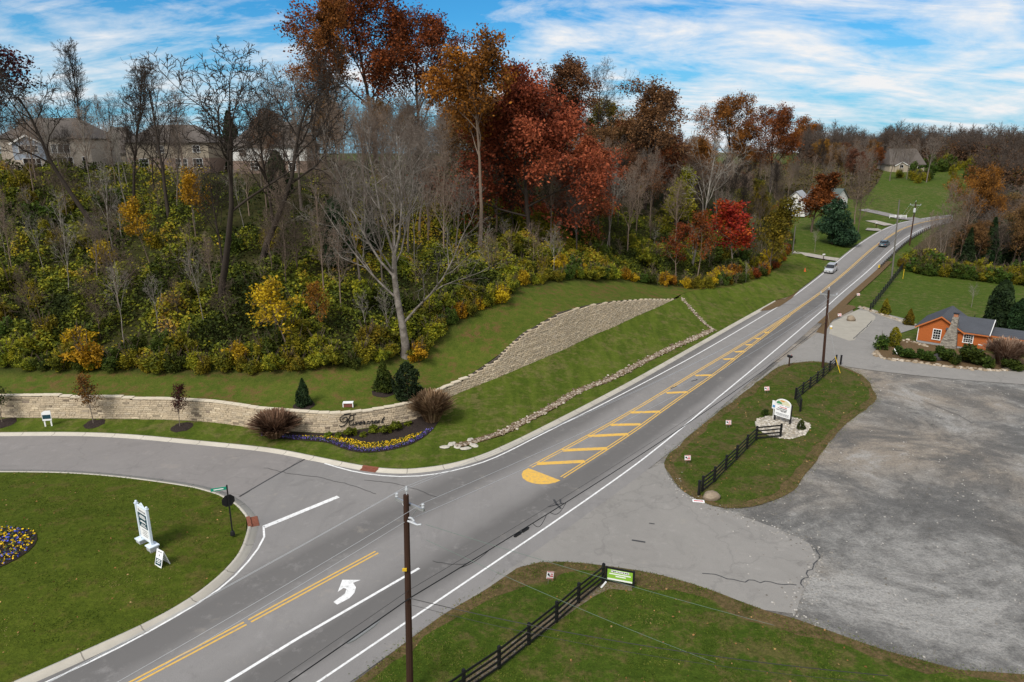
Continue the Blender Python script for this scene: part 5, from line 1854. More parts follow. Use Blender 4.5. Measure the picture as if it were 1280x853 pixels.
M_CHIMB = plain('chimney_brick', (0.36, 0.16, 0.085), 0.85, 0.25)


def window(parent, x, y, z, w_, h_, rows=3, cols=3, face=-1, axis='x', mat=None, wall_t=0.06):
    """window on a wall facing local -y (axis x) or +x (axis y): frame part with a pane sub-part"""
    m, g = MB(), MB()
    fr = 0.09

    def bx(cx, cz, bw, bh, dep, prot, tgt):
        if axis == 'x':
            tgt.box((x + cx, y + face * prot, z + cz), (bw, dep, bh))
        else:
            tgt.box((x - face * prot, y + cx, z + cz), (dep, bw, bh))
    bx(0, h_ / 2, w_ + 2 * fr, fr, 0.08, 0.035, m)
    bx(0, -h_ / 2, w_ + 2 * fr + .06, fr * 1.1, 0.12, 0.05, m)
    for s in (-1, 1):
        bx(s * (w_ / 2 + fr / 2), 0, fr, h_ - fr, 0.078, 0.034, m)
    for i in range(1, cols):
        bx(-w_ / 2 + w_ * i / cols, 0, 0.026, h_ - fr * 1.2, 0.05, 0.025, m)
    for i in range(1, rows):
        bx(0, -h_ / 2 + h_ * i / rows, w_ - 0.01, 0.05 if i * 2 == rows or rows == 2 else 0.026, 0.054, 0.026, m)
    o = m.build('window', mat or M_TRIM, parent)
    bx(0, 0, w_, h_, 0.03, 0.012, g)
    g.build('pane', M_GLASS, o)
    return o


def gable_roof(m, x0, x1, y0, y1, ze, zr, axis, ov=0.35, th=0.14):
    """two slabs; axis is the direction of the ridge"""
    if axis == 'y':
        xm = (x0 + x1) / 2
        for s, xe in ((-1, x0), (1, x1)):
            k = (zr - ze) / abs(xm - xe)
            xo = xe + s * ov
            zo = ze - k * ov
            a = [(xo, y0 - ov, zo), (xm + s * 0.004, y0 - ov, zr), (xm + s * 0.004, y1 + ov, zr), (xo, y1 + ov, zo)]
            b = [(p[0], p[1], p[2] + th) for p in a]
            m.add(a + b, [(3, 2, 1, 0), (4, 5, 6, 7), (0, 1, 5, 4), (1, 2, 6, 5), (2, 3, 7, 6), (3, 0, 4, 7)])
    else:
        ym = (y0 + y1) / 2
        for s, ye in ((-1, y0), (1, y1)):
            k = (zr - ze) / abs(ym - ye)
            yo = ye + s * ov
            zo = ze - k * ov
            a = [(x0 - ov, yo, zo), (x1 + ov, yo, zo), (x1 + ov, ym + s * 0.004, zr), (x0 - ov, ym + s * 0.004, zr)]
            b = [(p[0], p[1], p[2] + th) for p in a]
            m.add(a + b, [(3, 2, 1, 0), (4, 5, 6, 7), (0, 1, 5, 4), (1, 2, 6, 5), (2, 3, 7, 6), (3, 0, 4, 7)])


def hip_roof(m, x0, x1, y0, y1, ze, zr, ov=0.5, ridge=0.4):
    x0, x1, y0, y1 = x0 - ov, x1 + ov, y0 - ov, y1 + ov
    ym, xm, L = (y0 + y1) / 2, (x0 + x1) / 2, (x1 - x0) * ridge / 2
    v = [(x0, y0, ze), (x1, y0, ze), (x1, y1, ze), (x0, y1, ze), (xm - L, ym, zr), (xm + L, ym, zr),
         (x0, y0, ze - .2), (x1, y0, ze - .2), (x1, y1, ze - .2), (x0, y1, ze - .2)]
    m.add(v, [(0, 1, 5, 4), (2, 3, 4, 5), (1, 2, 5), (3, 0, 4), (6, 7, 1, 0), (7, 8, 2, 1), (8, 9, 3, 2), (9, 6, 0, 3), (9, 8, 7, 6)])


# small orange house
hA, hB = G(1145, 427.5), G(1229, 440.5)
hz_ = math.atan2(hB[1] - hA[1], hB[0] - hA[0])
HL_ = float(np.hypot(*(hB - hA)[:2]))
cab = empty('orange_house', tuple(hA), hz_, 'small orange sided house with dark roof and tapered stone chimney beside the gravel lot', 'house')
w_ = MB()
EV, PK = 2.45, 4.15
GX1 = 5.3
w_.prism([(0, 0.3), (GX1, 0.3), (GX1, EV), (GX1 / 2, PK - 0.03), (0, EV)], Matrix.Translation((0, 0.2, 0)) @ Matrix.Rotation(R(90), 4, 'X'), 0.2)
w_.prism([(0, 0.3), (GX1, 0.3), (GX1, EV), (GX1 / 2, PK - 0.03), (0, EV)], Matrix.Translation((0, 7.6, 0)) @ Matrix.Rotation(R(90), 4, 'X'), 0.2)
w_.box((0.1, 3.8, (EV + .3) / 2 - .005), (0.2, 7.18, EV - .31))
w_.box(((GX1 + HL_) / 2 + .002, 0.12, (EV + .3) / 2), (HL_ - GX1 + .4, 0.2, EV - .3))
w_.box((HL_ - .1, 3.3, (EV + .3) / 2 - .003), (0.2, 6.15, EV - .306))
w_.prism([(0.25, EV - .02), (6.35, EV - .02), (3.3, 3.72)], Matrix.Translation((HL_ - .19, 0, 0)) @ Matrix.Rotation(R(90), 4, 'Z') @ Matrix.Rotation(R(90), 4, 'X'), 0.17)
w_.box(((GX1 + HL_) / 2, 6.5, (EV + .3) / 2), (HL_ - GX1 + .2, 0.2, EV - .31))
w_.build('wall', M_ORANGE, cab)
f_ = MB()
f_.box((HL_ / 2, 3.3, 0.12), (HL_ - .1, 6.5, 0.4))
f_.build('foundation', M_FOUND, cab)
r_ = MB()
gable_roof(r_, 0, GX1, 0, 7.6, EV + .02, PK, 'y', 0.38)
gable_roof(r_, GX1 - 1.6, HL_, 0.0, 6.6, EV + .05, 3.78, 'x', 0.36)
ro = r_.build('roof', M_ROOF, cab)
t_ = MB()
for s, xe in ((-1, 0), (1, GX1)):
    k = (PK - EV) / (GX1 / 2)
    xo = xe + s * 0.38
    zo = EV + .02 - k * 0.38
    a = [(xo, -0.42, zo - .16), (GX1 / 2, -0.42, PK - .16), (GX1 / 2, -0.385, PK - .16), (xo, -0.385, zo - .16)]
    b = [(p[0], p[1], p[2] + .2) for p in a]
    t_.add(a + b, [(3, 2, 1, 0), (4, 5, 6, 7), (0, 1, 5, 4), (1, 2, 6, 5), (2, 3, 7, 6), (3, 0, 4, 7)])
t_.box(((GX1 + HL_) / 2 + .2, -0.385, EV - .13), (HL_ - GX1 + .3, 0.04, 0.16))
t_.build('fascia', M_OTRIM, cab)
t_ = MB()
t_.tube([(HL_ + .40, -.36, EV - .06), (HL_ + .40, 3.3, 3.9)], 0.06, 4)
t_.box((0.06, -0.03, 1.3), (0.08, 0.06, 2.2))
t_.build('rake_trim', M_TRIM, cab)
pv = MB()
pv.tube([(5.9, 4.2, 3.3), (5.9, 4.2, 4.1)], 0.05, 6)
pv.build('vent_pipe', M_BLACKM, ro)
window(cab, 2.35, 0.0, 1.5, 0.86, 1.45, 4, 3)
window(cab, 6.05, 0.02, 1.55, 1.02, 1.15, 4, 4)
cm = MB()
prof = [(3.0, 4.95, 0.0), (3.1, 4.9, 0.9), (3.5, 4.75, 2.2), (3.85, 4.62, 3.2), (3.9, 4.6, 4.35)]
rng = random.Random(2)
vs, fs = [], []
for q, (xa, xb, zz) in enumerate(prof):
    d0 = -0.95 + 0.10 * q
    vs += [(xa, d0, zz), (xb, d0, zz), (xb, -0.01 + 0.3 * (q > 2), zz), (xa, -0.01 + 0.3 * (q > 2), zz)]
    if q:
        a = 4 * (q - 1)
        fs += [(a, a + 1, a + 5, a + 4), (a + 1, a + 2, a + 6, a + 5), (a + 2, a + 3, a + 7, a + 6), (a + 3, a, a + 4, a + 7)]
fs.append((16, 17, 18, 19))
cm.add(vs, fs)
ch = cm.build('chimney', M_ROCK, cab)
cm = MB()
cm.box((4.25, -.14, 4.56), (0.5, 0.5, 0.42))
cm.build('chimney_pot', M_CHIMB, ch)
cm = MB()
cm.box((4.25, -.14, 4.82), (0.66, 0.66, 0.09))
cm.build('chimney_cap', M_BLACKM, ch)
# shed roof annex on posts
an = MB()
v = [(HL_ + .25, 1.4, 2.05), (HL_ + 4.0, 1.4, 2.05), (HL_ + 4.0, 4.6, 2.55), (HL_ + .25, 4.6, 2.55)]
v += [(a, b, c + .12) for a, b, c in v]
an.add(v, [(3, 2, 1, 0), (4, 5, 6, 7), (0, 1, 5, 4), (1, 2, 6, 5), (2, 3, 7, 6), (3, 0, 4, 7)])
ao = an.build('annex_roof', M_ROOF, cab)
an = MB()
an.box((HL_ + 2.1, 1.36, 2.0), (3.9, 0.06, 0.2))
an.build('annex_fascia', M_OTRIM, ao)
for px_ in (0.6, 3.8):
    for py_ in (1.6, 4.4):
        an = MB()
        an.box((HL_ + px_, py_, 1.0 + .2 * (py_ > 2)), (0.12, 0.12, 2.0 + .4 * (py_ > 2)))
        an.build('annex_post', M_OTRIM, ao)
mt_ = MB()
mt_.box((7.55, -.02, 0.95), (0.55, 0.03, 0.10))
mt_.build('wall_plate', M_TRIM, cab)


def hill_house(px0, px1, Yd, top, label, walls, roofm, eave=5.4, bay=None, wins=(), deck=None, name='house', zz=None, upper=None, dep=10, ridge=0.45):
    d0, d1 = ray(px0, 205), ray(px1, 205)
    x0, x1 = d0[0] / d0[1] * Yd, d1[0] / d1[1] * Yd
    W = x1 - x0
    xm = (x0 + x1) / 2
    z = sz(xm, Yd) - 0.2 if zz is None else zz
    p = np.array([x0, Yd, z])
    H = top_h(p, top)
    h = empty(name, (x0, Yd, z), 0, label, 'house')
    m = MB()
    m.box((W / 2, dep / 2, eave / 2), (W, dep, eave))
    m.build('wall', walls, h)
    if upper:
        m = MB()
        m.box((W / 2, dep / 2, eave * .75 - .02), (W + .06, dep + .06, eave * .5))
        m.build('upper_wall', upper, h)
    m = MB()
    hip_roof(m, 0, W, 0, dep, eave, H, 0.5, ridge)
    ro = m.build('roof', roofm, h)
    if bay:
        bx0, bx1, bm, bh = bay
        m = MB()
        pr = [(bx0 * W, 2.6), (bx1 * W, 2.6), (bx1 * W, bh), ((bx0 + bx1) / 2 * W, bh + 1.5), (bx0 * W, bh)]
        m.prism(pr, Matrix.Translation((0, 0.4, 0)) @ Matrix.Rotation(R(90), 4, 'X'), 1.3)
        m.build('bay_wall', bm, h)
        m = MB()
        gable_roof(m, bx0 * W, bx1 * W, -0.9, 4.0, bh, bh + 1.5, 'y', 0.3)
        m.build('bay_roof', roofm, h)
        m = MB()
        for s, xe in ((-1, bx0 * W), (1, bx1 * W)):
            xc = (bx0 + bx1) / 2 * W
            k = 1.5 / abs(xc - xe)
            a = [(xe + s * .3, -1.24, bh - k * .3 - .12), (xc, -1.24, bh + 1.38), (xc, -1.21, bh + 1.38), (xe + s * .3, -1.21, bh - k * .3 - .12)]
            b = [(q[0], q[1], q[2] + .3) for q in a]
            m.add(a + b, [(3, 2, 1, 0), (4, 5, 6, 7), (0, 1, 5, 4), (1, 2, 6, 5), (2, 3, 7, 6), (3, 0, 4, 7)])
        m.build('bay_trim', M_TRIM, h)
        m = MB()
        m.box(((bx0 + bx1) / 2 * W, -0.45, 1.3), ((bx1 - bx0) * W - .1, 0.9, 2.6))
        m.build('lower_bay_wall', walls, h)
    for fx, fz, ww, hh, rr, cc, fy in wins:
        window(h, fx * W, fy, fz, ww, hh, rr, cc)
    if deck:
        a, b = deck
        m = MB()
        m.box(((a + b) / 2 * W, -2.2, 1.6), ((b - a) * W, 2.6, 0.2))
        for q in np.linspace(a, b, 4):
            m.box((q * W, -3.4, 0.8), (0.2, 0.2, 2.9))
        m.box(((a + b) / 2 * W, -3.42, 2.6), ((b - a) * W, 0.1, 0.12))
        m.build('deck', plain('deck_wood', (0.16, 0.10, 0.06), 0.8), h)
    return h


HY = 137
hill_house(4, 116, HY, 146, 'large hilltop house with blue grey gabled bay and tan stone walls at the far left', M_TANST, M_BROOF, 6.7, (0.17, 0.52, M_BLUES, 5.6),
           [(0.27, 4.6, 1.0, 1.4, 2, 1, -.9), (0.345, 4.6, 1.0, 1.4, 2, 1, -.9), (0.42, 4.6, 1.0, 1.4, 2, 1, -.9), (0.30, 1.9, 1.1, 2.0, 2, 1, -.9), (0.37, 1.9, 1.1, 2.0, 2, 1, -.9), (0.44, 1.9, .8, 2.0, 2, 1, -.9),
            (0.60, 4.7, 1.0, 1.6, 1, 1, 0), (0.67, 4.7, 1.0, 1.6, 1, 1, 0), (0.74, 4.7, 1.0, 1.6, 1, 1, 0), (0.64, 2.0, .9, 2.2, 3, 1, 0), (0.70, 2.0, .9, 2.2, 3, 1, 0), (0.76, 2.0, .9, 2.2, 3, 1, 0), (0.92, 2.0, .8, 2.4, 3, 1, 0)], (0.02, 0.2))
hill_house(121, 158, HY + 14, 158, 'tan sided hilltop house with small gable between the blue gabled house and the brick house', M_TANS, M_BROOF, 4.6, (0.15, 0.75, M_TANS, 4.0), [(0.45, 4.1, 1.2, 1.0, 2, 2, -.9), (0.3, 1.4, 1.2, 1.8, 2, 1, -.9), (0.9, 1.6, .7, 2.0, 2, 1, 0)])
hill_house(160, 262, HY + 2, 155, 'long hilltop house of brown brick with hipped brown roof behind the bent dark trunks', M_BRICK, M_BROOF, 6.0, None,
           [(0.2, 2.0, 1.7, 1.6, 2, 2, 0), (0.42, 4.6, 1.3, 1.3, 2, 2, -.05), (0.62, 2.0, .9, 1.6, 2, 1, 0), (0.70, 2.0, .9, 1.6, 2, 1, 0), (0.86, 2.0, 1.8, 1.7, 2, 3, 0), (0.86, 4.7, 1.3, 1.3, 2, 2, -.05)], upper=M_TANS)
hill_house(290, 384, HY + 6, 151, 'hilltop house with white upper siding and wide brown roof beside the dark cedar', M_BRICK, M_BROOF, 5.8, None, [(0.15, 4.5, 1.1, 1.2, 2, 1, -.05), (0.3, 1.8, 1.4, 1.4, 2, 2, 0), (0.5, 1.8, 1.3, 1.8, 2, 2, 0), (0.55, 4.5, 1.1, 1.2, 2, 1, -.05), (0.8, 1.8, 1.3, 1.6, 2, 2, 0)], upper=M_WHITES)


def white_house(px, py, Yoff, W, D, eave, peak, rz, label, roofm, walls=M_WHITES):
    p = GG(px, py)
    h = empty('white_house', tuple(p), rz, label, 'house')
    m = MB()
    m.prism([(0, 0), (W, 0), (W, eave), (W / 2, peak - .05), (0, eave)], Matrix.Translation((0, D, 0)) @ Matrix.Rotation(R(90), 4, 'X'), D)
    m.build('wall', walls, h)
    m = MB()
    gable_roof(m, 0, W, 0, D, eave + .02, peak, 'y', 0.4)
    m.build('roof', roofm, h)
    for zf in (1.5, 4.0):
        if zf + .8 < eave + 1.0:
            window(h, W * .3, 0, zf, 0.8, 1.3, 2, 1)
            window(h, W * .7, 0, zf, 0.8, 1.3, 2, 1)
            for q in (.25, .6, .85):
                window(h, W, D * q, zf, 0.8, 1.3, 2, 1, axis='y')
    return h


white_house(979, 270, 0, 6.0, 9.0, 4.4, 7.2, R(-32), 'white house with pale grey roof peeping out left of the burgundy tree', M_WROOF)
white_house(1043, 264, 0, 7.5, 10.0, 3.8, 6.6, R(38), 'white house with green grey roof behind the large round pine', M_GROOF)
pf = GG(1118, 222)
fh = hill_house(1113, 1156, pf[1] + 20, 186, 'distant house with wide grey brown roof above the far green field', M_TANS, M_BROOF, 3.4, (0.12, 0.5, M_TANS, 2.9), [(0.3, 2.6, 1.6, 1.2, 1, 2, -.9), (0.7, 1.6, 1.3, 1.8, 2, 1, 0), (0.85, 1.6, 1.3, 1.8, 2, 1, 0)], dep=11, zz=float(H0([170], [pf[1] + 20])[0]) - .3, ridge=.75)
# playset by the blue gabled house
px_ = hill_pt(50, 214)
pset = empty('playset', (px_[0], HY - 7, sz(px_[0], HY - 7)), 0, 'wooden playset with coloured canopy and yellow slide in front of the blue gabled house', 'playset')
m = MB()
for dx in (-.9, .9):
    for dy in (-.8, .8):
        m.box((dx, dy, 1.4), (.14, .14, 2.8))
m.box((0, 0, 1.45), (2.0, 1.8, .14))
for dz in (1.9, 2.3):
    m.box((0, -.86, dz), (1.9, .06, .1))
m.build('frame', plain('playset_wood', (0.15, 0.08, 0.045), .8), pset)
for i, c in enumerate([(0.02, 0.12, 0.35), (0.65, 0.42, 0.02), (0.40, 0.04, 0.03)]):
    m = MB()
    x0 = -1.0 + i * 0.68
    m.add([(x0, -.95, 2.8), (x0 + .66, -.95, 2.8), (x0 + .66, 0, 3.7), (x0, 0, 3.7), (x0 + .66, .95, 2.8), (x0, .95, 2.8)], [(0, 1, 2, 3), (3, 2, 4, 5)])
    m.build('canopy_panel', plain('canopy_colour_%d' % i, c, .6), pset)
m = MB()
m.tube([(1.0, -.3, 1.6), (1.7, -.5, 1.35), (2.6, -.8, .75), (3.4, -1.0, .35), (4.0, -1.1, .3)], .26, 6)
m.build('slide', plain('yellow_plastic', (0.72, 0.42, 0.02), .4), pset)
# ------------------------------------------------------------------ poles and wires
M_POLE = bark_mat('creosoted_wood', (0.062, 0.033, 0.023))
M_POLEG = bark_mat('weathered_pole_wood', (0.16, 0.15, 0.135))
M_GALV = plain('galvanised_steel', (0.42, 0.43, 0.44), 0.45, 0.12, 8, metal=0.6)
M_PORC = plain('grey_porcelain', (0.50, 0.52, 0.55), 0.25, 0.1, 10, spec=.6)
M_CABLE = plain('black_cable', (0.012, 0.012, 0.013), 0.55, 0.2)
M_WIRE = plain('bare_aluminium_wire', (0.45, 0.46, 0.47), 0.4, 0.1, metal=0.5)
M_GWIRE = plain('green_grey_wire', (0.16, 0.22, 0.19), 0.5, 0.1)


def at_h(px, py, Y):
    """point at depth Y that shows at (px, py)"""
    d = ray(px, py)
    t = Y / d[1]
    return np.array([d[0] * t, Y, CAM_H + d[2] * t])


def pole(base, top_xy, H, label, mat=None, arm=None, armz=None, r0=0.17, r1=0.12, extra=None, name='utility_pole'):
    p = empty(name, tuple(base), 0, label, 'utility pole')
    lx, ly = top_xy[0] - base[0], top_xy[1] - base[1]
    m = MB()
    n = 8
    m.tube([(lx * i / n, ly * i / n, -0.3 + (H + .3) * i / n) for i in range(n + 1)], [r0 + (r1 - r0) * i / n for i in range(n + 1)], 10)
    m.build('pole', mat or M_POLE, p, smooth=False)
    ends = []
    if arm is not None:
        a = Vector(arm).normalized()
        L = Vector(arm).length
        c = Vector((lx, ly, armz))
        m = MB()
        n_ = Vector((-a.y, a.x, 0)) * (r1 + .07)
        c = c + n_
        rzz = math.atan2(a.y, a.x)
        m.box(c, (L, .10, .13), rzz)
        ca = m.build('crossarm', M_GALV if mat is None else (mat), p)
        m = MB()
        for s in (-1, 1):
            m.tube([c + a * s * L * .28 + Vector((0, 0, -.05)), Vector((lx, ly, armz - .7)) + n_ * .8], .02, 4)
        m.build('brace', M_GALV, ca)
        for s in (-1, 1):
            q = c + a * s * (L / 2 - .08)
            m = MB()
            m.tube([q + Vector((0, 0, .06)), q + Vector((0, 0, .14)), q + Vector((0, 0, .2)), q + Vector((0, 0, .27)), q + Vector((0, 0, .32))], [.03, .08, .05, .085, .05], 8)
            m.build('insulator', M_PORC, p)
            ends.append(Vector(base) + q + Vector((0, 0, .33)))
        q = Vector((lx, ly, H)) + n_ * .2
        m = MB()
        m.tube([q, q + Vector((0, 0, .18)), q + Vector((0, 0, .24)), q + Vector((0, 0, .34)), q + Vector((0, 0, .42))], [.025, .03, .08, .06, .04], 8)
        m.build('insulator', M_PORC, p)
        ends.append(Vector(base) + q + Vector((0, 0, .42)))
    return p, ends


p1b = G(512.5, 866)
p1t = at_h(507.5, 619, p1b[1])
H1 = p1t[2]
e1a, e1b = at_h(489, 620, p1b[1] + .55), at_h(525, 641, p1b[1] - .55)
arm1 = (e1b - e1a)[:2]
POLE1, ENDS1 = pole(p1b, p1t, H1, 'brown wooden utility pole with steel crossarm standing closest at the roadside grass', None, (arm1[0], arm1[1], 0), (e1a[2] + e1b[2]) / 2 - .1, .18, .13)
m = MB()
for k_, (dz, dx) in enumerate([(-1.15, .22), (-1.35, .3)]):
    m.tube([(p1t[0] - p1b[0], p1t[1] - p1b[1], H1 + dz), (p1t[0] - p1b[0] + dx, p1t[1] - p1b[1] - .12, H1 + dz + .05), (p1t[0] - p1b[0] + dx + .12, p1t[1] - p1b[1] - .14, H1 + dz - .1)], .05, 6)
m.tube([(.3, -.2, H1 - 1.2), (.75, -.3, H1 - 1.35), (.95, -.35, H1 - 1.3)], .045, 6)
m.build('bracket', M_PORC, POLE1)
m = MB()
m.box((0.06, -.2, H1 * .655), (.2, .1, .12))
m.build('tag_plate', plain('yellow_tag', (0.65, 0.42, 0.03), .5), POLE1)
p2b = G(1028.5, 460)
p2t = at_h(1036, 363, p2b[1])
H2 = p2t[2]
a2 = at_h(1047, 368, p2b[1] - .6) - at_h(1025, 367, p2b[1] + .6)
POLE2, ENDS2 = pole(p2b, p2t, H2, 'tall dark utility pole with crossarm beside the black fence by the mailbox', None, (a2[0], a2[1], 0), H2 - .6, .17, .12)
p3b = GG(1114.5, 349)
p3t = at_h(1124.3, 250, p3b[1])
POLE3, _ = pole(p3b, p3t, p3t[2] - p3b[2], 'bare grey leaning utility pole without crossarm beside the guardrail', M_POLEG, r0=.17, r1=.11)
p4b = GR(1137, 306)
p4t = at_h(1145, 253, p4b[1])
POLE4, ENDS4 = pole(p4b, p4t, p4t[2] - p4b[2], 'far dark utility pole carrying a grey transformer at the road bend', None, (2.0, -1.2, 0), p4t[2] - p4b[2] - .7, .17, .12)
m = MB()
c_ = Vector(p4t - p4b) + Vector((-.25, -.35, -2.4))
m.tube([c_, c_ + Vector((0, 0, .9)), c_ + Vector((0, 0, 1.0))], [.28, .28, .12], 10)
m.build('transformer', plain('transformer_grey', (0.55, 0.57, 0.58), .5), POLE4)
p5b = GS(990.5, 318)
pole(p5b, p5b, top_h(p5b, 283), 'short weathered bare pole at the end of the wood by the gravel drive', M_POLEG, r0=.13, r1=.11, name='short_pole')
dirp = (p2b - p1b)[:2] / np.hypot(*(p2b - p1b)[:2])
p0 = np.array([p1b[0] - dirp[0] * 52, p1b[1] - dirp[1] * 52])


def cat_pts(a, b, sag, n=26):
    a, b = Vector(a), Vector(b)
    return [a.lerp(b, i / n) - Vector((0, 0, sag * 4 * (i / n) * (1 - i / n))) for i in range(n + 1)]


def wire(name, pts, r, mat, label, cat='wire', group=None, sides=4):
    o0 = Vector(pts[0])
    m = MB()
    m.tube([Vector(p) - o0 for p in pts], r, sides)
    o = m.build(name, mat)
    o.location = o0
    return tag(o, label, cat, group)


names = ['the road side crossarm end', 'the grass side crossarm end', 'the top']
for i, (a, b) in enumerate(zip(ENDS1, ENDS2)):
    back_ = Vector((a.x - dirp[0] * 52, a.y - dirp[1] * 52, a.z + .3))
    pts = cat_pts(back_, a, 1.0, 20)[:-1] + cat_pts(a, b, 1.1, 26)
    if i < len(ENDS4):
        pts = pts[:-1] + cat_pts(b, ENDS4[i], 1.6, 26)
    wire('power_line', pts, .011, M_WIRE, 'thin overhead power line fixed at ' + names[i] + ' of the closest pole', 'power line')
# neutral wire
nz_ = Vector((p1t[0], p1t[1], H1 - 1.3))
wire('power_line', cat_pts(nz_ - Vector((dirp[0] * 52, dirp[1] * 52, -.2)), nz_, .9, 18)[:-1] + cat_pts(nz_, Vector((p2t[0], p2t[1], H2 - 1.6)), 1.2, 24), .012, M_WIRE, 'thin neutral wire running just below the crossarm of the closest pole', 'power line')
# telephone bundle
fr = (866 - 748) / (866 - 619.0)
tz = at_h(512, 748, p1b[1] - .1)
t2 = np.array([p2b[0] + (p2t[0] - p2b[0]) * .6, p2b[1], H2 * .60])
tb = Vector((p1b[0] - dirp[0] * 52, p1b[1] - dirp[1] * 52, tz[2] + .2))
tp = cat_pts(tb, tz, .7, 20)[:-1] + cat_pts(tz, t2, 0.9, 30)
tel = wire('telephone_cable', tp, .028, M_CABLE, 'thick black telephone cable slung over the road edge below the power lines', 'cable', sides=6)
o0 = Vector(tp[0])


def along(f):
    """point on the span from the first to the second pole"""
    q = cat_pts(tz, t2, 0.9, 200)
    return q[int(f * 200)]


m = MB()
for k_, f in enumerate((.118, .128)):
    a, b = along(f), along(f + .010)
    m.tube([a - o0 + Vector((0, 0, -.12)), a.lerp(b, .15) - o0 + Vector((0, 0, -.14)), a.lerp(b, .85) - o0 + Vector((0, 0, -.14)), b - o0 + Vector((0, 0, -.12))], [.04, .08, .08, .04], 8)
m.build('splice_case', M_CABLE, tel)
for f0, f1, sg in ((.142, .162, .5), (.168, .192, .42), (.05, .085, .15)):
    m = MB()
    a, b = along(f0), along(f1)
    m.tube([a.lerp(b, i / 10) - o0 - Vector((0, 0, sg * math.sin(math.pi * i / 10))) for i in range(11)], .018, 5)
    m.build('slack_loop', M_CABLE, tel)
m = MB()
q1 = cat_pts(tb, tz, .7, 200)
a, b = q1[186], q1[193]
m.tube([a - o0 - Vector((0, 0, .06)), a.lerp(b, .2) - o0 - Vector((0, 0, .1)), a.lerp(b, .8) - o0 - Vector((0, 0, .1)), b - o0 - Vector((0, 0, .06))], [.04, .08, .08, .04], 8)
m.build('splice_case', plain('grey_case', (0.25, 0.26, 0.27), .5), tel)
wire('telephone_cable', [Vector(p) + Vector((0, 0, .45)) for p in tp], .012, M_CABLE, 'thin dark cable running just above the thick telephone cable', 'cable')
# service drops crossing the lower lawn
gd = G(985, 905)
wire('service_wire', cat_pts((tz[0], tz[1], tz[2]), (gd[0] + 3, gd[1] - 2, 4.5), .5), .022, M_CABLE, 'black service cable dropping from the closest pole across the lower lawn', 'cable')
wire('service_wire', cat_pts((tz[0], tz[1], tz[2] - .35), (gd[0] + 3, gd[1] - 2, 4.1), .6), .012, M_CABLE, 'thinner black service wire just below the dropping service cable', 'cable')
s0 = Vector((p1t[0] + .9, p1t[1] - .35, H1 - 1.3))
e0 = at_h(1330, 862, 40)
wire('service_wire', cat_pts(s0, e0, .7), .010, M_GWIRE, 'thin green grey wire crossing above the green banner sign', 'wire')
e0 = at_h(1120, 905, 32)
wire('service_wire', cat_pts(s0 - Vector((0, 0, .8)), e0, .6), .010, M_GWIRE, 'thin green grey wire crossing above the lower lawn behind the fence', 'wire')
m = MB()

# ------------------------------------------------------------------ fences
M_FENCE = plain('black_fence_paint', (0.011, 0.011, 0.012), 0.55, 0.35, 9)


def fence(pts, label, H=1.32, rails=4, name='rail_fence', skip=()):
    f = empty(name, tuple(pts[0]), 0, label, 'fence')
    o = Vector(pts[0])
    P = [Vector(p) - o for p in pts]
    for i, p in enumerate(P):
        m = MB()
        m.box((p.x, p.y, p.z + H / 2 + .02), (.15, .15, H + .1), .6)
        m.build('post', M_FENCE, f)
    for i in range(len(P) - 1):
        if i in skip:
            continue
        a, b = P[i], P[i + 1]
        d = (b - a)
        rz = math.atan2(d.y, d.x)
        n = Vector((-d.y, d.x, 0)).normalized() * 0.085
        for k in range(rails):
            z = H * (0.16 + 0.80 * k / (rails - 1))
            m = MB()
            c = (a + b) / 2 - n + Vector((0, 0, z))
            pitch = math.atan2(d.z, math.hypot(d.x, d.y))
            m.box(c, (d.length - .02, .04, .135), M=Matrix.Rotation(rz, 3, 'Z') @ Matrix.Rotation(-pitch, 3, 'Y'))
            m.build('rail', M_FENCE, f)
    return f


g3 = lambda L: [G(x, y, .02) for x, y in L]
fence(g3([(470, 945), (529, 902), (580, 866), (624, 836), (661, 806), (695.6, 778), (723, 754), (753.7, 729)]), 'black four rail fence running across the lower lawn to the green banner sign')
fence(g3([(877.7, 615), (892.6, 603), (907, 588), (920.5, 575), (933.4, 561.5), (945, 550), (975.3, 547)]), 'black four rail fence on the grass isle turning a corner at the pebble bed')
fence(g3([(1000, 515), (993.8, 500), (1003, 493), (1012, 486), (1021, 478.8), (1028.5, 472), (1036.7, 464.8), (1044.3, 457)]), 'black rail fence on the grass isle running up to the second utility pole')
fd = [GG(1087.5, 388.5), GG(1128, 336)]
nd = 15
fence([fd[0] * (1 - i / nd) + fd[1] * i / nd for i in range(nd + 1)], 'black rail fence between the far road verge and the green field', H=1.25)
for (x, y), lab in (((873.4, 619), 'short black post standing alone before the isle fence corner'), ((1050.5, 456), 'single black gate post beside the yellow guy marker')):
    b_ = G(x, y, .02)
    m = MB()
    m.box((0, 0, .6), (.16, .16, 1.2), .5)
    m.box((0, 0, 1.22), (.2, .2, .05), .5)
    o = m.build('gate_post', M_FENCE)
    o.location = b_
    tag(o, lab, 'post')
M_YEL = plain('yellow_plastic_guard', (0.72, 0.48, 0.03), .45)
b_, t_ = G(1050.3, 467), None
gw = Vector((-1.0, .2, 2.6))
guy = empty('guy_marker', tuple(b_), 0, 'yellow guy wire guard slanting beside the end of the isle fence', 'guy guard')
m = MB()
m.tube([(0, 0, 0), gw * .8], .045, 6)
m.build('guard', M_YEL, guy)
m = MB()
topg = Vector((p2b[0] + (p2t[0] - p2b[0]) * .75, p2b[1], H2 * .75)) - Vector(b_)
m.tube([gw * .8, topg], .012, 4)
m.build('guy_wire', M_GALV, guy)
b_ = GG(1128.5, 349)
m = MB()
m.tube([(0, 0, 0), (.0, 0, 2.0)], .05, 6)
m.tube([(0, 0, 2.0), (.0, 0, 2.05)], [.05, .02], 6)
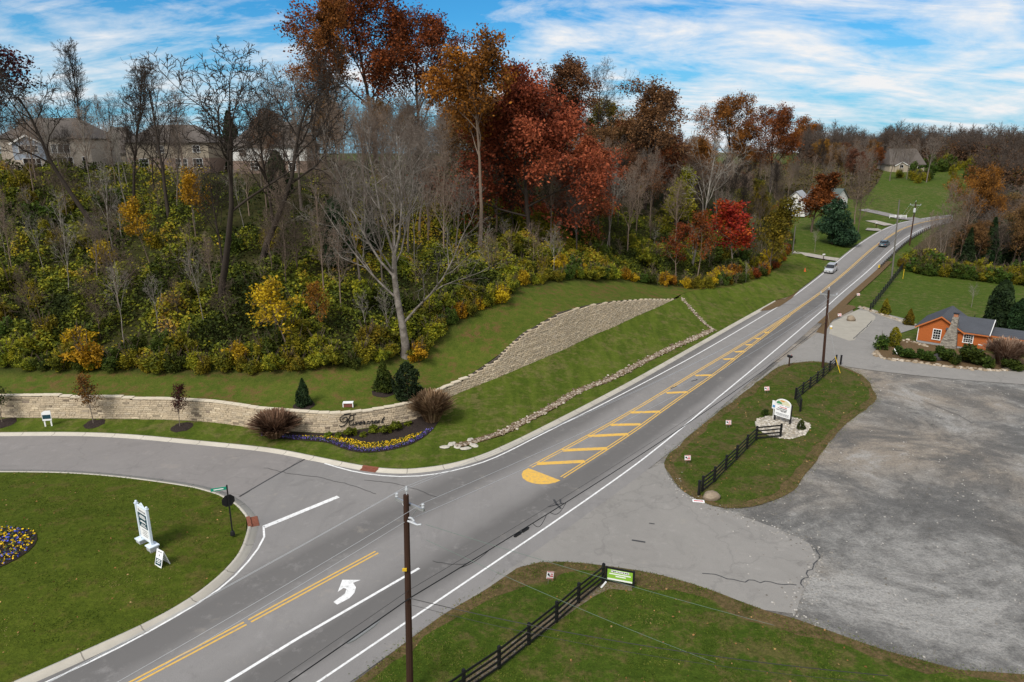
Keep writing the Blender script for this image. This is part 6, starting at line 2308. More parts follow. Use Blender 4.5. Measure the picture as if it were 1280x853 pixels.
o = m.build('marker_post', M_YEL)
o.location = b_
tag(o, 'slim yellow marker post at the far end of the field fence', 'marker')

# guardrail
RWg = offset(RW, 1.55)
ga = np.argmin(np.hypot(*(RWg - GR(1097, 336)[:2]).T))
gl_ = resample(RWg[ga:], 1.9)
gr = empty('guardrail', (gl_[0, 0], gl_[0, 1], float(road_z(gl_[0, 1]))), 0, 'steel guardrail with dark posts along the outside of the road bend', 'guardrail')
o = Vector(gr.location)
P = [Vector((x, y, float(road_z(y)))) - o for x, y in gl_]
for p in P:
    m = MB()
    m.box((p.x, p.y, p.z + .25), (.16, .16, 1.0))
    m.build('post', plain('guardrail_post', (0.05, 0.045, 0.04), .8) if p is P[0] else bpy.data.materials['guardrail_post'], gr)
m = MB()
prof = [(-.04, .42), (.05, .50), (-.04, .58), (.05, .66), (-.04, .74)]
nr = normals(gl_)
vs, fs = [], []
for i, p in enumerate(P):
    for a, z in prof:
        vs.append((p.x - nr[i][0] * (.12 - a), p.y - nr[i][1] * (.12 - a), p.z + z))
for i in range(len(P) - 1):
    for k in range(4):
        a = i * 5 + k
        fs.append((a, a + 1, a + 6, a + 5))
m.add(vs, fs)
m.build('rail', M_GALV, gr)
m = MB()
m.box((P[0].x - .15, P[0].y - .15, .62), (.5, .12, .6), .6)
m.build('end_marker', plain('yellow_reflective', (0.85, 0.55, 0.02), .4), gr, label='bright yellow end plate')


# ------------------------------------------------------------------ lettering
def text_mesh(txt, size, depth=0.004):
    cu = bpy.data.curves.new('letters', 'FONT')
    cu.body = txt
    cu.size = size
    cu.extrude = depth
    cu.align_x, cu.align_y = 'CENTER', 'CENTER'
    o = bpy.data.objects.new('letters', cu)
    COL.objects.link(o)
    bpy.context.view_layer.update()
    me = bpy.data.meshes.new_from_object(o.evaluated_get(bpy.context.evaluated_depsgraph_get()))
    bpy.data.objects.remove(o)
    return me


def letters(parent, txt, size, loc, mat, face=(0, 0), name='lettering', sx=1.0):
    """upright text on a board that faces local -y"""
    me = text_mesh(txt, size)
    me.materials.clear()
    me.materials.append(mat)
    o = bpy.data.objects.new(name, me)
    link(o, parent)
    o.location = loc
    o.rotation_euler = (R(90) + face[1], 0, face[0])
    o.scale = (sx, 1, 1)
    return o


M_SIGNW = plain('white_board', (0.80, 0.81, 0.82), 0.5, 0.04)
M_SIGNB = plain('pale_blue_white_post', (0.66, 0.74, 0.82), 0.5, 0.05)
M_DGREEN = plain('dark_teal_panel', (0.012, 0.05, 0.07), 0.5, 0.1)
M_RED = plain('sign_red', (0.55, 0.03, 0.03), 0.5, 0.1)
M_SKYB = plain('sign_blue', (0.10, 0.28, 0.55), 0.5, 0.1)
M_LIME = plain('lime_panel', (0.24, 0.46, 0.05), 0.5, 0.1)
M_DKTXT = plain('sign_black', (0.015, 0.016, 0.018), 0.6, 0.1)
M_GREYT = plain('sign_grey', (0.16, 0.17, 0.18), 0.6, 0.1)
M_STGREEN = plain('street_sign_green', (0.01, 0.26, 0.16), 0.45, 0.1)


def board_between(name, a, b, label, cat):
    """Empty between two ground points, local x from a to b, facing local -y"""
    a, b = Vector(a), Vector(b)
    d = b - a
    return empty(name, tuple((a + b) / 2), math.atan2(d.y, d.x), label, cat), d.length


# stop sign seen from behind, with street name blade
sb = G(291, 669, .3)
H = top_h(sb, 608)
ss = empty('stop_sign', tuple(sb), 0, 'black backed stop sign with green street name blade on a black post', 'road sign')
m = MB()
m.tube([(0, 0, .0), (0, 0, .12), (0, 0, .3), (0, 0, .34)], [.17, .16, .12, .06], 10)
m.build('base', M_BLACKM, ss)
m = MB()
m.tube([(0, 0, .3), (0, 0, H)], .05, 10)
m.tube([(0, 0, H), (0, 0, H + .08), (0, 0, H + .1)], [.065, .05, .02], 8)
m.build('post', M_BLACKM, ss)
ang = R(40)
Ms = MT((0.0, 0, H * .70), ang) @ Matrix.Rotation(R(90), 4, 'X')
octo = [(.46 * math.cos(R(22.5 + 45 * i)), .46 * math.sin(R(22.5 + 45 * i))) for i in range(8)]
m = MB()
m.prism(octo, Ms @ Matrix.Translation((0, 0, -.09)), .02)
m.build('sign_plate', M_BLACKM, ss)
m = MB()
m.prism([(x * .97, y * .97) for x, y in octo], Ms @ Matrix.Translation((0, 0, -.098)), .006)
m.build('stop_face', M_RED, ss, label='red octagon face turned away from the viewer')
bl = MB()
Mb = MT((-.55, -.22, H - .13), R(205))
bl.box((-.5, -.18, H - .13), (1.0, .03, .22), R(20))
bo = bl.build('street_blade', M_STGREEN, ss)
bl = MB()
bl.box((-.49, -.20, H - .13), (.62, .008, .07), R(20))
bl.build('blade_text', M_SIGNW, bo)

# development sign
a, b = G(178.5, 681, .3), G(191.5, 690, .3)
rs_, L = board_between('development_sign', a, b, 'tall white framed development sign with dark teal panel on two stone feet', 'sign')
Ht = top_h(a, 629)
for s in (-1, 1):
    m = MB()
    m.box((s * L / 2, 0, .22), (.55, .55, .5))
    fo = m.build('post_foot', plain('pale_stone_block', (0.42, 0.44, 0.46), .8, .2) if s < 0 else bpy.data.materials['pale_stone_block'], rs_)
    m = MB()
    m.box((s * L / 2, 0, .5), (.66, .66, .07))
    m.build('foot_cap', M_SIGNB, fo)
    m = MB()
    m.box((s * L / 2, 0, (Ht + .5) / 2), (.15, .15, Ht - .5))
    m.box((s * L / 2, 0, Ht + .02), (.22, .22, .06))
    m.blob((s * L / 2, 0, Ht + .13), (.09, .09, .09), random.Random(1), 8, 5, 0)
    m.build('post', M_SIGNB, rs_)
z0, z1 = .75, Ht - .12
m = MB()
m.box((0, 0, (z0 + z1) / 2), (L - .16, .06, z1 - z0))
bd = m.build('board', M_SIGNW, rs_)
m = MB()
m.box((0, 0, z0 - .06), (L + .1, .12, .1))
m.build('bottom_rail', M_SIGNB, rs_)
m = MB()
m.box((0, 0, z1 + .04), (L - .1, .10, .09))
m.prism([(-L * .3, 0), (L * .3, 0), (0.05, .28), (-.05, .28)], Matrix.Translation((0, .03, z1 + .08)) @ Matrix.Rotation(R(90), 4, 'X'), .06)
m.build('top_rail', M_SIGNB, rs_)
m = MB()
m.box((0, -.035, z0 + (z1 - z0) * .58), (L - .26, .012, (z1 - z0) * .46))
pn = m.build('panel', M_DGREEN, bd)
m = MB()
for fz, wv in ((.74, .4), (.70, .5), (.66, .45), (.56, .36), (.53, .5), (.45, .3), (.40, .44)):
    m.box((0, -.044, z0 + (z1 - z0) * fz), ((L - .3) * wv * 1.5, .006, .05))
m.build('panel_text', M_SIGNW, bd)
m = MB()
for fz, wv in ((.26, .6), (.20, .4), (.14, .65), (.08, .5)):
    m.box((0.05, -.036, z0 + (z1 - z0) * fz), ((L - .3) * wv, .008, .035))
m.build('lower_text', M_GREYT, bd)
letters(bd, 'Rivercrest', .2 * L, (0, -.036, z0 + (z1 - z0) * .89), M_GREYT, sx=.85)
# A-frame
ac = G(203.5, 706, .3)
fr_ = empty('sandwich_board', tuple(ac), R(-32), 'small white sandwich board with dark panel on the lawn beside the development sign', 'sign')
for s in (-1, 1):
    Mx = MT((0, s * .30, 0.02), 0, R(s * 16))
    m = MB()
    m.prism([(-.36, 0), (.36, 0), (.36, 1.1), (-.36, 1.1)], Mx @ Matrix.Rotation(R(90), 4, 'X'), .03)
    bo = m.build('board', M_SIGNW, fr_)
    if s < 0:
        m = MB()
        m.prism([(-.30, .10), (.30, .10), (.30, .52), (-.30, .52)], Mx @ Matrix.Rotation(R(90), 4, 'X') @ Matrix.Translation((0, 0, .031)), .006)
        m.build('panel', M_DGREEN, bo)
        m = MB()
        for zz, wv in ((.42, .4), (.33, .44), (.22, .36)):
            m.prism([(-wv / 2, zz), (wv / 2, zz), (wv / 2, zz + .045), (-wv / 2, zz + .045)], Mx @ Matrix.Rotation(R(90), 4, 'X') @ Matrix.Translation((0, 0, .038)), .004)
        m.build('panel_text', M_SIGNW, bo)
        m = MB()
        m.prism([(-.06, .70), (.06, .70), (0, .86)], Mx @ Matrix.Rotation(R(90), 4, 'X') @ Matrix.Translation((0, 0, .031)), .006)
        m.prism([(-.24, .95), (.24, .95), (.24, 1.0), (-.24, 1.0)], Mx @ Matrix.Rotation(R(90), 4, 'X') @ Matrix.Translation((0, 0, .031)), .006)
        m.build('emblem', M_GREYT, bo)
# small post sign on the far verge
q = GS(61, 533)
s1 = empty('yard_sign', tuple(q), R(12), 'white two legged sign with dark panel on the grass below the left wall', 'sign')
m = MB()
for s in (-1, 1):
    m.box((s * .28, 0, .45), (.11, .08, .95))
m.build('legs', M_SIGNW, s1) if False else None
for s in (-1, 1):
    m = MB()
    m.box((s * .28, 0, .45), (.11, .08, .95))
    m.build('leg', M_SIGNW, s1)
m = MB()
m.prism([(-.40, .62), (.40, .62), (.40, 1.62), (-.15, 1.62), (-.40, 1.45)], Matrix.Translation((0, -.045, 0)) @ Matrix.Rotation(R(90), 4, 'X'), .05)
bo = m.build('board', M_SIGNW, s1)
m = MB()
m.prism([(-.36, .80), (.36, .80), (.36, 1.22), (-.36, 1.22)], Matrix.Translation((0, -.097, 0)) @ Matrix.Rotation(R(90), 4, 'X'), .006)
m.build('panel', M_DGREEN, bo)

# election style yard signs
def yard_sign(px, py, rz, label, tilt=0.0, w_=.62, h_=.44, z0=.35):
    p = G(px, py, .02)
    e_ = empty('yard_sign', tuple(p), rz, label, 'sign')
    for s in (-1, 1):
        m = MB()
        m.tube([(s * .16, 0, 0), (s * .16, 0, z0 + .1)], .01, 4)
        m.build('stake', M_GALV, e_)
    Mx = MT((0, 0, z0 + h_ / 2), 0, 0, tilt) @ Matrix.Rotation(R(72), 4, 'X')
    m = MB()
    m.prism([(-w_ / 2, -h_ / 2), (w_ / 2, -h_ / 2), (w_ / 2, h_ / 2), (-w_ / 2, h_ / 2)], Mx, .012)
    bo = m.build('board', M_SIGNW, e_)
    m = MB()
    for s in (-1, 1):
        m.prism([(-w_ / 2 + .02, s * h_ * .42 - .02), (w_ / 2 - .02, s * h_ * .42 - .02), (w_ / 2 - .02, s * h_ * .42 + .02), (-w_ / 2 + .02, s * h_ * .42 + .02)], Mx @ Matrix.Translation((0, 0, .013)), .004)
    m.prism([(.0, -.10), (.26, -.10), (.26, -.02), (.0, -.02)], Mx @ Matrix.Translation((0, 0, .013)), .004)
    m.prism([(.02, .03), (.24, .03), (.24, .09), (.02, .09)], Mx @ Matrix.Translation((0, 0, .013)), .004)
    m.build('red_print', M_RED, bo)
    m = MB()
    m.prism([(-.27, .02), (-.18, .13), (-.12, .09), (-.03, -.02), (-.02, -.11), (-.12, -.06), (-.2, -.03)], Mx @ Matrix.Translation((0, 0, .013)), .005)
    m.build('dark_print', M_DKTXT, bo)


yard_sign(687.5, 729, R(38), 'white and red yard sign on the lower lawn by the drive', .45)
yard_sign(859, 580, R(22), 'white and red yard sign standing first on the isle by the drive mouth', .15)
yard_sign(910, 535, R(20), 'white and red yard sign standing between two others on the grass isle', .15)
yard_sign(958, 492, R(15), 'white and red yard sign on the isle just left of the arched sign', .05)
yard_sign(1049, 398, R(10), 'white yard sign on the bare earth beside the concrete slab', 0)
yard_sign(1072.5, 372, R(12), 'white and red yard sign on the verge opposite the silver suv', .0)
fp = G(873, 627, .03)
m = MB()
m.box((0, 0, .03), (.9, .4, .03), -.15)
fo = m.build('fallen_sign', M_SIGNW)
fo.location = fp
tag(fo, 'white sign lying flat on the ground by the boulder at the drive mouth', 'sign')
m = MB()
m.box((0, 0, .048), (.7, .12, .004), -.15)
m.build('red_print', M_RED, fo)

# green banner sign
a, b = G(757.5, 728.5), G(791.5, 735)
bs_, L = board_between('banner_sign', a, b, 'lime green and white banner sign in a black frame ending the lower fence', 'sign')
for s in (-1, 1):
    m = MB()
    m.box((s * L / 2, 0, .58), (.12, .12, 1.16))
    m.build('post', M_FENCE, bs_)
for zz in (.24, 1.1):
    m = MB()
    m.box((0, 0, zz), (L - .12, .08, .1))
    m.build('frame_rail', M_FENCE, bs_)
m = MB()
m.box((0, -.02, .67), (L - .13, .03, .76))
pb = m.build('banner', M_LIME, bs_)
m = MB()
m.box((0, -.038, .93), ((L - .3) * .8, .006, .15))
m.box((0, -.038, .74), ((L - .3) * .95, .006, .07))
m.box((0.05, -.038, .60), ((L - .3) * .45, .006, .07))
m.box((0, -.038, .36), ((L - .16), .006, .10))
m.build('white_print', M_SIGNW, pb)
m = MB()
rngt = random.Random(8)
x = -(L - .3) * .38
while x < (L - .3) * .38:
    wd_ = rngt.uniform(.05, .11)
    m.box((x + wd_ / 2, -.043, .93 + rngt.uniform(-.015, .015)), (wd_, .004, rngt.uniform(.06, .1)))
    x += wd_ + rngt.uniform(.02, .05)
m.build('dark_print', M_DKTXT, pb)
# white cap board leaning on the fence end
m = MB()
m.box((0, 0, 0), (.08, .05, .5), 0, M=Matrix.Rotation(R(35), 3, 'Y'))
o = m.build('white_stake', M_SIGNW)
o.location = G(754.5, 731, 1.3) * np.array([1, 1, 1])
tag(o, 'white stake fastened on top of the last fence post by the banner sign', 'stake')

# arched letter board sign
a, b = G(967.8, 525.5, .05), G(986.8, 531.5, .05)
ar, L = board_between('arched_sign', a, b, 'white letter board sign with arched painted top on black posts in the pebble bed', 'sign')
for s in (-1, 1):
    m = MB()
    m.box((s * L / 2, 0.05, 1.0), (.13, .13, 2.0))
    m.build('post', M_FENCE, ar)
arch = [(-L / 2, .62), (L / 2, .62), (L / 2, 1.95)] + [(L / 2 * math.cos(R(t)), 1.95 + .52 * math.sin(R(t))) for t in range(15, 180, 15)] + [(-L / 2, 1.95)]
m = MB()
m.prism(arch, Matrix.Translation((0, -.02, 0)) @ Matrix.Rotation(R(90), 4, 'X'), .10)
bo = m.build('board', M_SIGNW, ar)
m = MB()
m.prism([(x * .94, y) for x, y in arch[3:-1]] + [(-L * .46, 1.97), (L * .46, 1.97)], Matrix.Translation((0, -.122, 0)) @ Matrix.Rotation(R(90), 4, 'X'), .006) if False else None
top = [(-L * .45, 1.9), (L * .45, 1.9)] + [(L * .45 * math.cos(R(t)), 1.95 + .45 * math.sin(R(t))) for t in range(10, 180, 17)]
m.prism(top, Matrix.Translation((0, -.122, 0)) @ Matrix.Rotation(R(90), 4, 'X'), .006)
m.build('painted_top', plain('painted_sky', (0.62, 0.60, 0.42), .6, .2), bo)
m = MB()
m.prism([(-L * .44, 1.92), (-L * .05, 1.92), (-L * .12, 2.1), (-L * .3, 2.2), (-L * .42, 2.08)], Matrix.Translation((0, -.130, 0)) @ Matrix.Rotation(R(90), 4, 'X'), .004)
m.build('painted_trees', plain('painted_green', (0.05, 0.25, 0.12), .6, .2), bo)
m = MB()
m.prism([(-L * .22, 2.22), (L * .05, 2.2), (L * .1, 2.3), (-L * .15, 2.33)], Matrix.Translation((0, -.130, 0)) @ Matrix.Rotation(R(90), 4, 'X'), .004)
m.build('painted_roof', plain('painted_orange', (0.65, 0.27, 0.05), .6, .2), bo)


def word_rows(rows, mat, name):
    m = MB()
    for zz, x0, x1, h in rows:
        x = x0 * L
        while x < x1 * L:
            wd_ = rngt.uniform(.05, .13)
            m.box((x + wd_ / 2, -.124, zz), (wd_, .006, h))
            x += wd_ + rngt.uniform(.02, .045)
    m.build(name, mat, bo)


word_rows([(1.82, -.42, -.05, .05), (1.80, .15, .42, .06)], M_GREYT, 'title_text')
word_rows([(1.62, -.2, .25, .09)], M_RED, 'red_text')
word_rows([(1.46, -.32, .28, .09), (1.30, -.4, .25, .09), (1.18, -.1, .2, .07)], M_DKTXT, 'black_text')
word_rows([(.95, -.42, .42, .06), (.85, -.42, .42, .06), (.75, -.3, .42, .05)], M_GREYT, 'small_text')
m = MB()
m.box((-L / 2 - .25, .15, 1.55), (.42, .04, .85), .1)
m.box((-L / 2 - .25, .15, .6), (.05, .05, 1.2), .1)
o = m.build('side_panel', M_SIGNW, ar)
m = MB()
m.box((-L / 2 - .25, .12, 1.4), (.3, .01, .25), .1)
m.build('blue_print', M_SKYB, o)

# mailbox and other small things
def mailbox(p, rz, label, mat, post=None):
    e_ = empty('mailbox', tuple(p), rz, label, 'mailbox')
    m = MB()
    m.box((0, 0, .5), (.1, .1, 1.0))
    m.box((0, 0, 1.0), (.14, .4, .05))
    m.build('post', post or M_POLE, e_)
    m = MB()
    pr = [(-.1, 0), (.1, 0), (.1, .14)] + [(.1 * math.cos(R(t)), .14 + .1 * math.sin(R(t))) for t in range(30, 180, 30)] + [(-.1, .14)]
    m.prism(pr, Matrix.Translation((0, .28, 1.03)) @ Matrix.Rotation(R(90), 4, 'X'), .56)
    b = m.build('box', mat, e_)
    m = MB()
    m.box((.11, -.1, 1.25), (.015, .05, .16))
    m.build('flag', M_RED, b)
    e_.scale = (1.15, 1.15, 1.15)


mailbox(G(986, 458), R(35), 'black mailbox on a wooden post at the corner of the grass isle', M_BLACKM)
mailbox(GG(1029, 325.5), R(-60), 'white mailbox at the end of the gravel drive beside the silver suv', M_SIGNW)
mailbox(GG(1095, 285), R(-60), 'white mailbox at the far drive beyond the grey sedan', M_SIGNW)


def boulder(name, p, r, seed, label, mat, cat='boulder'):
    m = MB()
    m.blob((0, 0, r[2] * .35), r, random.Random(seed), 10, 7, .13, base=-.4)
    o = m.build(name, mat, smooth=True)
    o.location = p
    return tag(o, label, cat)


M_BOULD = brick_mat('boulder_stone', (0.22, 0.17, 0.12), (0.34, 0.28, 0.21), (0.15, 0.12, 0.09), .5)
boulder('boulder', G(889, 624), (.66, .5, .48), 3, 'tan boulder at the drive mouth beside the isle fence', M_BOULD)
boulder('boulder', G(1063.5, 401), (.7, .55, .62), 4, 'tan boulder standing on the concrete slab', M_BOULD)
boulder('boulder', G(1172, 450), (.95, .6, .6), 5, 'dark rounded boulder among the shrubs before the stone chimney', plain('dark_stone', (0.05, 0.045, 0.045), .9, .3))
for k_, ((x, y), lab) in enumerate([((556, 559.5), 'flat pale slab furthest left at the foot of the rock channel'), ((565, 555.8), 'large flat pale slab behind the furthest left slab of the rock channel'), ((571.5, 559.3), 'flat pale slab in the middle of the slabs at the rock channel foot'), ((582, 561.5), 'flat pale slab lying lowest towards the kerb at the rock channel foot'), ((588, 551), 'flat pale slab lying highest at the rock channel foot'), ((592, 557.5), 'flat pale slab against the right end of the slabs at the channel foot')]):
    m = MB()
    m.blob((0, 0, .06), (.52, .34, .12), random.Random(k_ + 20), 8, 4, .2)
    o = m.build('flat_stone', plain('pale_limestone', (0.44, 0.41, 0.35), .85, .25) if k_ == 0 else bpy.data.materials['pale_limestone'])
    p = GS(x, y)
    o.location = p
    o.rotation_euler.z = k_ * 1.1
    tag(o, lab, 'stone')
bk = G(1038.5, 411, .02)
b_ = empty('bucket', tuple(bk), 0, 'small bucket with yellow bottom and white top on bare earth by the second pole', 'bucket')
m = MB()
m.tube([(0, 0, 0), (0, 0, .25)], [.16, .19], 10)
m.build('bucket_bottom', M_YEL, b_)
m = MB()
m.tube([(0, 0, .25), (0, 0, .42), (0, 0, .46)], [.19, .2, .12], 10)
m.build('bucket_top', M_SIGNW, b_)
ck = GS(1006, 339.5)
c_ = empty('traffic_cone', tuple(ck), 0, 'small orange cone on the grass left of the silver suv', 'cone')
m = MB()
m.tube([(0, 0, .03), (0, 0, .75)], [.2, .04], 10)
m.build('cone', plain('cone_orange', (0.6, 0.12, 0.03), .5), c_)
m = MB()
m.box((0, 0, .02), (.45, .45, .04))
m.build('cone_foot', bpy.data.materials['cone_orange'], c_)
# low light box above the lettering
lb_ = hill_pt(435.5, 508.5)
l_ = empty('ground_light', tuple(lb_), R(4), 'low white framed brown light box on the grass above the lettering', 'light box')
m = MB()
m.box((0, 0, .22), (.85, .4, .4))
m.build('box', plain('light_box_brown', (0.17, 0.06, 0.045), .6), l_)
m = MB()
m.box((0, -.02, .45), (.98, .5, .07))
for s in (-1, 1):
    m.box((s * .46, -.16, .22), (.08, .14, .44))
m.build('frame', M_SIGNW, l_)
# storm inlets in the kerb
M_INLET = plain('rusty_cast_iron', (0.21, 0.075, 0.045), .8, .3)
for k_, (px, py, lab) in enumerate([(461, 588.5, 'rusty storm inlet in the kerb below the flower bed'), (317.5, 651, 'rusty storm inlet in the kerb of the lawn island by the stop line')]):
    L0 = KBR if k_ == 0 else ISL_IN
    c0 = G(px, py)[:2]
    i = np.argmin(np.hypot(*(L0 - c0).T))
    t_ = L0[min(i + 2, len(L0) - 1)] - L0[max(i - 2, 0)]
    rz = math.atan2(t_[1], t_[0])
    s = 1 if k_ == 0 else -1
    n = normals(L0)[i] * s
    e_ = empty('storm_inlet', (L0[i, 0], L0[i, 1], 0), rz, lab, 'drain')
    sgn = 1 if (Vector((n[0], n[1], 0)).dot(Vector((math.sin(rz), -math.cos(rz), 0))) > 0) else -1
    m = MB()
    m.box((0, -sgn * .07, .085), (1.5, .26, .11))
    m.build('hood', M_INLET, e_)
    m = MB()
    m.box((0, -sgn * .46, .02), (1.45, .5, .03))
    for q in range(7):
        m.box((-.6 + q * .2, -sgn * .46, .042), (.05, .46, .02))
    m.build('grate', M_INLET, e_)
# far lane furniture
wf = GG(1122, 273)
w0 = empty('white_fence', tuple(wf), R(-12), 'short white fence at the far driveway corner', 'fence')
for q in range(4):
    m = MB()
    m.box((q * 1.5 - 2.2, 0, .5), (.14, .14, 1.0))
    m.build('post', M_SIGNW, w0)
for zz in (.45, .85):
    m = MB()
    m.box((.05, -.09, zz), (4.6, .04, .16))
    m.build('rail', M_SIGNW, w0)


# ------------------------------------------------------------------ cars
def loft(m, st):
    """stations (x, half width low, half width mid, half width top, z low, z mid, z top)"""
    vs, fs = [], []
    for x, a, b, c, z0, z1, z2 in st:
        vs += [(x, -a, z0), (x, -b, z1), (x, -c, z2), (x, c, z2), (x, b, z1), (x, a, z0)]
    for i in range(len(st) - 1):
        for k in range(6):
            p, q = i * 6 + k, i * 6 + (k + 1) % 6
            fs.append((p, q, q + 6, p + 6))
    fs.append((0, 1, 2, 3, 4, 5))
    e_ = (len(st) - 1) * 6
    fs.append(tuple(e_ + k for k in range(5, -1, -1)))
    return m.add(vs, fs)


M_TYRE = plain('tyre_rubber', (0.014, 0.014, 0.015), .8, .2)
M_RIM = plain('alloy_rim', (0.4, 0.41, 0.42), .35, .1, metal=.7)
M_LAMP = plain('headlamp_glass', (0.65, 0.67, 0.68), .15, .05, spec=.7)
M_TAIL = plain('tail_lamp', (0.42, 0.015, 0.015), .25, .05, spec=.6)


def car(name, p, rz, pitch, label, paint, suv):
    e_ = empty(name, tuple(p), rz, label, 'car')
    e_.rotation_euler = (0, -pitch, rz)
    W, Lh, belt, roof = (.93, 2.32, 1.08, 1.74) if suv else (.90, 2.38, .92, 1.44)
    m = MB()
    if suv:
        st = [(-Lh, .70, .78, .70, .42, .75, 1.02), (-Lh + .12, .84, .90, .84, .32, .78, 1.08), (-1.4, .90, W, .86, .26, .75, 1.10), (0, .90, W, .87, .26, .74, 1.09), (1.0, .90, W, .86, .26, .74, 1.08), (1.75, .88, .91, .78, .28, .72, 1.00), (2.15, .80, .86, .70, .32, .68, .92), (Lh, .66, .74, .60, .40, .62, .80)]
        gh = [(-Lh + .10, .74, .72, .60, 1.06, 1.30, 1.50), (-1.75, .84, .80, .68, 1.06, 1.42, 1.69), (-.2, .85, .80, .70, 1.06, 1.44, 1.71), (.55, .84, .78, .66, 1.06, 1.40, 1.66), (1.25, .80, .76, .70, 1.02, 1.08, 1.14)]
        rf = [(-Lh + .16, .60, .60, .56, 1.49, 1.53, 1.56), (-1.75, .69, .69, .62, 1.68, 1.72, 1.75), (-.2, .71, .71, .64, 1.70, 1.74, 1.77), (.50, .67, .66, .58, 1.65, 1.69, 1.71)]
    else:
        st = [(-Lh, .66, .76, .66, .42, .66, .88), (-Lh + .15, .82, .86, .76, .32, .68, .96), (-1.4, .88, W, .80, .24, .66, .98), (0, .88, W, .82, .22, .64, .94), (1.0, .88, W, .80, .22, .64, .92), (1.8, .86, .88, .72, .26, .62, .84), (2.2, .76, .80, .62, .30, .56, .74), (Lh, .60, .66, .54, .36, .52, .62)]
        gh = [(-1.75, .70, .68, .62, .94, .98, 1.02), (-1.05, .78, .72, .58, .92, 1.18, 1.36), (-.2, .80, .74, .62, .90, 1.20, 1.42), (.35, .79, .72, .60, .90, 1.18, 1.38), (1.2, .74, .70, .64, .88, .92, .96)]
        rf = [(-1.1, .58, .58, .52, 1.345, 1.37, 1.39), (-.2, .63, .63, .56, 1.41, 1.43, 1.45), (.32, .60, .60, .54, 1.375, 1.395, 1.41)]
    loft(m, st)
    body = m.build('body', paint, e_, smooth=False)
    m = MB()
    loft(m, gh)
    m.build('windows', M_GLASS, body)
    m = MB()
    loft(m, rf)
    for s in (-1, 1):
        for xx, zt in ((-.55, roof - .02), (.42, roof - .06)):
            m.tube([(xx, s * .86, belt - .02), (xx - .02, s * .71, zt - .03)], .035, 4)
    m.build('roof', paint, body)
    for sx in (-1.42, 1.42):
        for s in (-1, 1):
            m = MB()
            r = .36 if suv else .33
            m.tube([(sx, s * (W - .24), r), (sx, s * (W - .20), r), (sx, s * (W + .0), r), (sx, s * (W + .02), r)], [r * .9, r, r, r * .9], 16)
            wh = m.build('wheel', M_TYRE, e_)
            m = MB()
            m.tube([(sx, s * (W + .012), r), (sx, s * (W + .03), r)], r * .62, 10)
            m.build('rim', M_RIM, wh)
    for s in (-1, 1):
        m = MB()
        m.box((Lh - .16, s * .66, .74 if suv else .62), (.3, .26, .16), s * -.3)
        m.build('headlight', M_LAMP, e_)
        m = MB()
        m.box((-Lh + .05, s * .68, .98 if suv else .80), (.14, .2, .3 if suv else .16), s * .2)
        m.build('tail_light', M_TAIL, e_)
        m = MB()
        m.box((.95, s * (W + .06), belt + .06), (.12, .2, .13))
        m.build('mirror', paint, e_)
    m = MB()
    m.box((Lh - .02, 0, .58), (.08, .8, .16))
    m.build('grille', M_BLACKM, e_)
    for s in (-1, 1):
        m = MB()
        m.box((s * (Lh + .01), 0, .50 if s > 0 else .62), (.03, .5, .13))
        m.build('number_plate', M_SIGNW, e_)
    return e_


def road_dir(L, p):
    i = int(np.argmin(np.hypot(*(L - p[:2]).T)))
    t = L[min(i + 1, len(L) - 1)] - L[max(i - 1, 0)]
    return math.atan2(t[1], t[0]), math.atan2(float(road_z(p[1] + 3) - road_z(p[1] - 3)) * math.sin(math.atan2(t[1], t[0])), 6)


M_SILVER = plain('silver_paint', (0.55, 0.57, 0.60), .3, .04, spec=.6, metal=.3)
M_TEAL = plain('blue_grey_paint', (0.10, 0.15, 0.18), .3, .05, spec=.6, metal=.3)
pc = GR(1038, 340)
d_, gz = road_dir(CEN, pc)
car('parked_car' if False else 'suv', pc, d_ + math.pi, -gz, 'silver suv driving towards the viewer on the left lane', M_SILVER, True)
pc = GR(1105, 307.5)
d_, gz = road_dir(CEN, pc)
car('sedan', pc, d_, gz, 'blue grey sedan driving away up the far road', M_TEAL, False)
# gravel drives of the far houses
def path(name, px, width, mat, lift=.06):
    L = resample(smooth_pl([GS(x, y)[:2] for x, y in px]), 1.0)
    nrm = normals(L)
    V = []
    for k_ in np.linspace(-.5, .5, 4):
        Q = L + nrm * width * k_
        V.append(np.column_stack([Q, surf(Q[:, 0], Q[:, 1]) + lift]))
    n = len(L)
    F = []
    for k_ in range(3):
        a = np.arange(n - 1) + k_ * n
        F.append(np.stack([a, a + n, a + n + 1, a + 1], 1))
    me = np_mesh(name, np.vstack(V), np.vstack(F), mat)
    fix_up(me)
    tag(link(bpy.data.objects.new(name, me)), kind='structure')


M_PALEG = dirt_mat('pale_gravel', (0.33, 0.30, 0.26), (0.42, 0.385, 0.34), (0.5, 0.47, 0.42))
path('gravel_drive', [(992, 315.5), (1010, 318.5), (1030, 322.5), (1048, 325)], 3.0, M_PALEG)
path('gravel_drive', [(1083, 286.5), (1092, 287.5), (1101, 287.5)], 3.2, M_PALEG)
path('gravel_drive', [(1088, 276), (1100, 279), (1112, 282)], 3.6, M_PALEG)
path('far_driveway', [(1078, 262), (1098, 266), (1115, 270), (1132, 274), (1150, 273.5)], 4.5, M_ENTRY)
# ------------------------------------------------------------------ planted things near the wall, beds, stones
def spot(px, py):
    p = GS(px, py)
    return (p[0], p[1], p[2] - .03)


def reach(nm, key, px, top, lab, cat, wide=1.0, rz=0.0, parts=('stem', 'foliage'), leaf=None):
    p = GS(*px)
    return plant(nm, key, (p[0], p[1], p[2] - .03), top_h(p, top), rz, lab, cat, None, leaf, wide, parts)


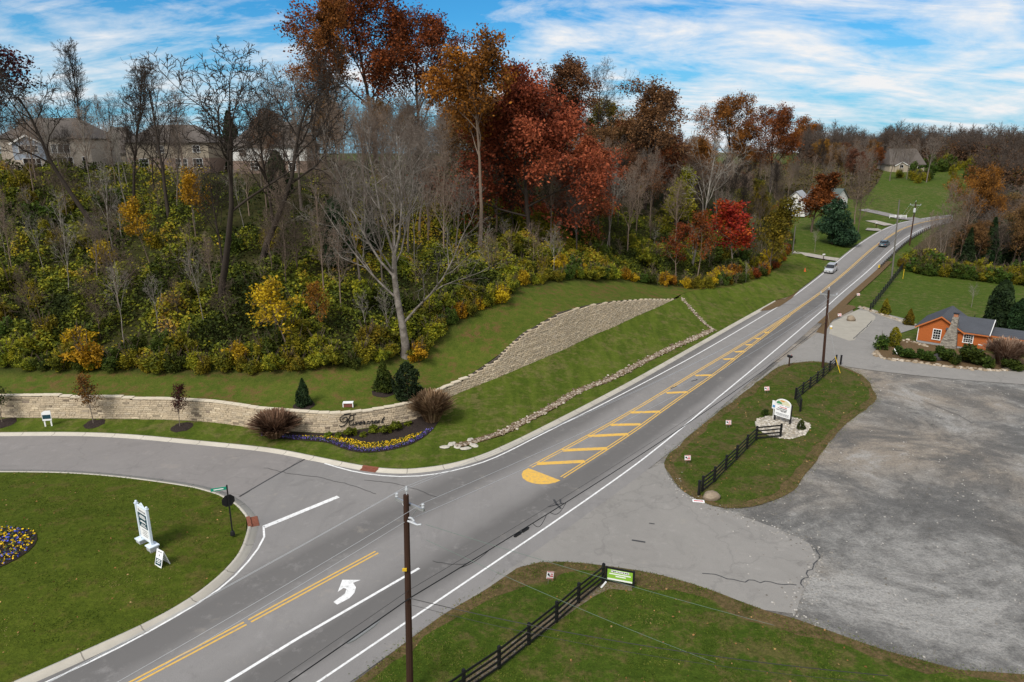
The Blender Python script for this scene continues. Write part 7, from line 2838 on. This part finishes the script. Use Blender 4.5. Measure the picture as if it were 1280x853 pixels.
def mulch_ring(px, py, r, label):
    p = GS(px, py)
    m = MB()
    n = 16
    rg = random.Random(int(px))
    ring = [(r * rg.uniform(.88, 1.08) * math.cos(2 * math.pi * i / n), r * rg.uniform(.88, 1.08) * math.sin(2 * math.pi * i / n)) for i in range(n)]
    vs = [(x, y, sz(p[0] + x, p[1] + y) - p[2] + .02) for x, y in ring] + [(x * .6, y * .6, sz(p[0] + x * .6, p[1] + y * .6) - p[2] + .10) for x, y in ring]
    m.add(vs, [(i, (i + 1) % n, n + (i + 1) % n, n + i) for i in range(n)] + [tuple(range(n, 2 * n))])
    o = m.build('mulch_ring', M_MULCH)
    o.location = p
    tag(o, label, 'mulch')


mulch_ring(4, 529.5, 1.2, 'dark mulch ring at the left edge below the dark green small tree')
mulch_ring(118, 530, 1.0, 'dark mulch ring under the small red tree')
mulch_ring(227, 534.5, 1.05, 'dark mulch ring under the thin reddish sapling before the wall')
reach('street_tree', 'street_tree', (3, 529), 477, 'small dark green tree at the left edge in front of the wall', 'tree', 1.25, 0, ('trunk', 'crown'), 'green')
reach('street_tree', 'street_tree', (117, 530), 466, 'small red leaved tree in a mulch ring in front of the wall', 'tree', 1.0, 2.0, ('trunk', 'crown'), 'rust')
reach('street_tree', 'street_tree', (225, 534), 480, 'thin sapling with few reddish leaves in front of the wall', 'tree', 0.95, 4.0, ('trunk', 'crown'), 'maroon')
reach('evergreen_shrub', 'spruce_shrub', (380, 507), 473, 'small dark green spruce shrub above the wall left of the lettering', 'shrub')
reach('evergreen_shrub', 'spruce_shrub', (480, 489), 449, 'olive brown conifer shrub left of the round dark arborvitae', 'shrub', 1.05, 1, leaf='green')
reach('evergreen_shrub', 'arborvitae', (510, 497), 453, 'round dark green arborvitae at the foot of the sycamore', 'shrub', 1.05)
for x, y, r, lab in ((380, 507, 1.0, 'dark soil ring under the small spruce shrub above the wall'), (480, 489, 1.3, 'dark soil ring under the olive brown conifer shrub'), (510, 497, 1.2, 'dark soil ring under the round arborvitae')):
    mulch_ring(x, y, r, lab)
reach('ornamental_grass', 'ornamental_grass', (345, 545), 513, 'reddish brown ornamental grass clump at the left end of the flower bed', 'grass clump', 1.15, 0, ('stem', 'blades'))
reach('ornamental_grass', 'ornamental_grass', (540, 526), 487, 'tawny ornamental grass clump at the right end of the flower bed', 'grass clump', 0.85, 1, ('stem', 'blades'))
# bed
BED_PX = [(322, 541), (328, 546), (350, 549.5), (376, 551.5), (398, 552.5), (413, 555), (425, 560), (438, 564.5), (452, 566.5), (468, 566.5), (485, 564), (503, 560), (517, 555), (530, 548), (539, 540), (546, 531), (552, 521), (556, 511), (548, 509), (540, 513.5), (520, 525.5), (490, 531.5), (460, 536), (430, 541), (404, 542.5), (372, 541), (345, 539), (330, 538)]
BED = np.array([GS(x, y)[:2] for x, y in BED_PX])
bed = zone('flower_bed', wobble(BED, .06, 4, 5), lambda P: verge_z(P) + .05, .7, M_MULCH, kind='structure')
rs = np.random.RandomState(33)
fr_edge = smooth_pl(BED[1:15])
n = 9000
lo, hi = BED.min(0), BED.max(0)
P = np.column_stack([rs.uniform(lo[0], hi[0], n * 4), rs.uniform(lo[1], hi[1], n * 4)])
P = P[inside(P, BED)]
d, _, sarc = pl_dist(P, fr_edge)
tot = pl_dist(fr_edge[-1:], fr_edge)[2][0]
fr = sarc / tot
purple = (d > .12) & (d < .55 + .3 * np.sin(fr * 3.1))
wide_ = np.interp(fr, [0, .12, .3, .45, .7, .92, 1], [.35, .5, .9, 1.75, 1.9, 1.3, .3])
yellow = (d > .6) & (d < wide_)


def bloom_mat(name, c1, c2):
    t = NT(name)
    return t.done(t.ramp(t.attr('rnd'), [(0, (0.03, 0.055, 0.01)), (.38, (0.04, 0.07, 0.012)), (.42, c1), (1, c2)]), .7, .2)


M_YB, M_PB = bloom_mat('yellow_pansies', (0.65, 0.42, 0.01), (0.80, 0.55, 0.02)), bloom_mat('purple_pansies', (0.075, 0.05, 0.22), (0.16, 0.12, 0.42))
for msk, mt, nm, lab in ((yellow, M_YB, 'yellow_pansies', 'band of yellow pansies inside the flower bed below the lettering'), (purple, M_PB, 'purple_pansies', 'purple blue pansies edging the flower bed below the lettering')):
    Q = P[msk][:2600]
    C = np.column_stack([Q, verge_z(Q) + .05 + rs.uniform(.04, .17, len(Q))])
    v, f = leaf_quads(rs, C, .055, .6, 0.9)
    o = link(bpy.data.objects.new(nm, np_mesh(nm, v, f, mt, {'rnd': rs.uniform(0, 1, len(Q))})))
    tag(o, lab, 'flowers', kind='stuff')
labs = ['first from the left', 'second from the left', 'third from the left', 'fourth from the left', 'fifth from the left', 'sixth from the left', 'seventh from the left', 'last on the right']
for (x, y, H), lb in zip([(410, 547, .55), (423, 547.5, .55), (438, 545, .85), (454, 546, .5), (467, 540.5, .75), (482, 542, .8), (495, 537.5, .9), (510, 532, .5)], labs):
    plant('box_shrub', 'box_shrub', spot(x, y), H, x, 'low bright green shrub under the wall lettering, ' + lb, 'shrub', 'low shrubs along the lettered wall', wide=1.25, parts=('stem', 'foliage'))
# round bed on the island
RB = G(-21, 692, .5)
rb = [(RB[0] + 3.0 * math.cos(t), RB[1] + 3.0 * math.sin(t)) for t in np.linspace(0, 2 * math.pi, 40)[:-1]]
isl_z = lambda P: 0.115 + 0.5 * sstep(0, 9, pl_dist(P, ISL_IN)[0])
zone('flower_bed', rb, lambda P: isl_z(P) + .05, .8, M_MULCH)
a_, q_ = rs.uniform(0, 6.28, 1500), 2.9 * np.sqrt(rs.uniform(0, 1, 1500))
Q = np.column_stack([RB[0] + q_ * np.cos(a_), RB[1] + q_ * np.sin(a_)])
sel = rs.uniform(0, 1, len(Q)) < .62
for msk, mt, nm, lab in ((sel, M_YB, 'yellow_pansies', 'yellow pansies in the round bed cut off at the left edge'), (~sel, bloom_mat('blue_pansies', (0.03, 0.05, 0.35), (0.07, 0.10, 0.5)), 'blue_pansies', 'blue pansies in the round bed cut off at the left edge')):
    C = np.column_stack([Q[msk], isl_z(Q[msk]) + .06 + rs.uniform(.02, .2, msk.sum())])
    v, f = leaf_quads(rs, C, .075, .6, 0.9)
    tag(link(bpy.data.objects.new(nm, np_mesh(nm, v, f, mt, {'rnd': rs.uniform(0.1, 1, len(C))}))), lab, 'flowers', kind='stuff')


# stones of the rock channel: far too many to count
def stones(name, P, Zf, rad, rs, mat, label, cat):
    ico = np.array([(-1, -1, -.6), (1, -1, -.6), (1, 1, -.6), (-1, 1, -.6), (-.7, -.7, .55), (.7, -.7, .55), (.7, .7, .55), (-.7, .7, .55)])
    fq = np.array([(0, 1, 5, 4), (1, 2, 6, 5), (2, 3, 7, 6), (3, 0, 4, 7), (4, 5, 6, 7)])
    V, F, rn = [], [], []
    Z = Zf(P)
    for i, (x, y) in enumerate(P):
        r = rad * rs.uniform(.5, 1.5)
        a = rs.uniform(0, 6.28)
        q = ico * (1 + rs.uniform(-.25, .25, ico.shape)) * [r, r * rs.uniform(.6, 1), r * .6]
        q = np.column_stack([q[:, 0] * math.cos(a) - q[:, 1] * math.sin(a), q[:, 0] * math.sin(a) + q[:, 1] * math.cos(a), q[:, 2]])
        V.append(q + [x, y, Z[i] + r * .3])
        F.append(fq + 8 * i)
        rn += [rs.uniform(0, 1)] * 5
    o = link(bpy.data.objects.new(name, np_mesh(name, np.vstack(V), np.vstack(F), mat, {'rnd': rn})))
    return tag(o, label, cat, kind='stuff')


def rock_mat(name, a, b, c):
    t = NT(name)
    col = t.ramp(t.attr('rnd'), [(0, a), (.5, b), (1, c)])
    col = t.mix(t.ramp(t.noise(9, 3, .7), [(.35, .4), (.6, 0)]), col, (.12, .09, .06))
    return t.done(col, .9, .15)


M_RIP = rock_mat('channel_rock', (.10, .07, .05), (.27, .215, .16), (.55, .49, .41))
P = []
for L, wv, per in ((SWALE, .46, 32), (SWALE2, .36, 20)):
    L = resample(L, .25)
    nn = normals(L)
    for i in range(len(L)):
        for _ in range(per // 4 + 1):
            P.append(L[i] + nn[i] * rs.normal(0, wv * .5) * (.55 + .45 * min(1, i / 30)) + rs.uniform(-.12, .12, 2))
zone('channel_bed', np.vstack([offset(SWALE, -.45), offset(SWALE, .45)[::-1]]), lambda P: verge_z(P) + .12, .6, M_DEAD)
stones('rock_channel', np.array(P), lambda P: verge_z(P) + .11, .095, rs, M_RIP, 'broken rock lining the drainage channel between the high wall and the kerb', 'stones')
# pebble bed of the arched sign
PB_PX = [(942, 530), (945, 524), (956, 521.5), (968, 520), (985, 521), (1000, 524), (1012, 529), (1015, 535), (1008, 543), (995, 548), (978, 549.5), (960, 545), (948, 537)]
PBED = wobble([G(x, y)[:2] for x, y in PB_PX], .2, 4, 8)
zone('pebble_bed', PBED, .05, .8, M_PEBBLE)
q = np.column_stack([rs.uniform(PBED[:, 0].min(), PBED[:, 0].max(), 1600), rs.uniform(PBED[:, 1].min(), PBED[:, 1].max(), 1600)])
q = q[inside(q, PBED)][:800]
stones('pebbles', q, lambda P: np.full(len(P), .05), .085, rs, rock_mat('pebble_stone', (.28, .24, .18), (.46, .42, .35), (.66, .62, .56)), 'pale pebbles of the bed around the arched sign', 'pebbles')
reach('round_shrub', 'round_box', (955.5, 520), 510, 'small round dark shrub left of the arched sign', 'shrub', 1.1)
reach('round_shrub', 'arborvitae', (1001, 537.5), 525, 'small egg shaped dark shrub right of the arched sign', 'shrub', 1.0, leaf='green')

# garden of the orange house
EDGE_G = [(1093, 440), (1098, 446), (1110, 450), (1125, 451), (1145, 453), (1165, 456.5), (1185, 459), (1205, 460.5), (1225, 462.5), (1245, 464), (1265, 462)]
GB = [(1094, 438), (1098, 446), (1110, 450.5), (1145, 453.5), (1185, 459.5), (1225, 463), (1262, 464), (1290, 462), (1290, 450), (1232, 441), (1145, 428), (1135, 424), (1118, 426), (1104, 430)]
zone('garden_bed', [G(x, y)[:2] for x, y in GB], .03, 1.0, M_DEAD)
L = resample([G(x, y)[:2] for x, y in EDGE_G], .28)
P = np.vstack([L + rs.normal(0, .16, L.shape), L + rs.normal(0, .3, L.shape), resample([G(x, y)[:2] for x, y in [(1118, 428), (1130, 426), (1146, 429), (1160, 434)]], .25) + rs.normal(0, .3, resample([G(x, y)[:2] for x, y in [(1118, 428), (1130, 426), (1146, 429), (1160, 434)]], .25).shape)])
stones('edging_stones', P, lambda P: np.full(len(P), .03), .19, rs, rock_mat('edging_rock', (.20, .15, .10), (.36, .29, .21), (.52, .46, .38)), 'rough stones edging the garden of the orange house', 'stones')
L = resample([G(x, y)[:2] for x, y in [(1075, 384), (1090, 389), (1105, 394.5), (1125, 401), (1143, 407)]], .3)
zone('gravel_margin', np.vstack([offset(L, -.9), offset(L, .8)[::-1]]), .03, 1.0, M_PEBBLE)
stones('edging_stones', L + rs.normal(0, .2, L.shape), lambda P: np.full(len(P), .05), .16, rs, bpy.data.materials['edging_rock'], 'stones edging the field side of the slab drive', 'stones')
for nm, key, px, top, lab, wd_, lf in [
    ('conifer_shrub', 'spruce_shrub', (1106, 393), 373, 'golden green conifer shrub at the end of the field fence', 1.1, 'yolive'),
    ('conifer_shrub', 'spruce_shrub', (1136, 406), 386, 'golden green conifer shrub close to the back of the orange house', 1.15, 'yolive'),
    ('round_shrub', 'round_box', (1101, 437), 417, 'dark olive shrub at the tip of the garden bed', 1.05, None),
    ('conifer_shrub', 'arborvitae', (1117, 433), 409, 'tall yellow green shrub beside the dark olive one at the bed tip', .85, 'yolive'),
    ('juniper_shrub', 'juniper', (1131, 447), 434, 'spreading juniper furthest left in front of the orange house', 1.25, None),
    ('juniper_shrub', 'juniper', (1156, 451), 437, 'spreading juniper left of the dark boulder', 1.0, None),
    ('juniper_shrub', 'juniper', (1181, 451), 434, 'spreading juniper at the foot of the stone chimney', 1.1, None),
    ('round_shrub', 'round_box', (1194, 456), 442, 'clipped round shrub between the chimney and the right window', 1.05, None),
    ('juniper_shrub', 'juniper', (1212, 453), 432, 'tallest juniper under the right window', 1.2, None),
    ('round_shrub', 'round_box', (1234.5, 460), 444, 'clipped round shrub at the right corner of the orange house', 1.15, None),
    ('juniper_shrub', 'juniper', (1262, 461), 447, 'dark low juniper under the pale plume grass', 1.3, None)]:
    reach(nm, key, px, top, lab, 'shrub', wd_, px[0], leaf=lf)
reach('plume_grass', 'plume_grass', (1256, 456), 421, 'big pale plume grass clump right of the orange house', 'grass clump', 0.85, 0, ('stem', 'blades'))
# lamp tilted in the bed
p = G(1116, 444)
l_ = empty('garden_sign', tuple(p), R(-30), 'small tilted black and white garden sign in the stone edged bed', 'sign')
m = MB()
m.box((0, 0, .45), (.07, .07, .9))
m.build('post', M_FENCE, l_)
m = MB()
m.box((.28, 0, .55), (.1, .05, .85), M=Matrix.Rotation(R(-32), 3, 'Y'))
m.build('board', M_SIGNW, l_)
# fallen leaves scattered over the grass
n = 2600
Q = np.vstack([np.column_stack([rs.uniform(2, 60, n), rs.uniform(24, 90, n)]), np.column_stack([rs.uniform(-60, -5, 900), rs.uniform(30, 64, 900)])])
ok = inside(Q, LOWER) | inside(Q, ISLE) | inside(Q, ISLAND_POLY)
Q = Q[ok]
zq = np.where(inside(Q, ISLAND_POLY), isl_z(Q), .05)
v, f = leaf_quads(rs, np.column_stack([Q, zq + .02]), .07, .9, .7)
tag(link(bpy.data.objects.new('fallen_leaves', np_mesh('fallen_leaves', v, f, rock_mat('fallen_leaf', (.16, .06, .02), (.30, .15, .05), (.42, .28, .12)), {'rnd': rs.uniform(0, 1, len(f))}))), 'scattered fallen leaves lying on the lawns', 'leaves', kind='stuff')

# loose stones and weeds that fray the edges of lot, drive and lawns
L = resample(np.vstack([DR_EDGE, [G(x, y)[:2] for x, y in [(1024, 687), (1021, 712), (1006, 730), (1000, 748), (993, 774)]]]), .12)
P = np.vstack([L + rs.normal(0, .35, L.shape), L + rs.normal(0, .9, L.shape)])
q = np.column_stack([rs.uniform(15, 62, 2600), rs.uniform(30, 84, 2600)])
q = q[inside(q, LOT) & ~inside(q, ISLE) & ~inside(q, LOWER)]
P = np.vstack([P, q[:1100]])
stones('loose_gravel', P, lambda P: np.full(len(P), .0), .045, rs, rock_mat('loose_stone', (.12, .115, .105), (.30, .285, .26), (.50, .48, .45)), 'loose gravel scattered over the lot and the end of the drive', 'gravel')
C, T = [], []
for poly, zz, n_, amp in ((ISLE, .03, 2600, .28), (LOWER, .03, 3600, .3)):
    L = resample(poly, .1, closed=True)
    i = rs.randint(0, len(L), n_)
    C.append(np.column_stack([L[i] + rs.normal(0, amp, (n_, 2)), np.full(n_, zz)]))
    T.append(rs.uniform(.3, 1, n_))
for poly, zf, n_ in ((ISLE, lambda q: np.full(len(q), .045), 16000), (LOWER, lambda q: np.full(len(q), .042), 30000), (ISLAND_POLY, isl_z, 26000)):
    poly = A(poly)
    lo, hi = np.maximum(poly.min(0), [-42, 22]), np.minimum(poly.max(0), [62, 90])
    q = np.column_stack([rs.uniform(lo[0], hi[0], n_ * 3), rs.uniform(lo[1], hi[1], n_ * 3)])
    q = q[inside(q, poly)]
    m_ = vnoise(q[:, 0], q[:, 1], 1.6, 3)
    q = q[rs.uniform(0, 1, len(q)) < np.clip((m_ - .3) * 3, 0.05, 1)][:n_]
    C.append(np.column_stack([q, zf(q)]))
    T.append(np.clip(vnoise(q[:, 0] + 70, q[:, 1] + 30, 3.0, 2) * .9 + rs.normal(0, .12, len(q)) - .05, 0, 1))
C, T = np.vstack(C), np.concatenate(T)
ok = (np.abs(C[:, 0]) < .8 * C[:, 1] + 3) & ~inside(C[:, :2], DRIVE) & ~inside(C[:, :2], PBED)
C, T = C[ok], T[ok]
C[:, 2] += .03
v, f = leaf_quads(rs, C, .062, .1, .26)
t = NT('grass_tuft')
M_TUFT = t.done(t.ramp(t.attr('rnd'), [(0, (.030, .055, .006)), (.45, (.075, .108, .012)), (.7, (.12, .14, .022)), (1, (.22, .17, .075))]), .85, .1)
tag(link(bpy.data.objects.new('grass_tufts', np_mesh('grass_tufts', v, f, M_TUFT, {'rnd': T}))), 'tufts of grass and weeds standing up from the lawns and their ragged edges', 'grass', kind='stuff')
